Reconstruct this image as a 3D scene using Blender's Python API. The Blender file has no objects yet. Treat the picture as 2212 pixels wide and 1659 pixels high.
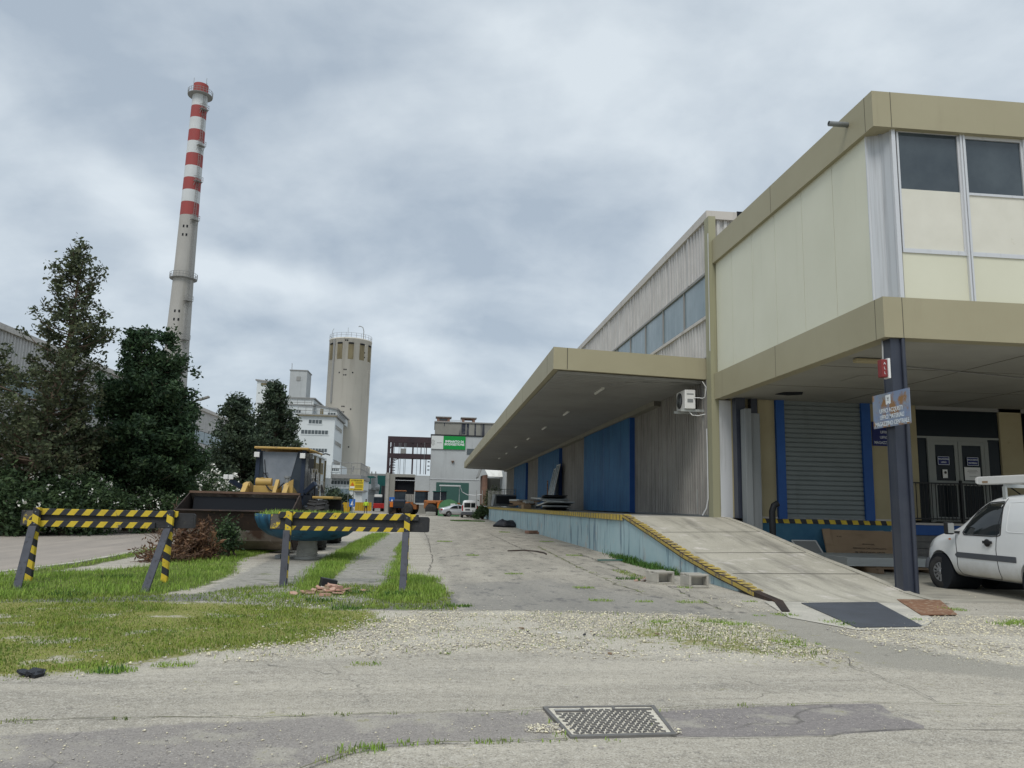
import bpy, bmesh, math, random
import numpy as np
from mathutils import Vector, Matrix
from mathutils.bvhtree import BVHTree
random.seed(7); rng=np.random.default_rng(11)
C=bpy.context.scene
# ---------------------------------------------------------------- camera
H=1.45; FPX=1661.33; YAW,PITCH,ROLL=0.098849,0.156513,0.022862
def _basis():
    f=np.array([math.sin(YAW)*math.cos(PITCH),math.cos(YAW)*math.cos(PITCH),math.sin(PITCH)])
    r0=np.array([math.cos(YAW),-math.sin(YAW),0]); u0=np.cross(r0,f)
    return math.cos(ROLL)*r0+math.sin(ROLL)*u0, math.cos(ROLL)*u0-math.sin(ROLL)*r0, f
R_,U_,F_=_basis()
cd=bpy.data.cameras.new('camera'); cam=bpy.data.objects.new('camera',cd); C.collection.objects.link(cam)
cam.matrix_world=Matrix([[R_[i],U_[i],-F_[i],(0,0,H)[i]] for i in range(3)]+[[0,0,0,1]])
cd.sensor_width=36; cd.lens=FPX/2212*36; cd.clip_start=.1; cd.clip_end=4000
C.camera=cam; C.render.resolution_x=1024; C.render.resolution_y=768
C.render.engine='CYCLES'
# ---------------------------------------------------------------- light
SUN_EL,SUN_AZ=math.radians(54),math.radians(202)     # azimuth measured clockwise from +Y
sd=bpy.data.lights.new('sun','SUN'); sd.energy=1.5; sd.angle=math.radians(24); sd.color=(1,.96,.9)
sun=bpy.data.objects.new('sun',sd); C.collection.objects.link(sun)
dv=Vector((math.sin(SUN_AZ)*math.cos(SUN_EL),math.cos(SUN_AZ)*math.cos(SUN_EL),math.sin(SUN_EL)))
sun.rotation_euler=dv.to_track_quat('Z','Y').to_euler()
C.view_settings.view_transform='Standard'; C.view_settings.look='None'; C.view_settings.gamma=1
C.view_settings.exposure=0.26
W=bpy.data.worlds.new('World'); C.world=W; W.use_nodes=True
class NT:
    """tiny node-graph helper"""
    def __init__(s,nt): s.nt=nt; s.n=nt.nodes; s.l=nt.links
    def set(s,sock,v):
        if v is None: return
        if isinstance(v,bpy.types.NodeSocket): s.l.new(v,sock)
        elif isinstance(v,(tuple,list)) and len(v)==3 and sock.type=='RGBA': sock.default_value=(*v,1)
        else: sock.default_value=v
    def math(s,op,a,b=None,c=None,clamp=False):
        m=s.n.new('ShaderNodeMath'); m.operation=op; m.use_clamp=clamp
        for i,v in enumerate((a,b,c)): s.set(m.inputs[i],v)
        return m.outputs[0]
    def vmath(s,op,a,b=None):
        m=s.n.new('ShaderNodeVectorMath'); m.operation=op; s.set(m.inputs[0],a)
        if b is not None: s.set(m.inputs[1],b)
        return m.outputs[0]
    def mix(s,f,a,b,blend='MIX'):
        m=s.n.new('ShaderNodeMix'); m.data_type='RGBA'; m.blend_type=blend
        s.set(m.inputs[0],f); s.set(m.inputs[6],a); s.set(m.inputs[7],b); return m.outputs[2]
    def noise(s,vec,scale,detail=4,rough=.55,dist=0):
        m=s.n.new('ShaderNodeTexNoise'); s.set(m.inputs['Vector'],vec); m.inputs['Scale'].default_value=scale
        m.inputs['Detail'].default_value=detail; m.inputs['Roughness'].default_value=rough; m.inputs['Distortion'].default_value=dist
        return m.outputs[0]
    def voro(s,vec,scale,feature='F1',out=0,rnd=1):
        m=s.n.new('ShaderNodeTexVoronoi'); m.feature=feature; s.set(m.inputs['Vector'],vec); m.inputs['Scale'].default_value=scale
        m.inputs['Randomness'].default_value=rnd
        return m.outputs[out]
    def ramp(s,v,a,b,x=0.,y=1.):
        m=s.n.new('ShaderNodeMapRange'); s.set(m.inputs[0],v); m.inputs[1].default_value=a; m.inputs[2].default_value=b
        m.inputs[3].default_value=x; m.inputs[4].default_value=y; return m.outputs[0]
    def sep(s,v):
        m=s.n.new('ShaderNodeSeparateXYZ'); s.set(m.inputs[0],v); return m.outputs
    def comb(s,x,y,z):
        m=s.n.new('ShaderNodeCombineXYZ')
        for i,v in enumerate((x,y,z)): s.set(m.inputs[i],v)
        return m.outputs[0]
    def scale(s,v,k): return s.vmath('MULTIPLY',v,k)
# overcast sky: nishita sky seen faintly through layers of cloud; brighter towards the zenith
g=NT(W.node_tree); bg=g.n['Background']
sky=g.n.new('ShaderNodeTexSky'); sky.sky_type='NISHITA'; sky.sun_disc=False
sky.sun_elevation=SUN_EL; sky.sun_rotation=SUN_AZ
tc=g.n.new('ShaderNodeTexCoord').outputs['Generated']
sx,sy,sz=g.sep(tc)
el=g.math('ARCSINE',g.math('MINIMUM',g.math('MAXIMUM',sz,-1.),1.)); az=g.math('ARCTAN2',sx,sy)
zc=g.math('ADD',g.math('MAXIMUM',sz,0.),.42)
pl=g.comb(g.math('DIVIDE',sx,zc),g.math('DIVIDE',sy,zc),.37)
w1=g.noise(tc,2.2,4,.6); w2=g.noise(g.vmath('ADD',tc,(3.1,7.7,1.3)),2.2,4,.6)
azw=g.math('ADD',az,g.math('MULTIPLY',g.math('SUBTRACT',w1,.5),.34)); elw=g.math('ADD',el,g.math('MULTIPLY',g.math('SUBTRACT',w2,.5),.26))
def pix_dir(u,v):
    d=(u-1106)/FPX*R_-(v-829.5)/FPX*U_+F_; d=d/np.linalg.norm(d)
    return math.atan2(d[0],d[1]),math.asin(d[2])
tot=None
# cloud banks: (place in the sky, half-length, half-width, tilt, brightness)
for u,v,a,b,t,k in ((130,200,.30,.10,-8,-.16),(650,330,.34,.085,-24,-.24),(250,420,.24,.028,-20,.55),(500,520,.26,.03,-22,.42),(900,560,.22,.07,-10,-.22),
        (1130,60,.20,.04,-14,.34),(1330,110,.16,.06,-35,.22),(800,650,.3,.035,-8,.30),(1500,60,.25,.10,0,.04),(2050,120,.3,.12,0,.16),(1700,420,.2,.06,-20,-.10),(1330,270,.16,.05,-28,.34),
        (930,850,.28,.07,-5,-.28),(1180,690,.16,.06,-5,-.22),(940,840,.17,.022,-20,.40),(1200,200,.13,.05,0,-.15),(100,560,.3,.06,0,.16),(480,860,.25,.07,0,-.22),(1650,330,.2,.09,-30,.12)):
    ca,ce=pix_dir(u,v); t=math.radians(t); cs=math.cos(t); sn=math.sin(t)
    dx=g.math('SUBTRACT',azw,ca); dy=g.math('SUBTRACT',elw,ce)
    p=g.math('DIVIDE',g.math('ADD',g.math('MULTIPLY',dx,cs),g.math('MULTIPLY',dy,sn)),a)
    q=g.math('DIVIDE',g.math('SUBTRACT',g.math('MULTIPLY',dy,cs),g.math('MULTIPLY',dx,sn)),b)
    r2=g.math('ADD',g.math('MULTIPLY',p,p),g.math('MULTIPLY',q,q))
    e=g.math('MULTIPLY',g.math('EXPONENT',g.math('MULTIPLY',r2,-1.)),k*.8)
    tot=e if tot is None else g.math('ADD',tot,e)
mp=g.n.new('ShaderNodeMapping'); g.set(mp.inputs[0],pl); mp.inputs['Rotation'].default_value=(0,0,math.radians(35)); mp.inputs['Scale'].default_value=(1.0,1.7,1)
n1=g.noise(mp.outputs[0],1.9,9,.52,.35); n2=g.noise(pl,4.6,8,.55,.2); n3=g.noise(mp.outputs[0],.7,5,.5)
tex=g.math('ADD',g.math('MULTIPLY',g.math('SUBTRACT',n1,.5),1.9),g.math('MULTIPLY',g.math('SUBTRACT',n2,.5),1.6))
cl=g.math('ADD',g.math('ADD',tot,.45),tex,clamp=True)
ccol=g.mix(cl,(.372,.437,.508),(.645,.705,.748))
zen=g.ramp(sz,.62,.95,1.,1.9)
skyc=g.mix(1.,sky.outputs[0],(.10,.10,.10),'MULTIPLY')
ccol=g.mix(1.,ccol,g.comb(zen,zen,zen),'MULTIPLY')
g.set(bg.inputs[0],g.mix(.88,skyc,ccol)); bg.inputs[1].default_value=1.0
try:
    W.cycles.sampling_method='MANUAL'; W.cycles.sample_map_resolution=512
except Exception: pass
# ---------------------------------------------------------------- picture -> world helpers (read off at real depths)
def ray(u,v): return (u-1106)/FPX*R_-(v-829.5)/FPX*U_+F_
def gz(u,v,z=0.): d=ray(u,v); t=(z-H)/d[2]; return Vector((t*d[0],t*d[1],z))
def gx(u,v,X): d=ray(u,v); t=X/d[0]; return Vector((X,t*d[1],H+t*d[2]))
def gy(u,v,Y): d=ray(u,v); t=Y/d[1]; return Vector((t*d[0],Y,H+t*d[2]))
def z3(x,y): return (518.4+.2847*x,679.7+.2847*y)
def z7(x,y): return ((2600+.7235*x)*.576,(1250+.7235*y)*.576)
def z5(x,y): return (950.4+.3298*x,(1200+.5726*y)*.576)
# ---------------------------------------------------------------- mesh helpers
class MB:
    def __init__(s): s.v=[];s.f=[];s.m=[];s.s=[]
    def face(s,idx,m=0,sm=False): s.f.append(tuple(idx)); s.m.append(m); s.s.append(sm)
    def poly(s,pts,m=0):
        b=len(s.v); s.v+= [tuple(p) for p in pts]; s.face(range(b,b+len(pts)),m); return s
    def hexa(s,p,m=0):
        b=len(s.v); s.v+=[tuple(q) for q in p]
        for f in ((0,3,2,1),(4,5,6,7),(0,1,5,4),(1,2,6,5),(2,3,7,6),(3,0,4,7)): s.face([b+i for i in f],m)
        return s
    def box(s,x0,x1,y0,y1,z0,z1,m=0):
        x0,x1=min(x0,x1),max(x0,x1); y0,y1=min(y0,y1),max(y0,y1); z0,z1=min(z0,z1),max(z0,z1)
        return s.hexa([(x0,y0,z0),(x1,y0,z0),(x1,y1,z0),(x0,y1,z0),(x0,y0,z1),(x1,y0,z1),(x1,y1,z1),(x0,y1,z1)],m)
    def obox(s,c,sz,M,m=0):
        c=Vector(c); h=[k/2 for k in sz]
        P=[c+M@Vector((a*h[0],b*h[1],d*h[2])) for d in(-1,1) for a,b in((-1,-1),(1,-1),(1,1),(-1,1))]
        return s.hexa(P,m)
    def bar(s,p,q,w,t,up=(0,0,1),m=0):
        """rectangular bar from p to q; w across, t along the 'up' side"""
        p=Vector(p);q=Vector(q);d=(q-p);L=d.length;d.normalize();u=Vector(up);x=d.cross(u)
        if x.length<1e-5: x=d.cross(Vector((0,1,0)))
        x.normalize();u=x.cross(d)
        M=Matrix((x,d,u)).transposed(); return s.obox((p+q)/2,(w,L,t),M,m)
    def tube(s,pts,r,n=8,m=0,cap=True):
        pts=[Vector(p) for p in pts]; rs=[float(k) for k in r] if isinstance(r,(list,tuple)) else [float(r)]*len(pts); b=len(s.v); up=None
        for i,p in enumerate(pts):
            d=(pts[min(i+1,len(pts)-1)]-pts[max(i-1,0)]).normalized()
            if up is None: up=Vector((0,0,1)) if abs(d.z)<.9 else Vector((1,0,0))
            x=d.cross(up).normalized(); y=x.cross(d).normalized(); up=y if abs(d.dot(y))<.99 else up
            for k in range(n):
                a=2*math.pi*k/n; s.v.append(tuple(p+rs[i]*(math.cos(a)*x+math.sin(a)*y)))
        for i in range(len(pts)-1):
            for k in range(n):
                s.face((b+i*n+k,b+i*n+(k+1)%n,b+(i+1)*n+(k+1)%n,b+(i+1)*n+k),m,True)
        if cap:
            e=len(s.v); s.v+=s.v[b:b+n]+s.v[b+(len(pts)-1)*n:b+len(pts)*n]; s.face([e+k for k in range(n)][::-1],m); s.face([e+n+k for k in range(n)],m)
        return s
    def lathe(s,c,prof,n=24,m=0,axis='z',ms=None,cap=True):
        c=Vector(c); b=len(s.v)
        for r,h in prof:
            for k in range(n):
                a=2*math.pi*k/n; x,y=r*math.cos(a),r*math.sin(a)
                s.v.append(tuple(c+(Vector((x,y,h)) if axis=='z' else Vector((h,x,y)) if axis=='x' else Vector((x,h,y)))))
        for i in range(len(prof)-1):
            mm=ms[i] if ms else m
            for k in range(n): s.face((b+i*n+k,b+i*n+(k+1)%n,b+(i+1)*n+(k+1)%n,b+(i+1)*n+k),mm,True)
        if cap:
            for r0,o_,fl in ((prof[0][0],b,1),(prof[-1][0],b+(len(prof)-1)*n,0)):
                if r0>1e-6:
                    e=len(s.v); s.v+=s.v[o_:o_+n]; idx=[e+k for k in range(n)]; s.face(idx[::-1] if fl else idx,m)
        return s
    def prism(s,poly,axis,a,b_,m=0):
        """2-D outline extruded along an axis; outline given in the other two axes in xyz order"""
        def P(u,v,w): return (w,u,v) if axis=='x' else (u,w,v) if axis=='y' else (u,v,w)
        b=len(s.v); n=len(poly); s.v+=[P(u,v,a) for u,v in poly]+[P(u,v,b_) for u,v in poly]
        s.face([b+i for i in range(n)][::-1],m); s.face([b+n+i for i in range(n)],m)
        for i in range(n): s.face((b+i,b+(i+1)%n,b+n+(i+1)%n,b+n+i),m)
        return s
    def corr(s,axis,fixed,u0,u1,z0,z1,per=.2,dep=.04,sign=-1,m=0,flat=.35,jit=0):
        """trapezoid-profile sheet standing in plane axis=fixed, waves towards sign"""
        n=max(1,int(round(abs(u1-u0)/per))); st=(u1-u0)/n; pr=[]
        for i in range(n):
            o=jit*rng.normal() if jit else 0
            for f,d in ((0,0),(flat,0),(flat+.15,dep),(.85,dep)): pr.append((u0+(i+f)*st,fixed+sign*(d+o*(d>0))))
        pr.append((u1,fixed)); b=len(s.v)
        for u,d in pr:
            for z in (z0,z1): s.v.append((d,u,z) if axis=='x' else (u,d,z))
        for i in range(len(pr)-1): s.face((b+2*i,b+2*i+2,b+2*i+3,b+2*i+1),m)
        return s
    def build(s,name,mats,parent=None,loc=None,local=False,bevel=0,props=None,tri=False):
        if not isinstance(mats,(list,tuple)): mats=[mats]
        off=Vector((0,0,0))
        if parent is not None and not local:
            r=parent
            while r.parent: r=r.parent
            off=r.location.copy()
        if parent is None and loc is not None: off=Vector(loc)
        me=bpy.data.meshes.new(name); v=np.array(s.v,dtype=float).reshape(-1,3)
        if not (local and parent is None): v=v-np.array(off)
        me.from_pydata(v.tolist(),[],s.f)
        for q in mats: me.materials.append(q)
        me.polygons.foreach_set('material_index',s.m); me.polygons.foreach_set('use_smooth',s.s)
        bm=bmesh.new(); bm.from_mesh(me); bmesh.ops.recalc_face_normals(bm,faces=bm.faces) if s.recalc else None; bm.to_mesh(me); bm.free()
        me.update(); o=bpy.data.objects.new(name,me); C.collection.objects.link(o)
        if parent is not None: o.parent=parent
        elif loc is not None: o.location=loc
        if bevel:
            b=o.modifiers.new('bevel','BEVEL'); b.width=bevel; b.segments=2; b.limit_method='ANGLE'; b.angle_limit=math.radians(40)
        if props: tag(o,*props)
        return o
    recalc=True
def bulk(name,V,F,mats,parent=None,loc=None,mi=None,smooth=False):
    """many faces at once from numpy arrays; F is (n,k)"""
    V=np.asarray(V,dtype=np.float32).copy(); F=np.asarray(F,dtype=np.int32)
    off=np.zeros(3)
    if parent is not None:
        r=parent
        while r.parent: r=r.parent
        off=np.array(r.location)
    elif loc is not None: off=np.array(loc)
    V-=off.astype(np.float32)
    me=bpy.data.meshes.new(name); k=F.shape[1]
    me.vertices.add(len(V)); me.vertices.foreach_set('co',V.ravel())
    me.loops.add(F.size); me.loops.foreach_set('vertex_index',F.ravel())
    me.polygons.add(len(F)); me.polygons.foreach_set('loop_start',np.arange(0,F.size,k,dtype=np.int32))
    if not isinstance(mats,(list,tuple)): mats=[mats]
    for q in mats: me.materials.append(q)
    if mi is not None: me.polygons.foreach_set('material_index',np.asarray(mi,dtype=np.int32))
    if smooth: me.polygons.foreach_set('use_smooth',np.ones(len(F),dtype=bool))
    me.update(calc_edges=True); me.validate()
    o=bpy.data.objects.new(name,me); C.collection.objects.link(o)
    if parent is not None: o.parent=parent
    elif loc is not None: o.location=loc
    return o
def tag(o,label=None,cat=None,group=None,kind=None):
    if label: o['label']=label
    if cat: o['category']=cat
    if group: o['group']=group
    if kind: o['kind']=kind
    return o
def thing(name,label,cat,loc,rz=0,group=None):
    o=bpy.data.objects.new(name,None); C.collection.objects.link(o); o.location=loc; o.rotation_euler=(0,0,rz)
    o.empty_display_size=.2
    return tag(o,label,cat,group)
def copy_tree(o,parent=None):
    c=o.copy(); C.collection.objects.link(c)
    if parent is not None: c.parent=parent
    for ch in list(o.children): copy_tree(ch,c)
    return c
def text(name,s,size,mat_,parent,M,align='CENTER',thick=.004,bold=0.0,sx=1,local=False):
    """flat lettering turned into a mesh; M places the text plane (x right, y up, z out)"""
    cu=bpy.data.curves.new(name,'FONT'); cu.body=s; cu.size=size; cu.align_x=align; cu.align_y='CENTER'; cu.extrude=thick/2; cu.offset=bold; cu.resolution_u=2
    t=bpy.data.objects.new(name,cu); C.collection.objects.link(t); bpy.context.view_layer.update()
    me=bpy.data.meshes.new_from_object(t.evaluated_get(bpy.context.evaluated_depsgraph_get())); bpy.data.objects.remove(t); bpy.data.curves.remove(cu)
    S=Matrix.Diagonal((sx,1,1,1)); me.transform(M@S)
    if not local:
        r=parent
        while r.parent: r=r.parent
        me.transform(Matrix.Translation(-r.location))
    me.materials.clear(); me.materials.append(mat_); me.name=name
    o=bpy.data.objects.new(name,me); C.collection.objects.link(o); o.parent=parent; return o
def frame(o,x,y):
    x=Vector(x).normalized(); y=Vector(y); z=x.cross(y).normalized(); y=z.cross(x)
    return Matrix.Translation(Vector(o))@Matrix((x,y,z)).transposed().to_4x4()
def cut(o,cutters):
    for c in cutters:
        m=o.modifiers.new('cut','BOOLEAN'); m.operation='DIFFERENCE'; m.object=c; m.solver='EXACT'
    bpy.context.view_layer.update()
    me=bpy.data.meshes.new_from_object(o.evaluated_get(bpy.context.evaluated_depsgraph_get()))
    o.modifiers.clear(); o.data=me
    for c in cutters: bpy.data.objects.remove(c)
# ---------------------------------------------------------------- materials
def mat(name,col,rough=.75,metal=0.,col2=None,ns=1.5,nlo=.35,nhi=.65,streak=None,sk=(5,5,.25),slo=.55,shi=.75,samt=1.,bump=0.,bs=40.,fine=.0,fs=60,spec=.3,alpha=None,third=None,ts=3.,tlo=.6,thi=.68,coat=0.,bdist=.01):
    m=bpy.data.materials.new(name); m.use_nodes=True; g=NT(m.node_tree); b=g.n['Principled BSDF']
    pos=g.n.new('ShaderNodeNewGeometry').outputs['Position']; c=col if isinstance(col,tuple) else col
    if len(c)==3 and col2 is not None: c=g.mix(g.ramp(g.noise(pos,ns,6,.6),nlo,nhi),col,col2)
    if third is not None: c=g.mix(g.ramp(g.noise(g.vmath('ADD',pos,(9,4,2)),ts,7,.65),tlo,thi),c,third)
    if streak is not None:
        f=g.ramp(g.noise(g.scale(pos,sk),1.,5,.6),slo,shi); f=g.math('MULTIPLY',f,samt,clamp=True); c=g.mix(f,c,streak)
    if fine:
        nf=g.ramp(g.noise(pos,fs,3,.7),.3,.7,1-fine,1+fine)
        c=g.mix(1.,c,g.comb(nf,nf,nf),'MULTIPLY')
    g.set(b.inputs['Base Color'],c if not isinstance(c,tuple) else (*c,1)); b.inputs['Roughness'].default_value=rough; b.inputs['Metallic'].default_value=metal
    b.inputs['Specular IOR Level'].default_value=spec; b.inputs['Coat Weight'].default_value=coat
    if bump:
        bn=g.n.new('ShaderNodeBump'); bn.inputs['Strength'].default_value=bump; bn.inputs['Distance'].default_value=bdist
        g.set(bn.inputs['Height'],g.noise(pos,bs,5,.6)); g.l.new(bn.outputs[0],b.inputs['Normal'])
    return m
def glass(name,col=(.03,.04,.05),rough=.08,col2=None,metal=0.):
    return mat(name,col,rough=rough,spec=.6,col2=col2,ns=.8,metal=metal)
def stripes(name,vec,per,duty=.5,a=(.62,.45,.03),b=(.02,.022,.028),worn=(.10,.09,.08),wlo=.62,off=0.,rough=.6):
    """yellow/black paint bands: vec = direction whose dot with position runs across the bands"""
    m=bpy.data.materials.new(name); m.use_nodes=True; g=NT(m.node_tree); bs=g.n['Principled BSDF']
    pos=g.n.new('ShaderNodeNewGeometry').outputs['Position']
    dm=g.n.new('ShaderNodeVectorMath'); dm.operation='DOT_PRODUCT'; g.set(dm.inputs[0],pos); dm.inputs[1].default_value=vec
    f=g.math('FRACT',g.math('ADD',g.math('DIVIDE',dm.outputs['Value'],per),100.+off)); f=g.math('ADD',f,g.math('MULTIPLY',g.math('SUBTRACT',g.noise(pos,30,3),.5),.03))
    c=g.mix(g.math('LESS_THAN',f,duty),b,a)
    c=g.mix(g.ramp(g.noise(pos,6,8,.7),wlo,wlo+.04),c,worn)
    nf=g.ramp(g.noise(pos,4,5,.7),.3,.7,.82,1.12); c=g.mix(1.,c,g.comb(nf,nf,nf),'MULTIPLY')
    g.set(bs.inputs['Base Color'],c); bs.inputs['Roughness'].default_value=rough; return m
M={}
M['fascia']=mat('fascia_beige',(.325,.295,.195),.55,col2=(.35,.32,.215),ns=.5,streak=(.22,.195,.13),sk=(3,3,.3),slo=.6,shi=.85,samt=.4)
M['cream']=mat('cream_panel',(.615,.61,.485),.5,col2=(.65,.645,.52),ns=.5,streak=(.42,.41,.29),sk=(5,5,.2),slo=.6,shi=.9,samt=.3)
M['blind']=mat('off_white_panel',(.62,.605,.525),.6,col2=(.66,.645,.565),ns=2,third=(.40,.37,.27),ts=2.2,tlo=.66,thi=.8)
M['alu']=mat('aluminium_frame',(.62,.63,.64),.4,metal=.35,streak=(.28,.27,.25),sk=(7,7,.4),slo=.58,shi=.8,samt=.6)
M['corner']=mat('stained_metal_corner',(.46,.48,.50),.5,metal=.2,streak=(.20,.195,.19),sk=(9,9,.22),slo=.5,shi=.72,samt=.7)
M['seam']=mat('dark_seam',(.10,.095,.07),.9)
M['winglass']=glass('window_glass',(.03,.043,.055),.05,col2=(.06,.078,.09))  # lighter patches in the glass colour stand in for faint reflections
M['soffit']=mat('soffit_panel',(.34,.335,.30),.8,col2=(.29,.285,.255),ns=.6,third=(.22,.21,.18),ts=.9,tlo=.62,thi=.85)
M['csoffit']=mat('ribbed_soffit',(.34,.34,.33),.7,col2=(.29,.29,.28),ns=.5,streak=(.16,.16,.155),sk=(.5,5,1),slo=.6,shi=.8,samt=.6)
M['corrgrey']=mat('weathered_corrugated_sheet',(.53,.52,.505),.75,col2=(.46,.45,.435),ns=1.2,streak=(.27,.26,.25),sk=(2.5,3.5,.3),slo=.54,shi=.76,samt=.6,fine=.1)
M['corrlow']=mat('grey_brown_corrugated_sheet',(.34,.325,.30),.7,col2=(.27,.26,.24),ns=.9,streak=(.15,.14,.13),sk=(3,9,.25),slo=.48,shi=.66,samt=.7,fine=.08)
M['trim']=mat('pale_roof_trim',(.50,.47,.43),.6,streak=(.25,.23,.21),sk=(3,3,.5),slo=.55,shi=.75,samt=.6)
M['pil']=mat('olive_pilaster',(.30,.29,.19),.6,streak=(.15,.14,.10),sk=(8,8,.3),slo=.55,shi=.8,samt=.6)
M['band']=mat('hazy_window_band',(.12,.175,.20),.25,col2=(.19,.25,.28),ns=.7,streak=(.27,.33,.35),sk=(2,3,.25),slo=.5,shi=.75,samt=.6,spec=.6)
M['blue']=mat('blue_painted_door',(.035,.125,.265),.5,col2=(.05,.17,.33),ns=.5,streak=(.025,.06,.11),sk=(2,3,.4),slo=.50,shi=.72,samt=.6,third=(.08,.19,.30),ts=1.2,tlo=.62,thi=.8)
M['bluepaint']=mat('bright_blue_post',(.015,.075,.27),.5,col2=(.02,.09,.30),ns=2,third=(.05,.07,.10),ts=4,tlo=.68,thi=.75)
M['navy']=mat('dark_blue_steel',(.024,.030,.048),.4,col2=(.036,.042,.06),ns=2,streak=(.07,.075,.085),sk=(10,10,.3),slo=.58,shi=.8,samt=.5,spec=.5)
M['shutter']=mat('grey_green_shutter',(.185,.21,.21),.5,col2=(.16,.185,.185),ns=.8,streak=(.12,.13,.13),sk=(4,4,.4),slo=.56,shi=.8,samt=.6,metal=.2)
M['beigewall']=mat('beige_wall',(.40,.35,.22),.8,col2=(.36,.31,.19),ns=1,third=(.25,.21,.13),ts=3,tlo=.66,thi=.8)
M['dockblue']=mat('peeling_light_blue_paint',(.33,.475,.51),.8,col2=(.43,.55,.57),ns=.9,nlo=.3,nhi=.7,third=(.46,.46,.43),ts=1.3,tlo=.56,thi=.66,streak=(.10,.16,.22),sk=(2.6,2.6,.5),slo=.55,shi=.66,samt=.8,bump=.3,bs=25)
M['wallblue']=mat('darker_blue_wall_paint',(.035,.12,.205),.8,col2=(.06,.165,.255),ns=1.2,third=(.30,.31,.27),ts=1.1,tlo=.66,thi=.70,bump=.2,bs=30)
M['concrete']=mat('grey_concrete',(.36,.35,.32),.9,col2=(.28,.275,.25),ns=1.4,third=(.20,.195,.175),ts=2.3,tlo=.6,thi=.75,bump=.35,bs=45,fine=.15,fs=80)
M['ramp']=mat('ramp_concrete',(.45,.42,.345),.9,col2=(.38,.355,.29),ns=1.1,streak=(.14,.13,.11),sk=(2.6,.30,1),slo=.48,shi=.70,samt=.65,third=(.55,.51,.45),ts=1.8,tlo=.56,thi=.66,bump=.5,bs=30,fine=.18,fs=50)
M['padc']=mat('pale_concrete_pad',(.50,.47,.40),.9,col2=(.38,.36,.31),ns=2.,third=(.28,.27,.24),ts=3.,tlo=.62,thi=.7,bump=.4,bs=40,fine=.15,fs=50)
M['yedge']=stripes('yellow_striped_edge',(0,1,.0),.42,.74,a=(.50,.36,.05),b=(.13,.10,.05),worn=(.28,.25,.18),wlo=.56,rough=.8)
M['yellow']=mat('worn_yellow_paint',(.46,.34,.07),.8,col2=(.36,.27,.08),ns=3,third=(.17,.14,.10),ts=7,tlo=.52,thi=.58)
M['ystripe']=stripes('wall_hazard_tape',(1,0,.35),.36,.5,wlo=.7)
M['rust']=mat('rusty_steel',(.17,.085,.05),.85,col2=(.24,.125,.07),ns=4,third=(.36,.29,.20),ts=14,tlo=.52,thi=.66,bump=.4,bs=60)
M['darkrust_and_shade']=mat('dark_rusty_steel_and_shade',(.024,.019,.017),.8,col2=(.055,.036,.028),ns=2,third=(.14,.075,.045),ts=5,tlo=.6,thi=.7,bump=.3,bs=40)  # dark rust; also serves as the painted shade below the bucket lip
M['mudsteel']=mat('scraped_muddy_steel',(.26,.225,.19),.8,col2=(.16,.13,.11),ns=1.6,third=(.36,.34,.33),ts=2.2,tlo=.56,thi=.64,streak=(.10,.06,.045),sk=(2,2,2),slo=.55,shi=.68,bump=.5,bs=20)
M['plate']=mat('dark_steel_plate',(.105,.115,.135),.5,col2=(.085,.092,.105),ns=2,third=(.16,.165,.175),ts=3,tlo=.6,thi=.8,bump=.5,bs=120,metal=.3)
M['iron']=mat('cast_iron',(.17,.165,.155),.65,col2=(.13,.125,.12),ns=6,third=(.30,.28,.24),ts=10,tlo=.62,thi=.72,bump=.3,bs=60,metal=.2)
M['grit']=mat('pale_grit',(.66,.62,.52),.95,col2=(.50,.46,.38),ns=22,bump=.8,bs=90,fine=.25,fs=120)
M['woodblack']=mat('black_painted_timber',(.030,.031,.034),.75,col2=(.045,.045,.048),ns=5,third=(.10,.085,.06),ts=7,tlo=.66,thi=.74,bump=.6,bs=26)
M['brace']=mat('charcoal_painted_timber',(.062,.065,.078),.7,col2=(.05,.052,.062),ns=4,streak=(.028,.028,.03),sk=(14,14,.8),slo=.55,shi=.7,bump=.4,bs=30)
M['white']=mat('white_paint',(.72,.72,.70),.5,col2=(.66,.66,.64),ns=1)
M['vanpaint']=mat('white_car_paint',(.74,.75,.75),.22,col2=(.70,.71,.71),ns=1.2,coat=.6,spec=.5)
M['tyre']=mat('tyre_rubber',(.022,.022,.023),.85,col2=(.04,.038,.036),ns=5,bump=.3,bs=60)
M['rim']=mat('hubcap_silver',(.45,.46,.47),.35,metal=.5,col2=(.3,.3,.3),ns=9)
M['black']=mat('black_plastic',(.018,.019,.021),.5)
M['trimgrey']=mat('dark_grey_plastic',(.075,.082,.095),.55,col2=(.09,.095,.105),ns=3)
M['carglass']=glass('car_glass',(.012,.016,.018),.05)
M['red']=mat('red_plastic',(.35,.02,.02),.35)
M['orange']=mat('orange_lamp',(.55,.15,.02),.35)
M['loadyel']=mat('loader_yellow',(.47,.31,.09),.5,col2=(.38,.25,.08),ns=3,third=(.22,.14,.06),ts=5,tlo=.64,thi=.74)
M['loaddark']=mat('loader_dark_paint',(.012,.022,.045),.45,col2=(.018,.028,.05),ns=2)
M['loadorange']=mat('orange_machine_paint',(.33,.12,.035),.6,col2=(.24,.09,.03),ns=2.,third=(.12,.08,.05),ts=3,tlo=.55,thi=.7)
M['glassy']=mat('cab_glass',(.018,.026,.036),.15,spec=.2,col2=(.035,.045,.055))
M['darkglass']=mat('dim_door_glass',(.012,.017,.02),.2,spec=.12)
M['planter']=mat('weathered_blue_bowl',(.018,.085,.155),.6,col2=(.03,.12,.20),ns=2,streak=(.012,.04,.07),sk=(4,4,.4),slo=.5,shi=.7,third=(.22,.28,.30),ts=5,tlo=.64,thi=.72,bump=.3,bs=20)
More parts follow.
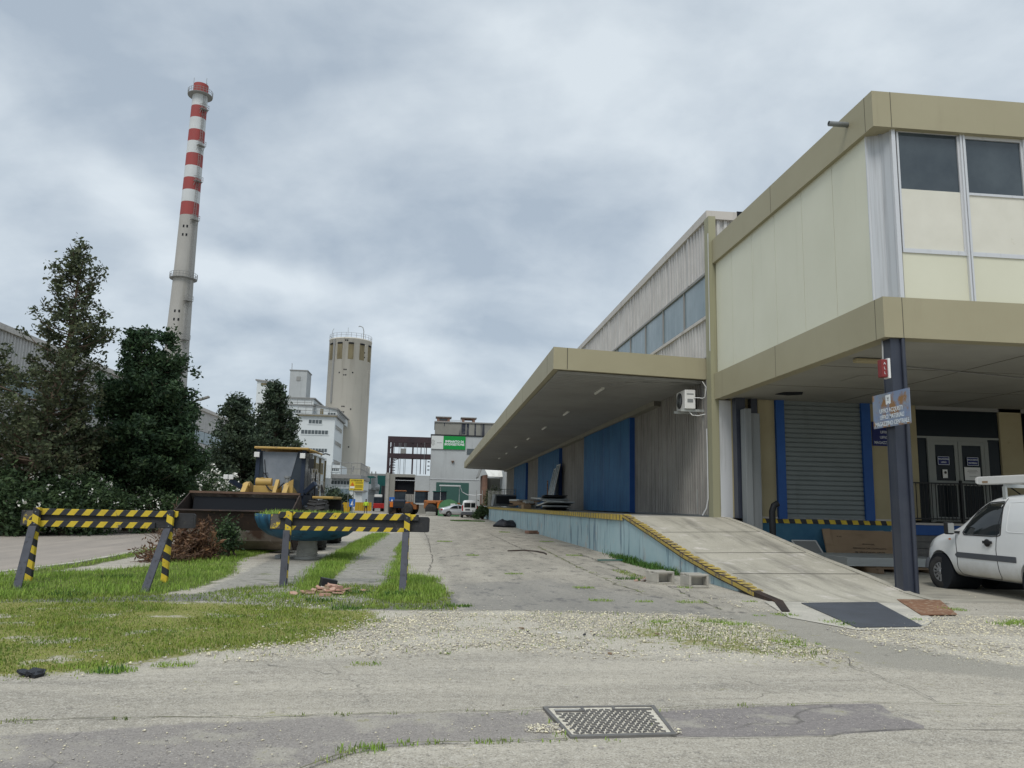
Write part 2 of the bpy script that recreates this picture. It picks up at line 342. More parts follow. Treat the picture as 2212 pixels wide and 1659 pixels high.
M['pipec']=mat('grey_ribbed_pipe',(.40,.39,.35),.85,col2=(.32,.31,.28),ns=3,bump=.3,bs=40)
M['soil']=mat('dark_soil',(.07,.055,.04),.95,col2=(.11,.09,.06),ns=9,bump=.6,bs=40)
M['chimwhite']=mat('chimney_white',(.56,.58,.58),.7,col2=(.50,.52,.52),ns=.3,streak=(.36,.37,.36),sk=(1,1,.05),slo=.55,shi=.8,samt=.6)
M['chimred']=mat('chimney_red',(.31,.06,.055),.7,col2=(.27,.065,.06),ns=.4,streak=(.20,.05,.045),sk=(1,1,.05),slo=.55,shi=.8,samt=.6)
M['chimcon']=mat('chimney_concrete',(.38,.37,.345),.85,col2=(.34,.33,.305),ns=.15,streak=(.24,.23,.20),sk=(.8,.8,.03),slo=.54,shi=.74,samt=.7)
M['silo']=mat('silo_concrete',(.62,.585,.51),.85,col2=(.56,.53,.46),ns=.12,streak=(.33,.30,.25),sk=(.5,.5,.035),slo=.56,shi=.74,samt=.7)
M['siloin']=mat('silo_ochre_recess',(.20,.17,.10),.85,streak=(.12,.10,.06),sk=(1,1,.3),slo=.4,shi=.7)
M['facwhite']=mat('factory_white_sheet',(.60,.63,.63),.6,col2=(.56,.59,.59),ns=.15,streak=(.45,.47,.46),sk=(1.2,1.2,.05),slo=.58,shi=.8,samt=.5)
M['facgrey']=mat('factory_grey_trim',(.26,.26,.25),.8)
M['facwin']=glass('factory_window',(.07,.085,.09),.15)
M['biowall']=mat('pale_grey_render',(.42,.44,.44),.8,col2=(.36,.375,.375),ns=.25,streak=(.24,.25,.25),sk=(.9,.9,.08),slo=.54,shi=.75,samt=.7)
M['oldcon']=mat('old_stained_concrete',(.27,.265,.235),.85,col2=(.22,.215,.19),ns=.5,streak=(.02,.025,.04),sk=(.8,.8,.06),slo=.60,shi=.66,samt=.9)
M['oxide']=mat('red_oxide_steel',(.036,.026,.032),.7,col2=(.05,.03,.034),ns=.5)
M['green']=mat('sign_green',(.005,.24,.045),.5)
M['darkgreen']=mat('dark_green_door',(.04,.10,.085),.55,streak=(.02,.05,.045),sk=(1,1,.2),slo=.5,shi=.7)
M['teal']=mat('teal_cladding',(.012,.095,.085),.6)
M['binGreen']=mat('green_container_paint',(.07,.19,.09),.6,col2=(.09,.23,.11),ns=1.2)
M['yfence']=mat('yellow_hoarding',(.50,.32,.02),.7,col2=(.42,.27,.02),ns=.8,streak=(.28,.18,.02),sk=(2.5,2.5,.2),slo=.5,shi=.7)
M['brick']=mat('red_brick',(.25,.15,.11),.85,col2=(.20,.12,.09),ns=2,bump=.3,bs=12)
M['roofpale']=mat('pale_corrugated_roof',(.62,.61,.57),.6,streak=(.42,.40,.36),sk=(3,.5,.5),slo=.5,shi=.75)
M['dark']=mat('dark_void',(.010,.012,.016),.9)
M['grey']=mat('mid_grey_metal',(.27,.285,.29),.5,metal=.3,col2=(.22,.235,.24),ns=2)
M['duct']=mat('grey_downpipe',(.22,.235,.24),.55,streak=(.13,.135,.14),sk=(6,6,.3),slo=.5,shi=.75,samt=.7)
M['signyel']=mat('sign_yellow',(.62,.47,.03),.5)
M['signblue']=mat('sign_navy',(.008,.015,.12),.45)
M['signold']=mat('faded_blue_rusty_sign',(.17,.23,.37),.55,col2=(.24,.27,.31),ns=3,third=(.26,.14,.055),ts=3.2,tlo=.50,thi=.60)
M['letter']=mat('white_lettering',(.62,.66,.68),.5,third=(.30,.34,.38),ts=9,tlo=.58,thi=.66)
M['lettercl']=mat('clean_white_lettering',(.72,.74,.74),.5)
M['ink']=mat('dark_ink',(.035,.03,.025),.7)
M['card']=mat('cardboard',(.33,.235,.15),.85,col2=(.29,.205,.13),ns=2,streak=(.24,.17,.105),sk=(1,1,4),slo=.55,shi=.7)
M['timber']=mat('weathered_timber',(.25,.17,.10),.85,col2=(.18,.13,.09),ns=3,bump=.3,bs=30)
M['metalsheet']=mat('pale_galvanised_sheet',(.45,.47,.46),.45,metal=.4,streak=(.25,.25,.24),sk=(3,3,1),slo=.55,shi=.75)
M['plastic']=mat('crumpled_black_plastic',(.02,.022,.028),.45,bump=.8,bs=14,bdist=.05)
M['pinkrub']=mat('terracotta_rubble',(.46,.26,.19),.9,col2=(.40,.28,.22),ns=12)
M['bark']=mat('grey_brown_bark',(.13,.10,.075),.95,col2=(.085,.065,.05),ns=7,bump=.6,bs=30)
M['barkpale']=mat('pale_brown_bark',(.19,.135,.10),.95,col2=(.12,.085,.065),ns=7,bump=.6,bs=30)
M['hivis']=mat('hi_vis_yellow_cloth',(.42,.62,.05),.8)
M['clothdark']=mat('dark_cloth',(.025,.03,.045),.9)
M['skin']=mat('skin',(.42,.25,.18),.6)
M['silver']=mat('silver_car_paint',(.50,.52,.54),.3,metal=.4,coat=.5)
def leaf(name,a,b,c=None,scale=.8):
    m=bpy.data.materials.new(name); m.use_nodes=True; g=NT(m.node_tree); bs=g.n['Principled BSDF']
    gn=g.n.new('ShaderNodeNewGeometry'); pos=gn.outputs['Position']; rnd=gn.outputs['Random Per Island']
    col=g.mix(g.ramp(g.noise(pos,scale,4,.6),.35,.65),a,b)
    v=g.ramp(rnd,0,1,.62,1.38); col=g.mix(1.,col,g.comb(v,v,g.ramp(rnd,0,1,.7,1.2)),'MULTIPLY')
    if c is not None: col=g.mix(g.ramp(g.noise(g.vmath('ADD',pos,(5,5,5)),scale*1.7,5,.7),.55,.7),col,c)
    g.set(bs.inputs['Base Color'],col); bs.inputs['Roughness'].default_value=.65; bs.inputs['Specular IOR Level'].default_value=.25
    try:
        bs.inputs['Subsurface Weight'].default_value=0
        tr=g.n.new('ShaderNodeBsdfTranslucent'); g.set(tr.inputs[0],col); mx=g.n.new('ShaderNodeMixShader'); mx.inputs[0].default_value=.25
        g.l.new(bs.outputs[0],mx.inputs[1]); g.l.new(tr.outputs[0],mx.inputs[2]); g.l.new(mx.outputs[0],g.n['Material Output'].inputs[0])
    except Exception: pass
    return m
M['leafdark']=leaf('dark_conifer_leaves',(.030,.062,.034),(.050,.088,.040),(.10,.14,.06),1.7)
M['leafolive']=leaf('olive_conifer_leaves',(.062,.085,.048),(.10,.115,.06),(.17,.155,.10),1.6)
M['leafpine']=leaf('pine_needles',(.045,.072,.050),(.075,.10,.06),(.11,.14,.085),1.5)
M['leafshrub']=leaf('shrub_leaves',(.032,.060,.030),(.065,.105,.045),(.10,.15,.06),1.9)
M['grassbright']=leaf('bright_green_grass',(.19,.32,.05),(.28,.39,.075),(.36,.37,.14),2.4)
M['grassolive']=leaf('olive_mossy_grass',(.24,.30,.055),(.15,.23,.045),(.34,.31,.10),2.2)
M['weed']=leaf('dark_green_weeds',(.05,.12,.025),(.09,.18,.035),None,2.)
M['petal']=mat('white_blossom',(.75,.74,.68),.7)
M['drytwig']=mat('dry_brown_branches',(.16,.10,.065),.9,col2=(.10,.06,.045),ns=3)
M['dryleaf']=leaf('dry_brown_leaves',(.17,.09,.05),(.10,.055,.035),(.42,.32,.22),6.)
M['stone']=leaf('pale_limestone_gravel',(.66,.61,.51),(.74,.69,.59),(.50,.46,.37),3.)

def add_dirt(m,z0,z1,col):
    """road dirt splashed on the lowest part of a vehicle"""
    g=NT(m.node_tree); b=g.n['Principled BSDF']; src=b.inputs['Base Color'].links[0].from_socket
    pos=g.n.new('ShaderNodeNewGeometry').outputs['Position']; f=g.math('MULTIPLY',g.ramp(g.math('ADD',g.sep(pos)[2],g.math('MULTIPLY',g.noise(pos,3.,5,.7),.35)),z1+.17,z0+.17),.85)
    g.set(b.inputs['Base Color'],g.mix(f,src,col))
add_dirt(M['vanpaint'],.26,.62,(.36,.33,.27))
# ================================================================ GROUND
def sdist(P,poly):
    """signed distance (negative inside) from points P (n,2) to a polygon"""
    A=np.array(poly,float); B=np.roll(A,-1,0); d=np.full(len(P),1e9); ins=np.zeros(len(P),bool)
    for a,b in zip(A,B):
        e=b-a; w=P-a; t=np.clip((w@e)/max(e@e,1e-9),0,1); q=w-t[:,None]*e; d=np.minimum(d,np.hypot(q[:,0],q[:,1]))
        c=((a[1]<=P[:,1])&(b[1]>P[:,1]))|((b[1]<=P[:,1])&(a[1]>P[:,1]))
        with np.errstate(divide='ignore',invalid='ignore'): xi=a[0]+(P[:,1]-a[1])/(e[1] if e[1] else 1e-9)*e[0]
        ins^=c&(P[:,0]<xi)
    return np.where(ins,-d,d)
def W2(pts): return [tuple(gz(*p))[:2] for p in pts]
PG={}
PG['olive']=W2([(-300,1318),(0,1302),(300,1300),(600,1308),(790,1322),(830,1340),(640,1392),(480,1402),(330,1425),(190,1448),(0,1460),(-400,1480)])
PG['lush1']=W2([(-260,1262),(0,1250),(90,1235),(230,1232),(330,1222),(385,1202),(450,1184),(500,1178),(590,1172),(604,1188),(520,1208),(505,1238),(450,1264),(350,1284),(200,1290),(-260,1300)])
PG['lush2']=W2([(640,1268),(700,1212),(765,1172),(810,1154),(835,1153),(770,1196),(735,1232),(700,1268),(660,1284)])
PG['lush3']=W2([(795,1292),(835,1258),(852,1214),(860,1180),(868,1168),(873,1240),(945,1250),(968,1282),(930,1302),(850,1304)])
PG['verge']=W2([(-260,1112),(160,1113),(260,1120),(150,1137),(60,1151),(-260,1172)])
PG['roadedge']=W2([(-260,1262),(0,1238),(150,1219),(260,1200),(345,1180),(350,1185),(262,1209),(150,1229),(0,1250),(-260,1280)])
PG['wallweed']=W2([(1310,1190),(1350,1194),(1410,1204),(1470,1224),(1490,1240),(1470,1244),(1410,1230),(1350,1216)])
PG['crackweed']=W2([(1325,1232),(1350,1234),(1392,1250),(1400,1256),(1360,1248)])
PG['road']=W2([(-300,1168),(60,1152),(150,1138),(345,1124),(430,1112),(470,1112),(410,1145),(352,1176),(205,1205),(60,1236),(-300,1272)])
PG['gravel']=W2([(-300,1352),(100,1352),(420,1350),(700,1335),(820,1322),(1180,1320),(1500,1330),(1640,1352),(1735,1384),(1832,1420),(1690,1432),(1400,1418),(1150,1404),(930,1406),(720,1420),(480,1430),(380,1415),(100,1370),(-300,1372)])
PG['gravel2']=W2([(1840,1368),(1990,1342),(2110,1332),(2260,1332),(2400,1440),(2212,1440),(2080,1418),(1950,1396),(1860,1384)])
PG['gravmoss']=W2([(1430,1334),(1560,1338),(1690,1362),(1800,1406),(1770,1424),(1560,1414),(1420,1380),(1300,1388),(1280,1372)])
PG['trench1']=W2([(-300,1612),(260,1572),(700,1549),(1180,1535),(1200,1580),(1190,1602),(960,1604),(760,1622),(690,1650),(-300,1700)])
PG['trench2']=W2([(1420,1534),(1700,1524),(1900,1520),(1925,1545),(2010,1575),(1780,1590),(1460,1592),(1430,1560)])
PG['asph']=W2([(905,1122),(1045,1120),(1180,1148),(1340,1204),(1460,1250),(1640,1320),(1600,1336),(1300,1326),(1000,1318),(960,1300),(975,1260),(930,1190),(905,1150)])
PG['apron']=W2([(-200,1286),(100,1276),(260,1284),(420,1284),(520,1268),(760,1262),(980,1280),(985,1318),(800,1318),(600,1306),(400,1300),(-200,1304)])
PG['damp']=W2([(980,1262),(1180,1252),(1420,1290),(1600,1335),(1300,1326),(985,1318)])
PG['oldslab']=W2([(430,1284),(520,1240),(610,1196),(700,1196),(780,1160),(870,1150),(880,1190),(868,1300),(700,1304),(560,1310)])
PG['lane']=W2([(1560,1330),(1660,1318),(1780,1345),(1880,1385),(2300,1425),(2300,1475),(1900,1440),(1740,1392)])
PG['vanfloor']=[(8.9,12.6),(40,12.6),(40,23),(8.6,23)]
xs=np.concatenate([-np.geomspace(1500,15,34),np.arange(-14.5,14.51,.1),np.geomspace(15,1500,34)])
ys=np.concatenate([[-600,-100,-20,-4,0],np.arange(1.5,27.01,.1),np.geomspace(27.3,2500,60)])
GX,GY=np.meshgrid(xs,ys); P2=np.stack([GX.ravel(),GY.ravel()],1)
def vn(P,s,seed):
    """smooth value noise"""
    r=np.random.default_rng(seed); T=r.random((256,256)); q=P/s; i=np.floor(q).astype(int); f=q-i; f=f*f*(3-2*f)
    a=T[i[:,0]%256,i[:,1]%256]; b=T[(i[:,0]+1)%256,i[:,1]%256]; c=T[i[:,0]%256,(i[:,1]+1)%256]; d=T[(i[:,0]+1)%256,(i[:,1]+1)%256]
    return (a*(1-f[:,0])+b*f[:,0])*(1-f[:,1])+(c*(1-f[:,0])+d*f[:,0])*f[:,1]
near=(np.abs(P2[:,0])<14.6)&(P2[:,1]>1.4)&(P2[:,1]<27.1)
Z=(.022*(vn(P2,1.1,3)-.5)+.012*(vn(P2,.4,4)-.5))*near
flat=np.clip((-sdist(P2,[(5.0,10.8),(60,10.8),(60,95),(5.0,95)])+.5)/1.0,0,1); Z=Z*(1-flat)-.006*near*flat
V=np.stack([P2[:,0],P2[:,1],Z],1); nx,ny=len(xs),len(ys)
I=(np.arange(ny-1)[:,None]*nx+np.arange(nx-1)[None]).ravel(); F=np.stack([I,I+1,I+nx+1,I+nx],1)
mg=bpy.data.materials.new('ground_surface'); mg.use_nodes=True; g=NT(mg.node_tree); b=g.n['Principled BSDF']
pos=g.n.new('ShaderNodeNewGeometry').outputs['Position']
def attr(n):
    a=g.n.new('ShaderNodeAttribute'); a.attribute_name=n; return a.outputs['Fac']
nz1=g.noise(pos,1.7,7,.65); nz2=g.noise(pos,9,6,.7)
rag=g.math('ADD',g.math('MULTIPLY',g.math('SUBTRACT',nz1,.5),.9),g.math('MULTIPLY',g.math('SUBTRACT',nz2,.5),1.1))
def mask(n,k=1.,w=.10): return g.ramp(g.math('ADD',attr(n),g.math('MULTIPLY',rag,k)),.5-w,.5+w)
agg=g.noise(pos,75,3,.75); agg2=g.noise(pos,26,4,.7); big=g.noise(pos,.55,6,.6)
stv=g.voro(pos,42.,'F1'); tracks=g.noise(g.scale(pos,(.28,1.9,1)),1.,6,.62)
# bleached old asphalt with exposed stones
c=g.mix(g.ramp(big,.35,.65),(.385,.35,.285),(.295,.27,.225))
c=g.mix(g.ramp(tracks,.42,.62),c,(.455,.415,.34))
mott=g.noise(g.scale(pos,(13,15,13)),1.,6,.8); c=g.mix(g.math('MULTIPLY',g.ramp(mott,.52,.64),.55),c,(.55,.52,.45)); c=g.mix(g.math('MULTIPLY',g.ramp(mott,.47,.36),.6),c,(.19,.178,.155)); c=g.mix(g.ramp(agg,.54,.66),c,(.60,.565,.49)); c=g.mix(g.ramp(agg,.44,.33),c,(.14,.13,.115)); c=g.mix(g.ramp(g.noise(pos,3.1,8,.72),.60,.72),c,(.20,.19,.17))
base=c
asph=g.mix(g.ramp(g.noise(g.scale(pos,(1.3,.35,1)),1.1,7,.62),.36,.66),(.42,.385,.32),(.275,.255,.215)); asph=g.mix(g.ramp(g.noise(g.scale(pos,(.9,.5,1)),3.,8,.72),.55,.62),asph,(.15,.14,.125))
mid=g.noise(pos,14,7,.75); asph=g.mix(g.ramp(mid,.54,.66),asph,(.40,.365,.31)); asph=g.mix(g.ramp(mid,.45,.34),asph,(.11,.10,.088)); asph=g.mix(g.ramp(agg,.57,.72),asph,(.46,.43,.37)); asph=g.mix(g.ramp(agg,.44,.3),asph,(.10,.095,.085))
c=g.mix(mask('asph',.5,.12),c,asph)
damp=g.mix(g.ramp(agg2,.4,.65),(.19,.19,.187),(.13,.13,.13)); c=g.mix(g.math('MULTIPLY',mask('damp',.9,.2),.4),c,damp)
c=g.mix(mask('apron',.9,.1),c,g.mix(g.ramp(agg,.4,.7),(.13,.125,.115),(.27,.26,.235)))
slab=g.mix(g.ramp(agg2,.35,.65),(.36,.34,.295),(.25,.238,.208)); slab=g.mix(g.ramp(g.noise(g.scale(pos,(1,4,1)),2.2,8,.75),.53,.60),slab,(.12,.115,.10)); slab=g.mix(g.ramp(g.noise(pos,2.6,7,.7),.60,.66),slab,(.15,.18,.06))
c=g.mix(mask('oldslab',.8),c,slab)
tr=g.mix(g.ramp(agg2,.35,.65),(.275,.25,.235),(.205,.187,.178)); tr=g.mix(g.ramp(nz1,.52,.6),tr,(.34,.315,.27)); tr=g.mix(g.ramp(agg,.6,.7),tr,(.48,.455,.42)); tr=g.mix(g.ramp(agg,.42,.32),tr,(.10,.095,.098))
c=g.mix(g.math('MULTIPLY',mask('trench1',.9,.15),.75),c,tr); c=g.mix(mask('trench2',.3,.05),c,tr)
lane=g.mix(g.ramp(agg,.4,.65),(.24,.225,.19),(.37,.35,.30)); c=g.mix(g.math('MULTIPLY',mask('lane',.9,.25),.75),c,lane)
grv=g.mix(g.ramp(g.noise(pos,30,4,.8),.35,.65),(.46,.425,.35),(.72,.67,.57)); grv=g.mix(g.ramp(g.voro(pos,55.),.0,.75),g.mix(1.,grv,(1.12,1.12,1.12),'MULTIPLY'),(.36,.33,.27))
c=g.mix(mask('gravel',1.15,.09),c,grv); c=g.mix(mask('gravel2',1.1,.09),c,grv)
moss=g.mix(g.ramp(agg2,.35,.65),(.20,.20,.055),(.27,.25,.10)); c=g.mix(g.math('MULTIPLY',mask('gravmoss',1.9,.12),.85),c,moss)
soil=g.mix(g.ramp(agg2,.35,.65),(.19,.19,.06),(.27,.26,.085)); soil=g.mix(g.ramp(nz1,.56,.64),soil,(.42,.385,.31))
c=g.mix(mask('olive',.9),c,soil)
gsoil=g.mix(g.ramp(agg2,.35,.65),(.075,.085,.03),(.12,.14,.04)); c=g.mix(mask('lush',1.,.1),c,gsoil); c=g.mix(mask('verge',.8,.1),c,(.09,.13,.03))
rd=g.mix(g.ramp(g.noise(g.scale(pos,(1.6,.25,1)),1.,6,.6),.35,.65),(.36,.315,.27),(.28,.25,.22)); rd=g.mix(g.ramp(agg,.6,.7),rd,(.46,.42,.37))
c=g.mix(mask('road',.25,.05),c,rd)
vf=g.mix(g.ramp(g.noise(g.scale(pos,(.6,2.4,1)),1.2,6,.6),.4,.62),(.40,.375,.31),(.28,.265,.225)); c=g.mix(mask('vanfloor',.2,.05),c,vf)
far=g.ramp(g.sep(pos)[1],60,140); c=g.mix(far,c,(.22,.205,.18))
wob=g.vmath('ADD',pos,g.scale(g.comb(g.noise(pos,1.3,4),g.noise(g.vmath('ADD',pos,(4,2,1)),1.3,4),0.),(.9,.9,0)))
ck=g.voro(wob,.42,'DISTANCE_TO_EDGE'); ckm=g.math('MULTIPLY',g.ramp(ck,.004,.0),g.ramp(big,.50,.58)); c=g.mix(g.math('MULTIPLY',ckm,.6),c,(.07,.068,.058))
g.set(b.inputs['Base Color'],c); b.inputs['Roughness'].default_value=.92; b.inputs['Specular IOR Level'].default_value=.2
bn=g.n.new('ShaderNodeBump'); bn.inputs['Strength'].default_value=.7; bn.inputs['Distance'].default_value=.012
g.set(bn.inputs['Height'],g.math('ADD',agg,g.math('MULTIPLY',agg2,1.3))); g.l.new(bn.outputs[0],b.inputs['Normal'])
gr=bulk('ground',V,F,mg,smooth=True); tag(gr,kind='structure')
def soft(k,w): return np.clip(.5-sdist(P2,PG[k])/(2*w),0,1)
A={'asph':soft('asph',.35),'damp':soft('damp',.6),'oldslab':soft('oldslab',.3),'trench1':soft('trench1',.10),'trench2':soft('trench2',.08),'lane':soft('lane',.15),'apron':soft('apron',.4),
 'gravel':soft('gravel',.42),'gravel2':soft('gravel2',.35),'gravmoss':soft('gravmoss',.6)*.62,'olive':soft('olive',.30),
 'lush':np.maximum.reduce([soft(k,.25) for k in('lush1','lush2','lush3','roadedge','wallweed')]),'verge':soft('verge',.5),'road':soft('road',.2),'vanfloor':soft('vanfloor',.15)}
for k,v in A.items():
    at=gr.data.attributes.new(k,'FLOAT','POINT'); at.data.foreach_set('value',v.astype(np.float32))
def strip(name,pts,w,m,jit=.02,z=.016,props=None,step=.15,loc=None):
    """thin ragged strip along a line on the ground"""
    mb=MB(); P=[Vector(p) for p in pts]; out=[]
    for a,b_ in zip(P[:-1],P[1:]):
        n=max(1,int((b_-a).length/step)); out+=[a.lerp(b_,i/n) for i in range(n)]
    out.append(P[-1]); L=[];R=[]
    for i,p in enumerate(out):
        d=(out[min(i+1,len(out)-1)]-out[max(i-1,0)]).normalized(); nrm=Vector((-d.y,d.x,0)); ww=w*(.35+rng.random()*.9); o=jit*rng.normal()
        L.append(p+nrm*(o+ww/2)+Vector((0,0,z))); R.append(p+nrm*(o-ww/2)+Vector((0,0,z)))
    mb.v=[tuple(p) for p in L+R]; n=len(L)
    for i in range(n-1): mb.face((i,n+i,n+i+1,i+1))
    o=mb.build(name,m,loc=tuple(out[0]) if loc is None else loc,props=props); o.location.z=0 if loc is None else o.location.z
    return o
M['crackm']=mat('dark_mossy_crack',(.13,.125,.08),.95,col2=(.19,.21,.07),ns=6,nlo=.5,nhi=.6)
M['crackd']=mat('dark_crack',(.13,.12,.105),.95)
for nm,px,w,mm in (('pavement_joint',[(-60,1562),(400,1551),(800,1544),(1180,1533)],.012,'crackm'),('pavement_joint',[(1400,1531),(1700,1525),(1905,1519),(2240,1527)],.010,'crackm'),
    ('pavement_joint',[(640,1670),(700,1646),(760,1626),(830,1612),(960,1606),(1190,1600),(1225,1601)],.014,'crackm'),('pavement_joint',[(1450,1594),(1650,1594),(1830,1586),(2010,1577),(2240,1580)],.010,'crackd'),
    ('pavement_joint',[(1160,1180),(1200,1200),(1250,1226),(1330,1262),(1400,1285)],.03,'crackm'),('pavement_joint',[(1055,1152),(1110,1178),(1160,1200)],.03,'crackd'),
    ('pavement_joint',[(1250,1196),(1330,1226),(1430,1262),(1560,1318)],.03,'crackd'),('pavement_crack',[(1832,1424),(1850,1444),(1900,1462),(1990,1498),(2030,1520)],.008,'crackd'),
    ('pavement_edge',[(900,1319),(1100,1319),(1300,1325),(1500,1334),(1600,1338)],.02,'crackd'),('pavement_crack',[(905,1130),(925,1165),(935,1210),(900,1300)],.02,'crackd')):
    o=strip(nm,[gz(*p) for p in px],w,M[mm],z=.010+.004*rng.random()); tag(o,kind='structure')
kerb=MB(); kp=[gz(*p) for p in ((-200,1255),(0,1237),(160,1217),(300,1192),(352,1178))]
for a,b_ in zip(kp[:-1],kp[1:]): kerb.bar(a+Vector((0,0,-.01)),b_+Vector((0,0,-.01)),.14,.07)
tag(kerb.build('road_kerb',M['padc'],loc=kp[1]),kind='structure')
# ================================================================ LOADING DOCK
XW=8.4; DT=1.24
dock=thing('loading_dock','pale blue painted concrete loading dock with ramp and yellow striped edge','loading dock',(5.6,22.4,0))
d=MB(); d.box(5.6,XW+.3,22.4,84,-.3,DT-.16); d.build('dock_wall',M['dockblue'],dock)
d=MB(); d.box(5.55,XW+.3,22.4,84,DT-.157,DT); d.build('deck_slab',M['concrete'],dock)
d=MB(); d.box(5.53,5.549,22.4,84,DT-.15,DT+.004); d.box(5.53,5.80,22.402,84,DT+.001,DT+.012); d.build('edge_strip',M['yedge'],dock)
LP=[(22.4,DT),(21.6,1.13),(19.32,.81),(16.94,.46),(14.83,.22),(13.9,.14),(13.09,.06),(12.3,.012),(11.1,.012)]
RP=[(22.4,DT),(22.0,DT-.005),(20.5,1.05),(18.8,.80),(16.6,.47),(14.9,.26),(13.4,.05),(12.7,.012)]
def prof(Lp,y):
    for (a,za),(b_,zb) in zip(Lp[:-1],Lp[1:]):
        if a>=y>=b_: return za+(zb-za)*(a-y)/(a-b_)
    return .012
d=MB(); ysr=np.linspace(22.4,12.35,42); xr=np.linspace(5.62,8.62,14)
for y in ysr:
    for x in xr:
        t=(x-5.62)/3.0; d.v.append((x,y,prof(LP,y)*(1-t)+prof(RP,y)*t-.004))
for i in range(len(ysr)-1):
    for j in range(len(xr)-1): k=i*len(xr)+j; d.face((k,k+1,k+len(xr)+1,k+len(xr)),0,True)
d.build('ramp_surface',M['ramp'],dock)
d=MB()
for (a,za),(b_,zb) in zip(LP[:5],LP[1:6]): d.hexa([(5.6,b_,-.2),(5.78,b_,-.2),(5.78,a,-.2),(5.6,a,-.2),(5.6,b_,max(zb-.06,0)),(5.78,b_,max(zb-.06,0)),(5.78,a,za-.06),(5.6,a,za-.06)])
d.build('ramp_side_wall',M['dockblue'],dock)
d=MB(); RPx=[(22.4,DT)]+RP[1:]
for (a,za),(b_,zb) in zip(RPx[:-1],RPx[1:]): d.hexa([(8.50,b_,-.2),(8.66,b_,-.2),(8.66,a,-.2),(8.50,a,-.2),(8.50,b_,zb+.015),(8.66,b_,zb+.015),(8.66,a,za+.015),(8.50,a,za+.015)])
d.build('ramp_far_wall',M['ramp'],dock)
d=MB()
for (a,za),(b_,zb) in zip(LP[:-2],LP[1:-1]): d.hexa([(5.55,b_,zb-.08),(5.70,b_,zb-.08),(5.70,a,za-.08),(5.55,a,za-.08),(5.55,b_,zb+.02),(5.70,b_,zb+.02),(5.70,a,za+.02),(5.55,a,za+.02)])
d.hexa([(5.12,11.1,-.02),(5.24,11.1,-.02),(5.70,12.3,-.02),(5.55,12.3,-.02),(5.12,11.1,.028),(5.24,11.1,.028),(5.70,12.3,.030),(5.55,12.3,.030)])
d.build('ramp_edge_rail',[M['darkrust_and_shade']],dock)
d=MB(); L=0
for (a,za),(b_,zb) in zip(LP[:-2],LP[1:-1]):
    n=max(2,int(abs(a-b_)/.27))
    for i in range(n):
        y0=a+(b_-a)*i/n; y1=a+(b_-a)*(i+.5)/n; w0=za+(zb-za)*i/n; w1=za+(zb-za)*(i+.5)/n
        if y1<12.9: continue
        k=.15+.05*rng.random()
        d.hexa([(5.58,y1,w1+.018),(5.58+k,y1-.10,w1+.010),(5.58+k,y0-.10,w0+.010),(5.58,y0,w0+.018),(5.58,y1,w1+.025),(5.58+k,y1-.10,w1+.028),(5.58+k,y0-.10,w0+.028),(5.58,y0,w0+.025)])
    if b_>13: d.hexa([(5.543,b_,zb-.055),(5.548,b_,zb-.055),(5.548,a,za-.055),(5.543,a,za-.055),(5.543,b_,zb+.012),(5.548,b_,zb+.012),(5.548,a,za+.012),(5.543,a,za+.012)])
d.build('ramp_stripes',M['yellow'],dock)
for y in (19.6,17.1,14.9):
    s=MB(); 
    for i in range(12):
        x0=5.9+i*.217; x1=x0+.217; zz=lambda x,yy:(prof(LP,yy)*(1-(x-5.62)/3)+prof(RP,yy)*((x-5.62)/3))+.002
        s.poly([(x0,y,zz(x0,y)),(x1,y,zz(x1,y)),(x1,y+.03,zz(x1,y+.03)),(x0,y+.03,zz(x0,y+.03))])
    s.build('ramp_joint',M['crackd'],dock)
pad=MB(); pts=W2([(1650,1300),(1900,1297),(1935,1297),(2020,1338),(1993,1360),(1850,1362),(1760,1345),(1705,1335)])
b0=len(pad.v); pad.v+=[(x,y,.008) for x,y in pts]; pad.face(range(b0,b0+len(pts)))
tag(pad.build('concrete_pad',M['padc'],loc=(6.6,11.5,0)),kind='structure')
# ================================================================ WAREHOUSE
wh=thing('warehouse','long weathered corrugated warehouse with blue sliding doors and a deep beige canopy','warehouse',(XW,22.7,0))
Y0,Y1=22.75,88
def wpart(n,f,m,**k):
    q=MB(); f(q); return q.build(n,m,wh,**k)
ZU=10.62
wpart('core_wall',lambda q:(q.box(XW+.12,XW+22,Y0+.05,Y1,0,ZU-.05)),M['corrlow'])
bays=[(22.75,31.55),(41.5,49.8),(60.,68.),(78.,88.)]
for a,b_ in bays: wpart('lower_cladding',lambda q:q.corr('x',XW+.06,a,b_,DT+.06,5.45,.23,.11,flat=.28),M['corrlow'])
wpart('base_rail',lambda q:q.box(XW-.02,XW+.11,Y0,Y1,DT+.01,DT+.06),M['grey'])
doors=[(31.55,41.5),(49.8,60.),(68.,78.)]
for a,b_ in doors:
    mid=(a+b_)/2
    dr=wpart('sliding_door',lambda q:(q.corr('x',XW-.24,a+.06,mid-.03,DT+.05,5.28,.12,.018),q.corr('x',XW-.24,mid+.03,b_-.03,DT+.05,5.28,.12,.018),
        q.box(XW-.22,XW+.03,a+.08,b_-.04,DT+.05,5.28)),M['blue'])
    q=MB(); q.box(XW-.262,XW+.04,a,a+.06,DT+.03,5.29); q.build('end_post',M['bluepaint'],dr); q=MB(); q.box(XW-.258,XW-.235,mid-.03,mid+.03,DT+.05,5.29); q.build('centre_strip',M['bluepaint'],dr)
wpart('upper_cladding',lambda q:(q.corr('x',XW+.10,Y0,Y1,6.2,7.40,.27,.10,jit=.012),q.corr('x',XW+.10,Y0,Y1,8.93,ZU,.27,.10,jit=.012)),M['corrgrey'])
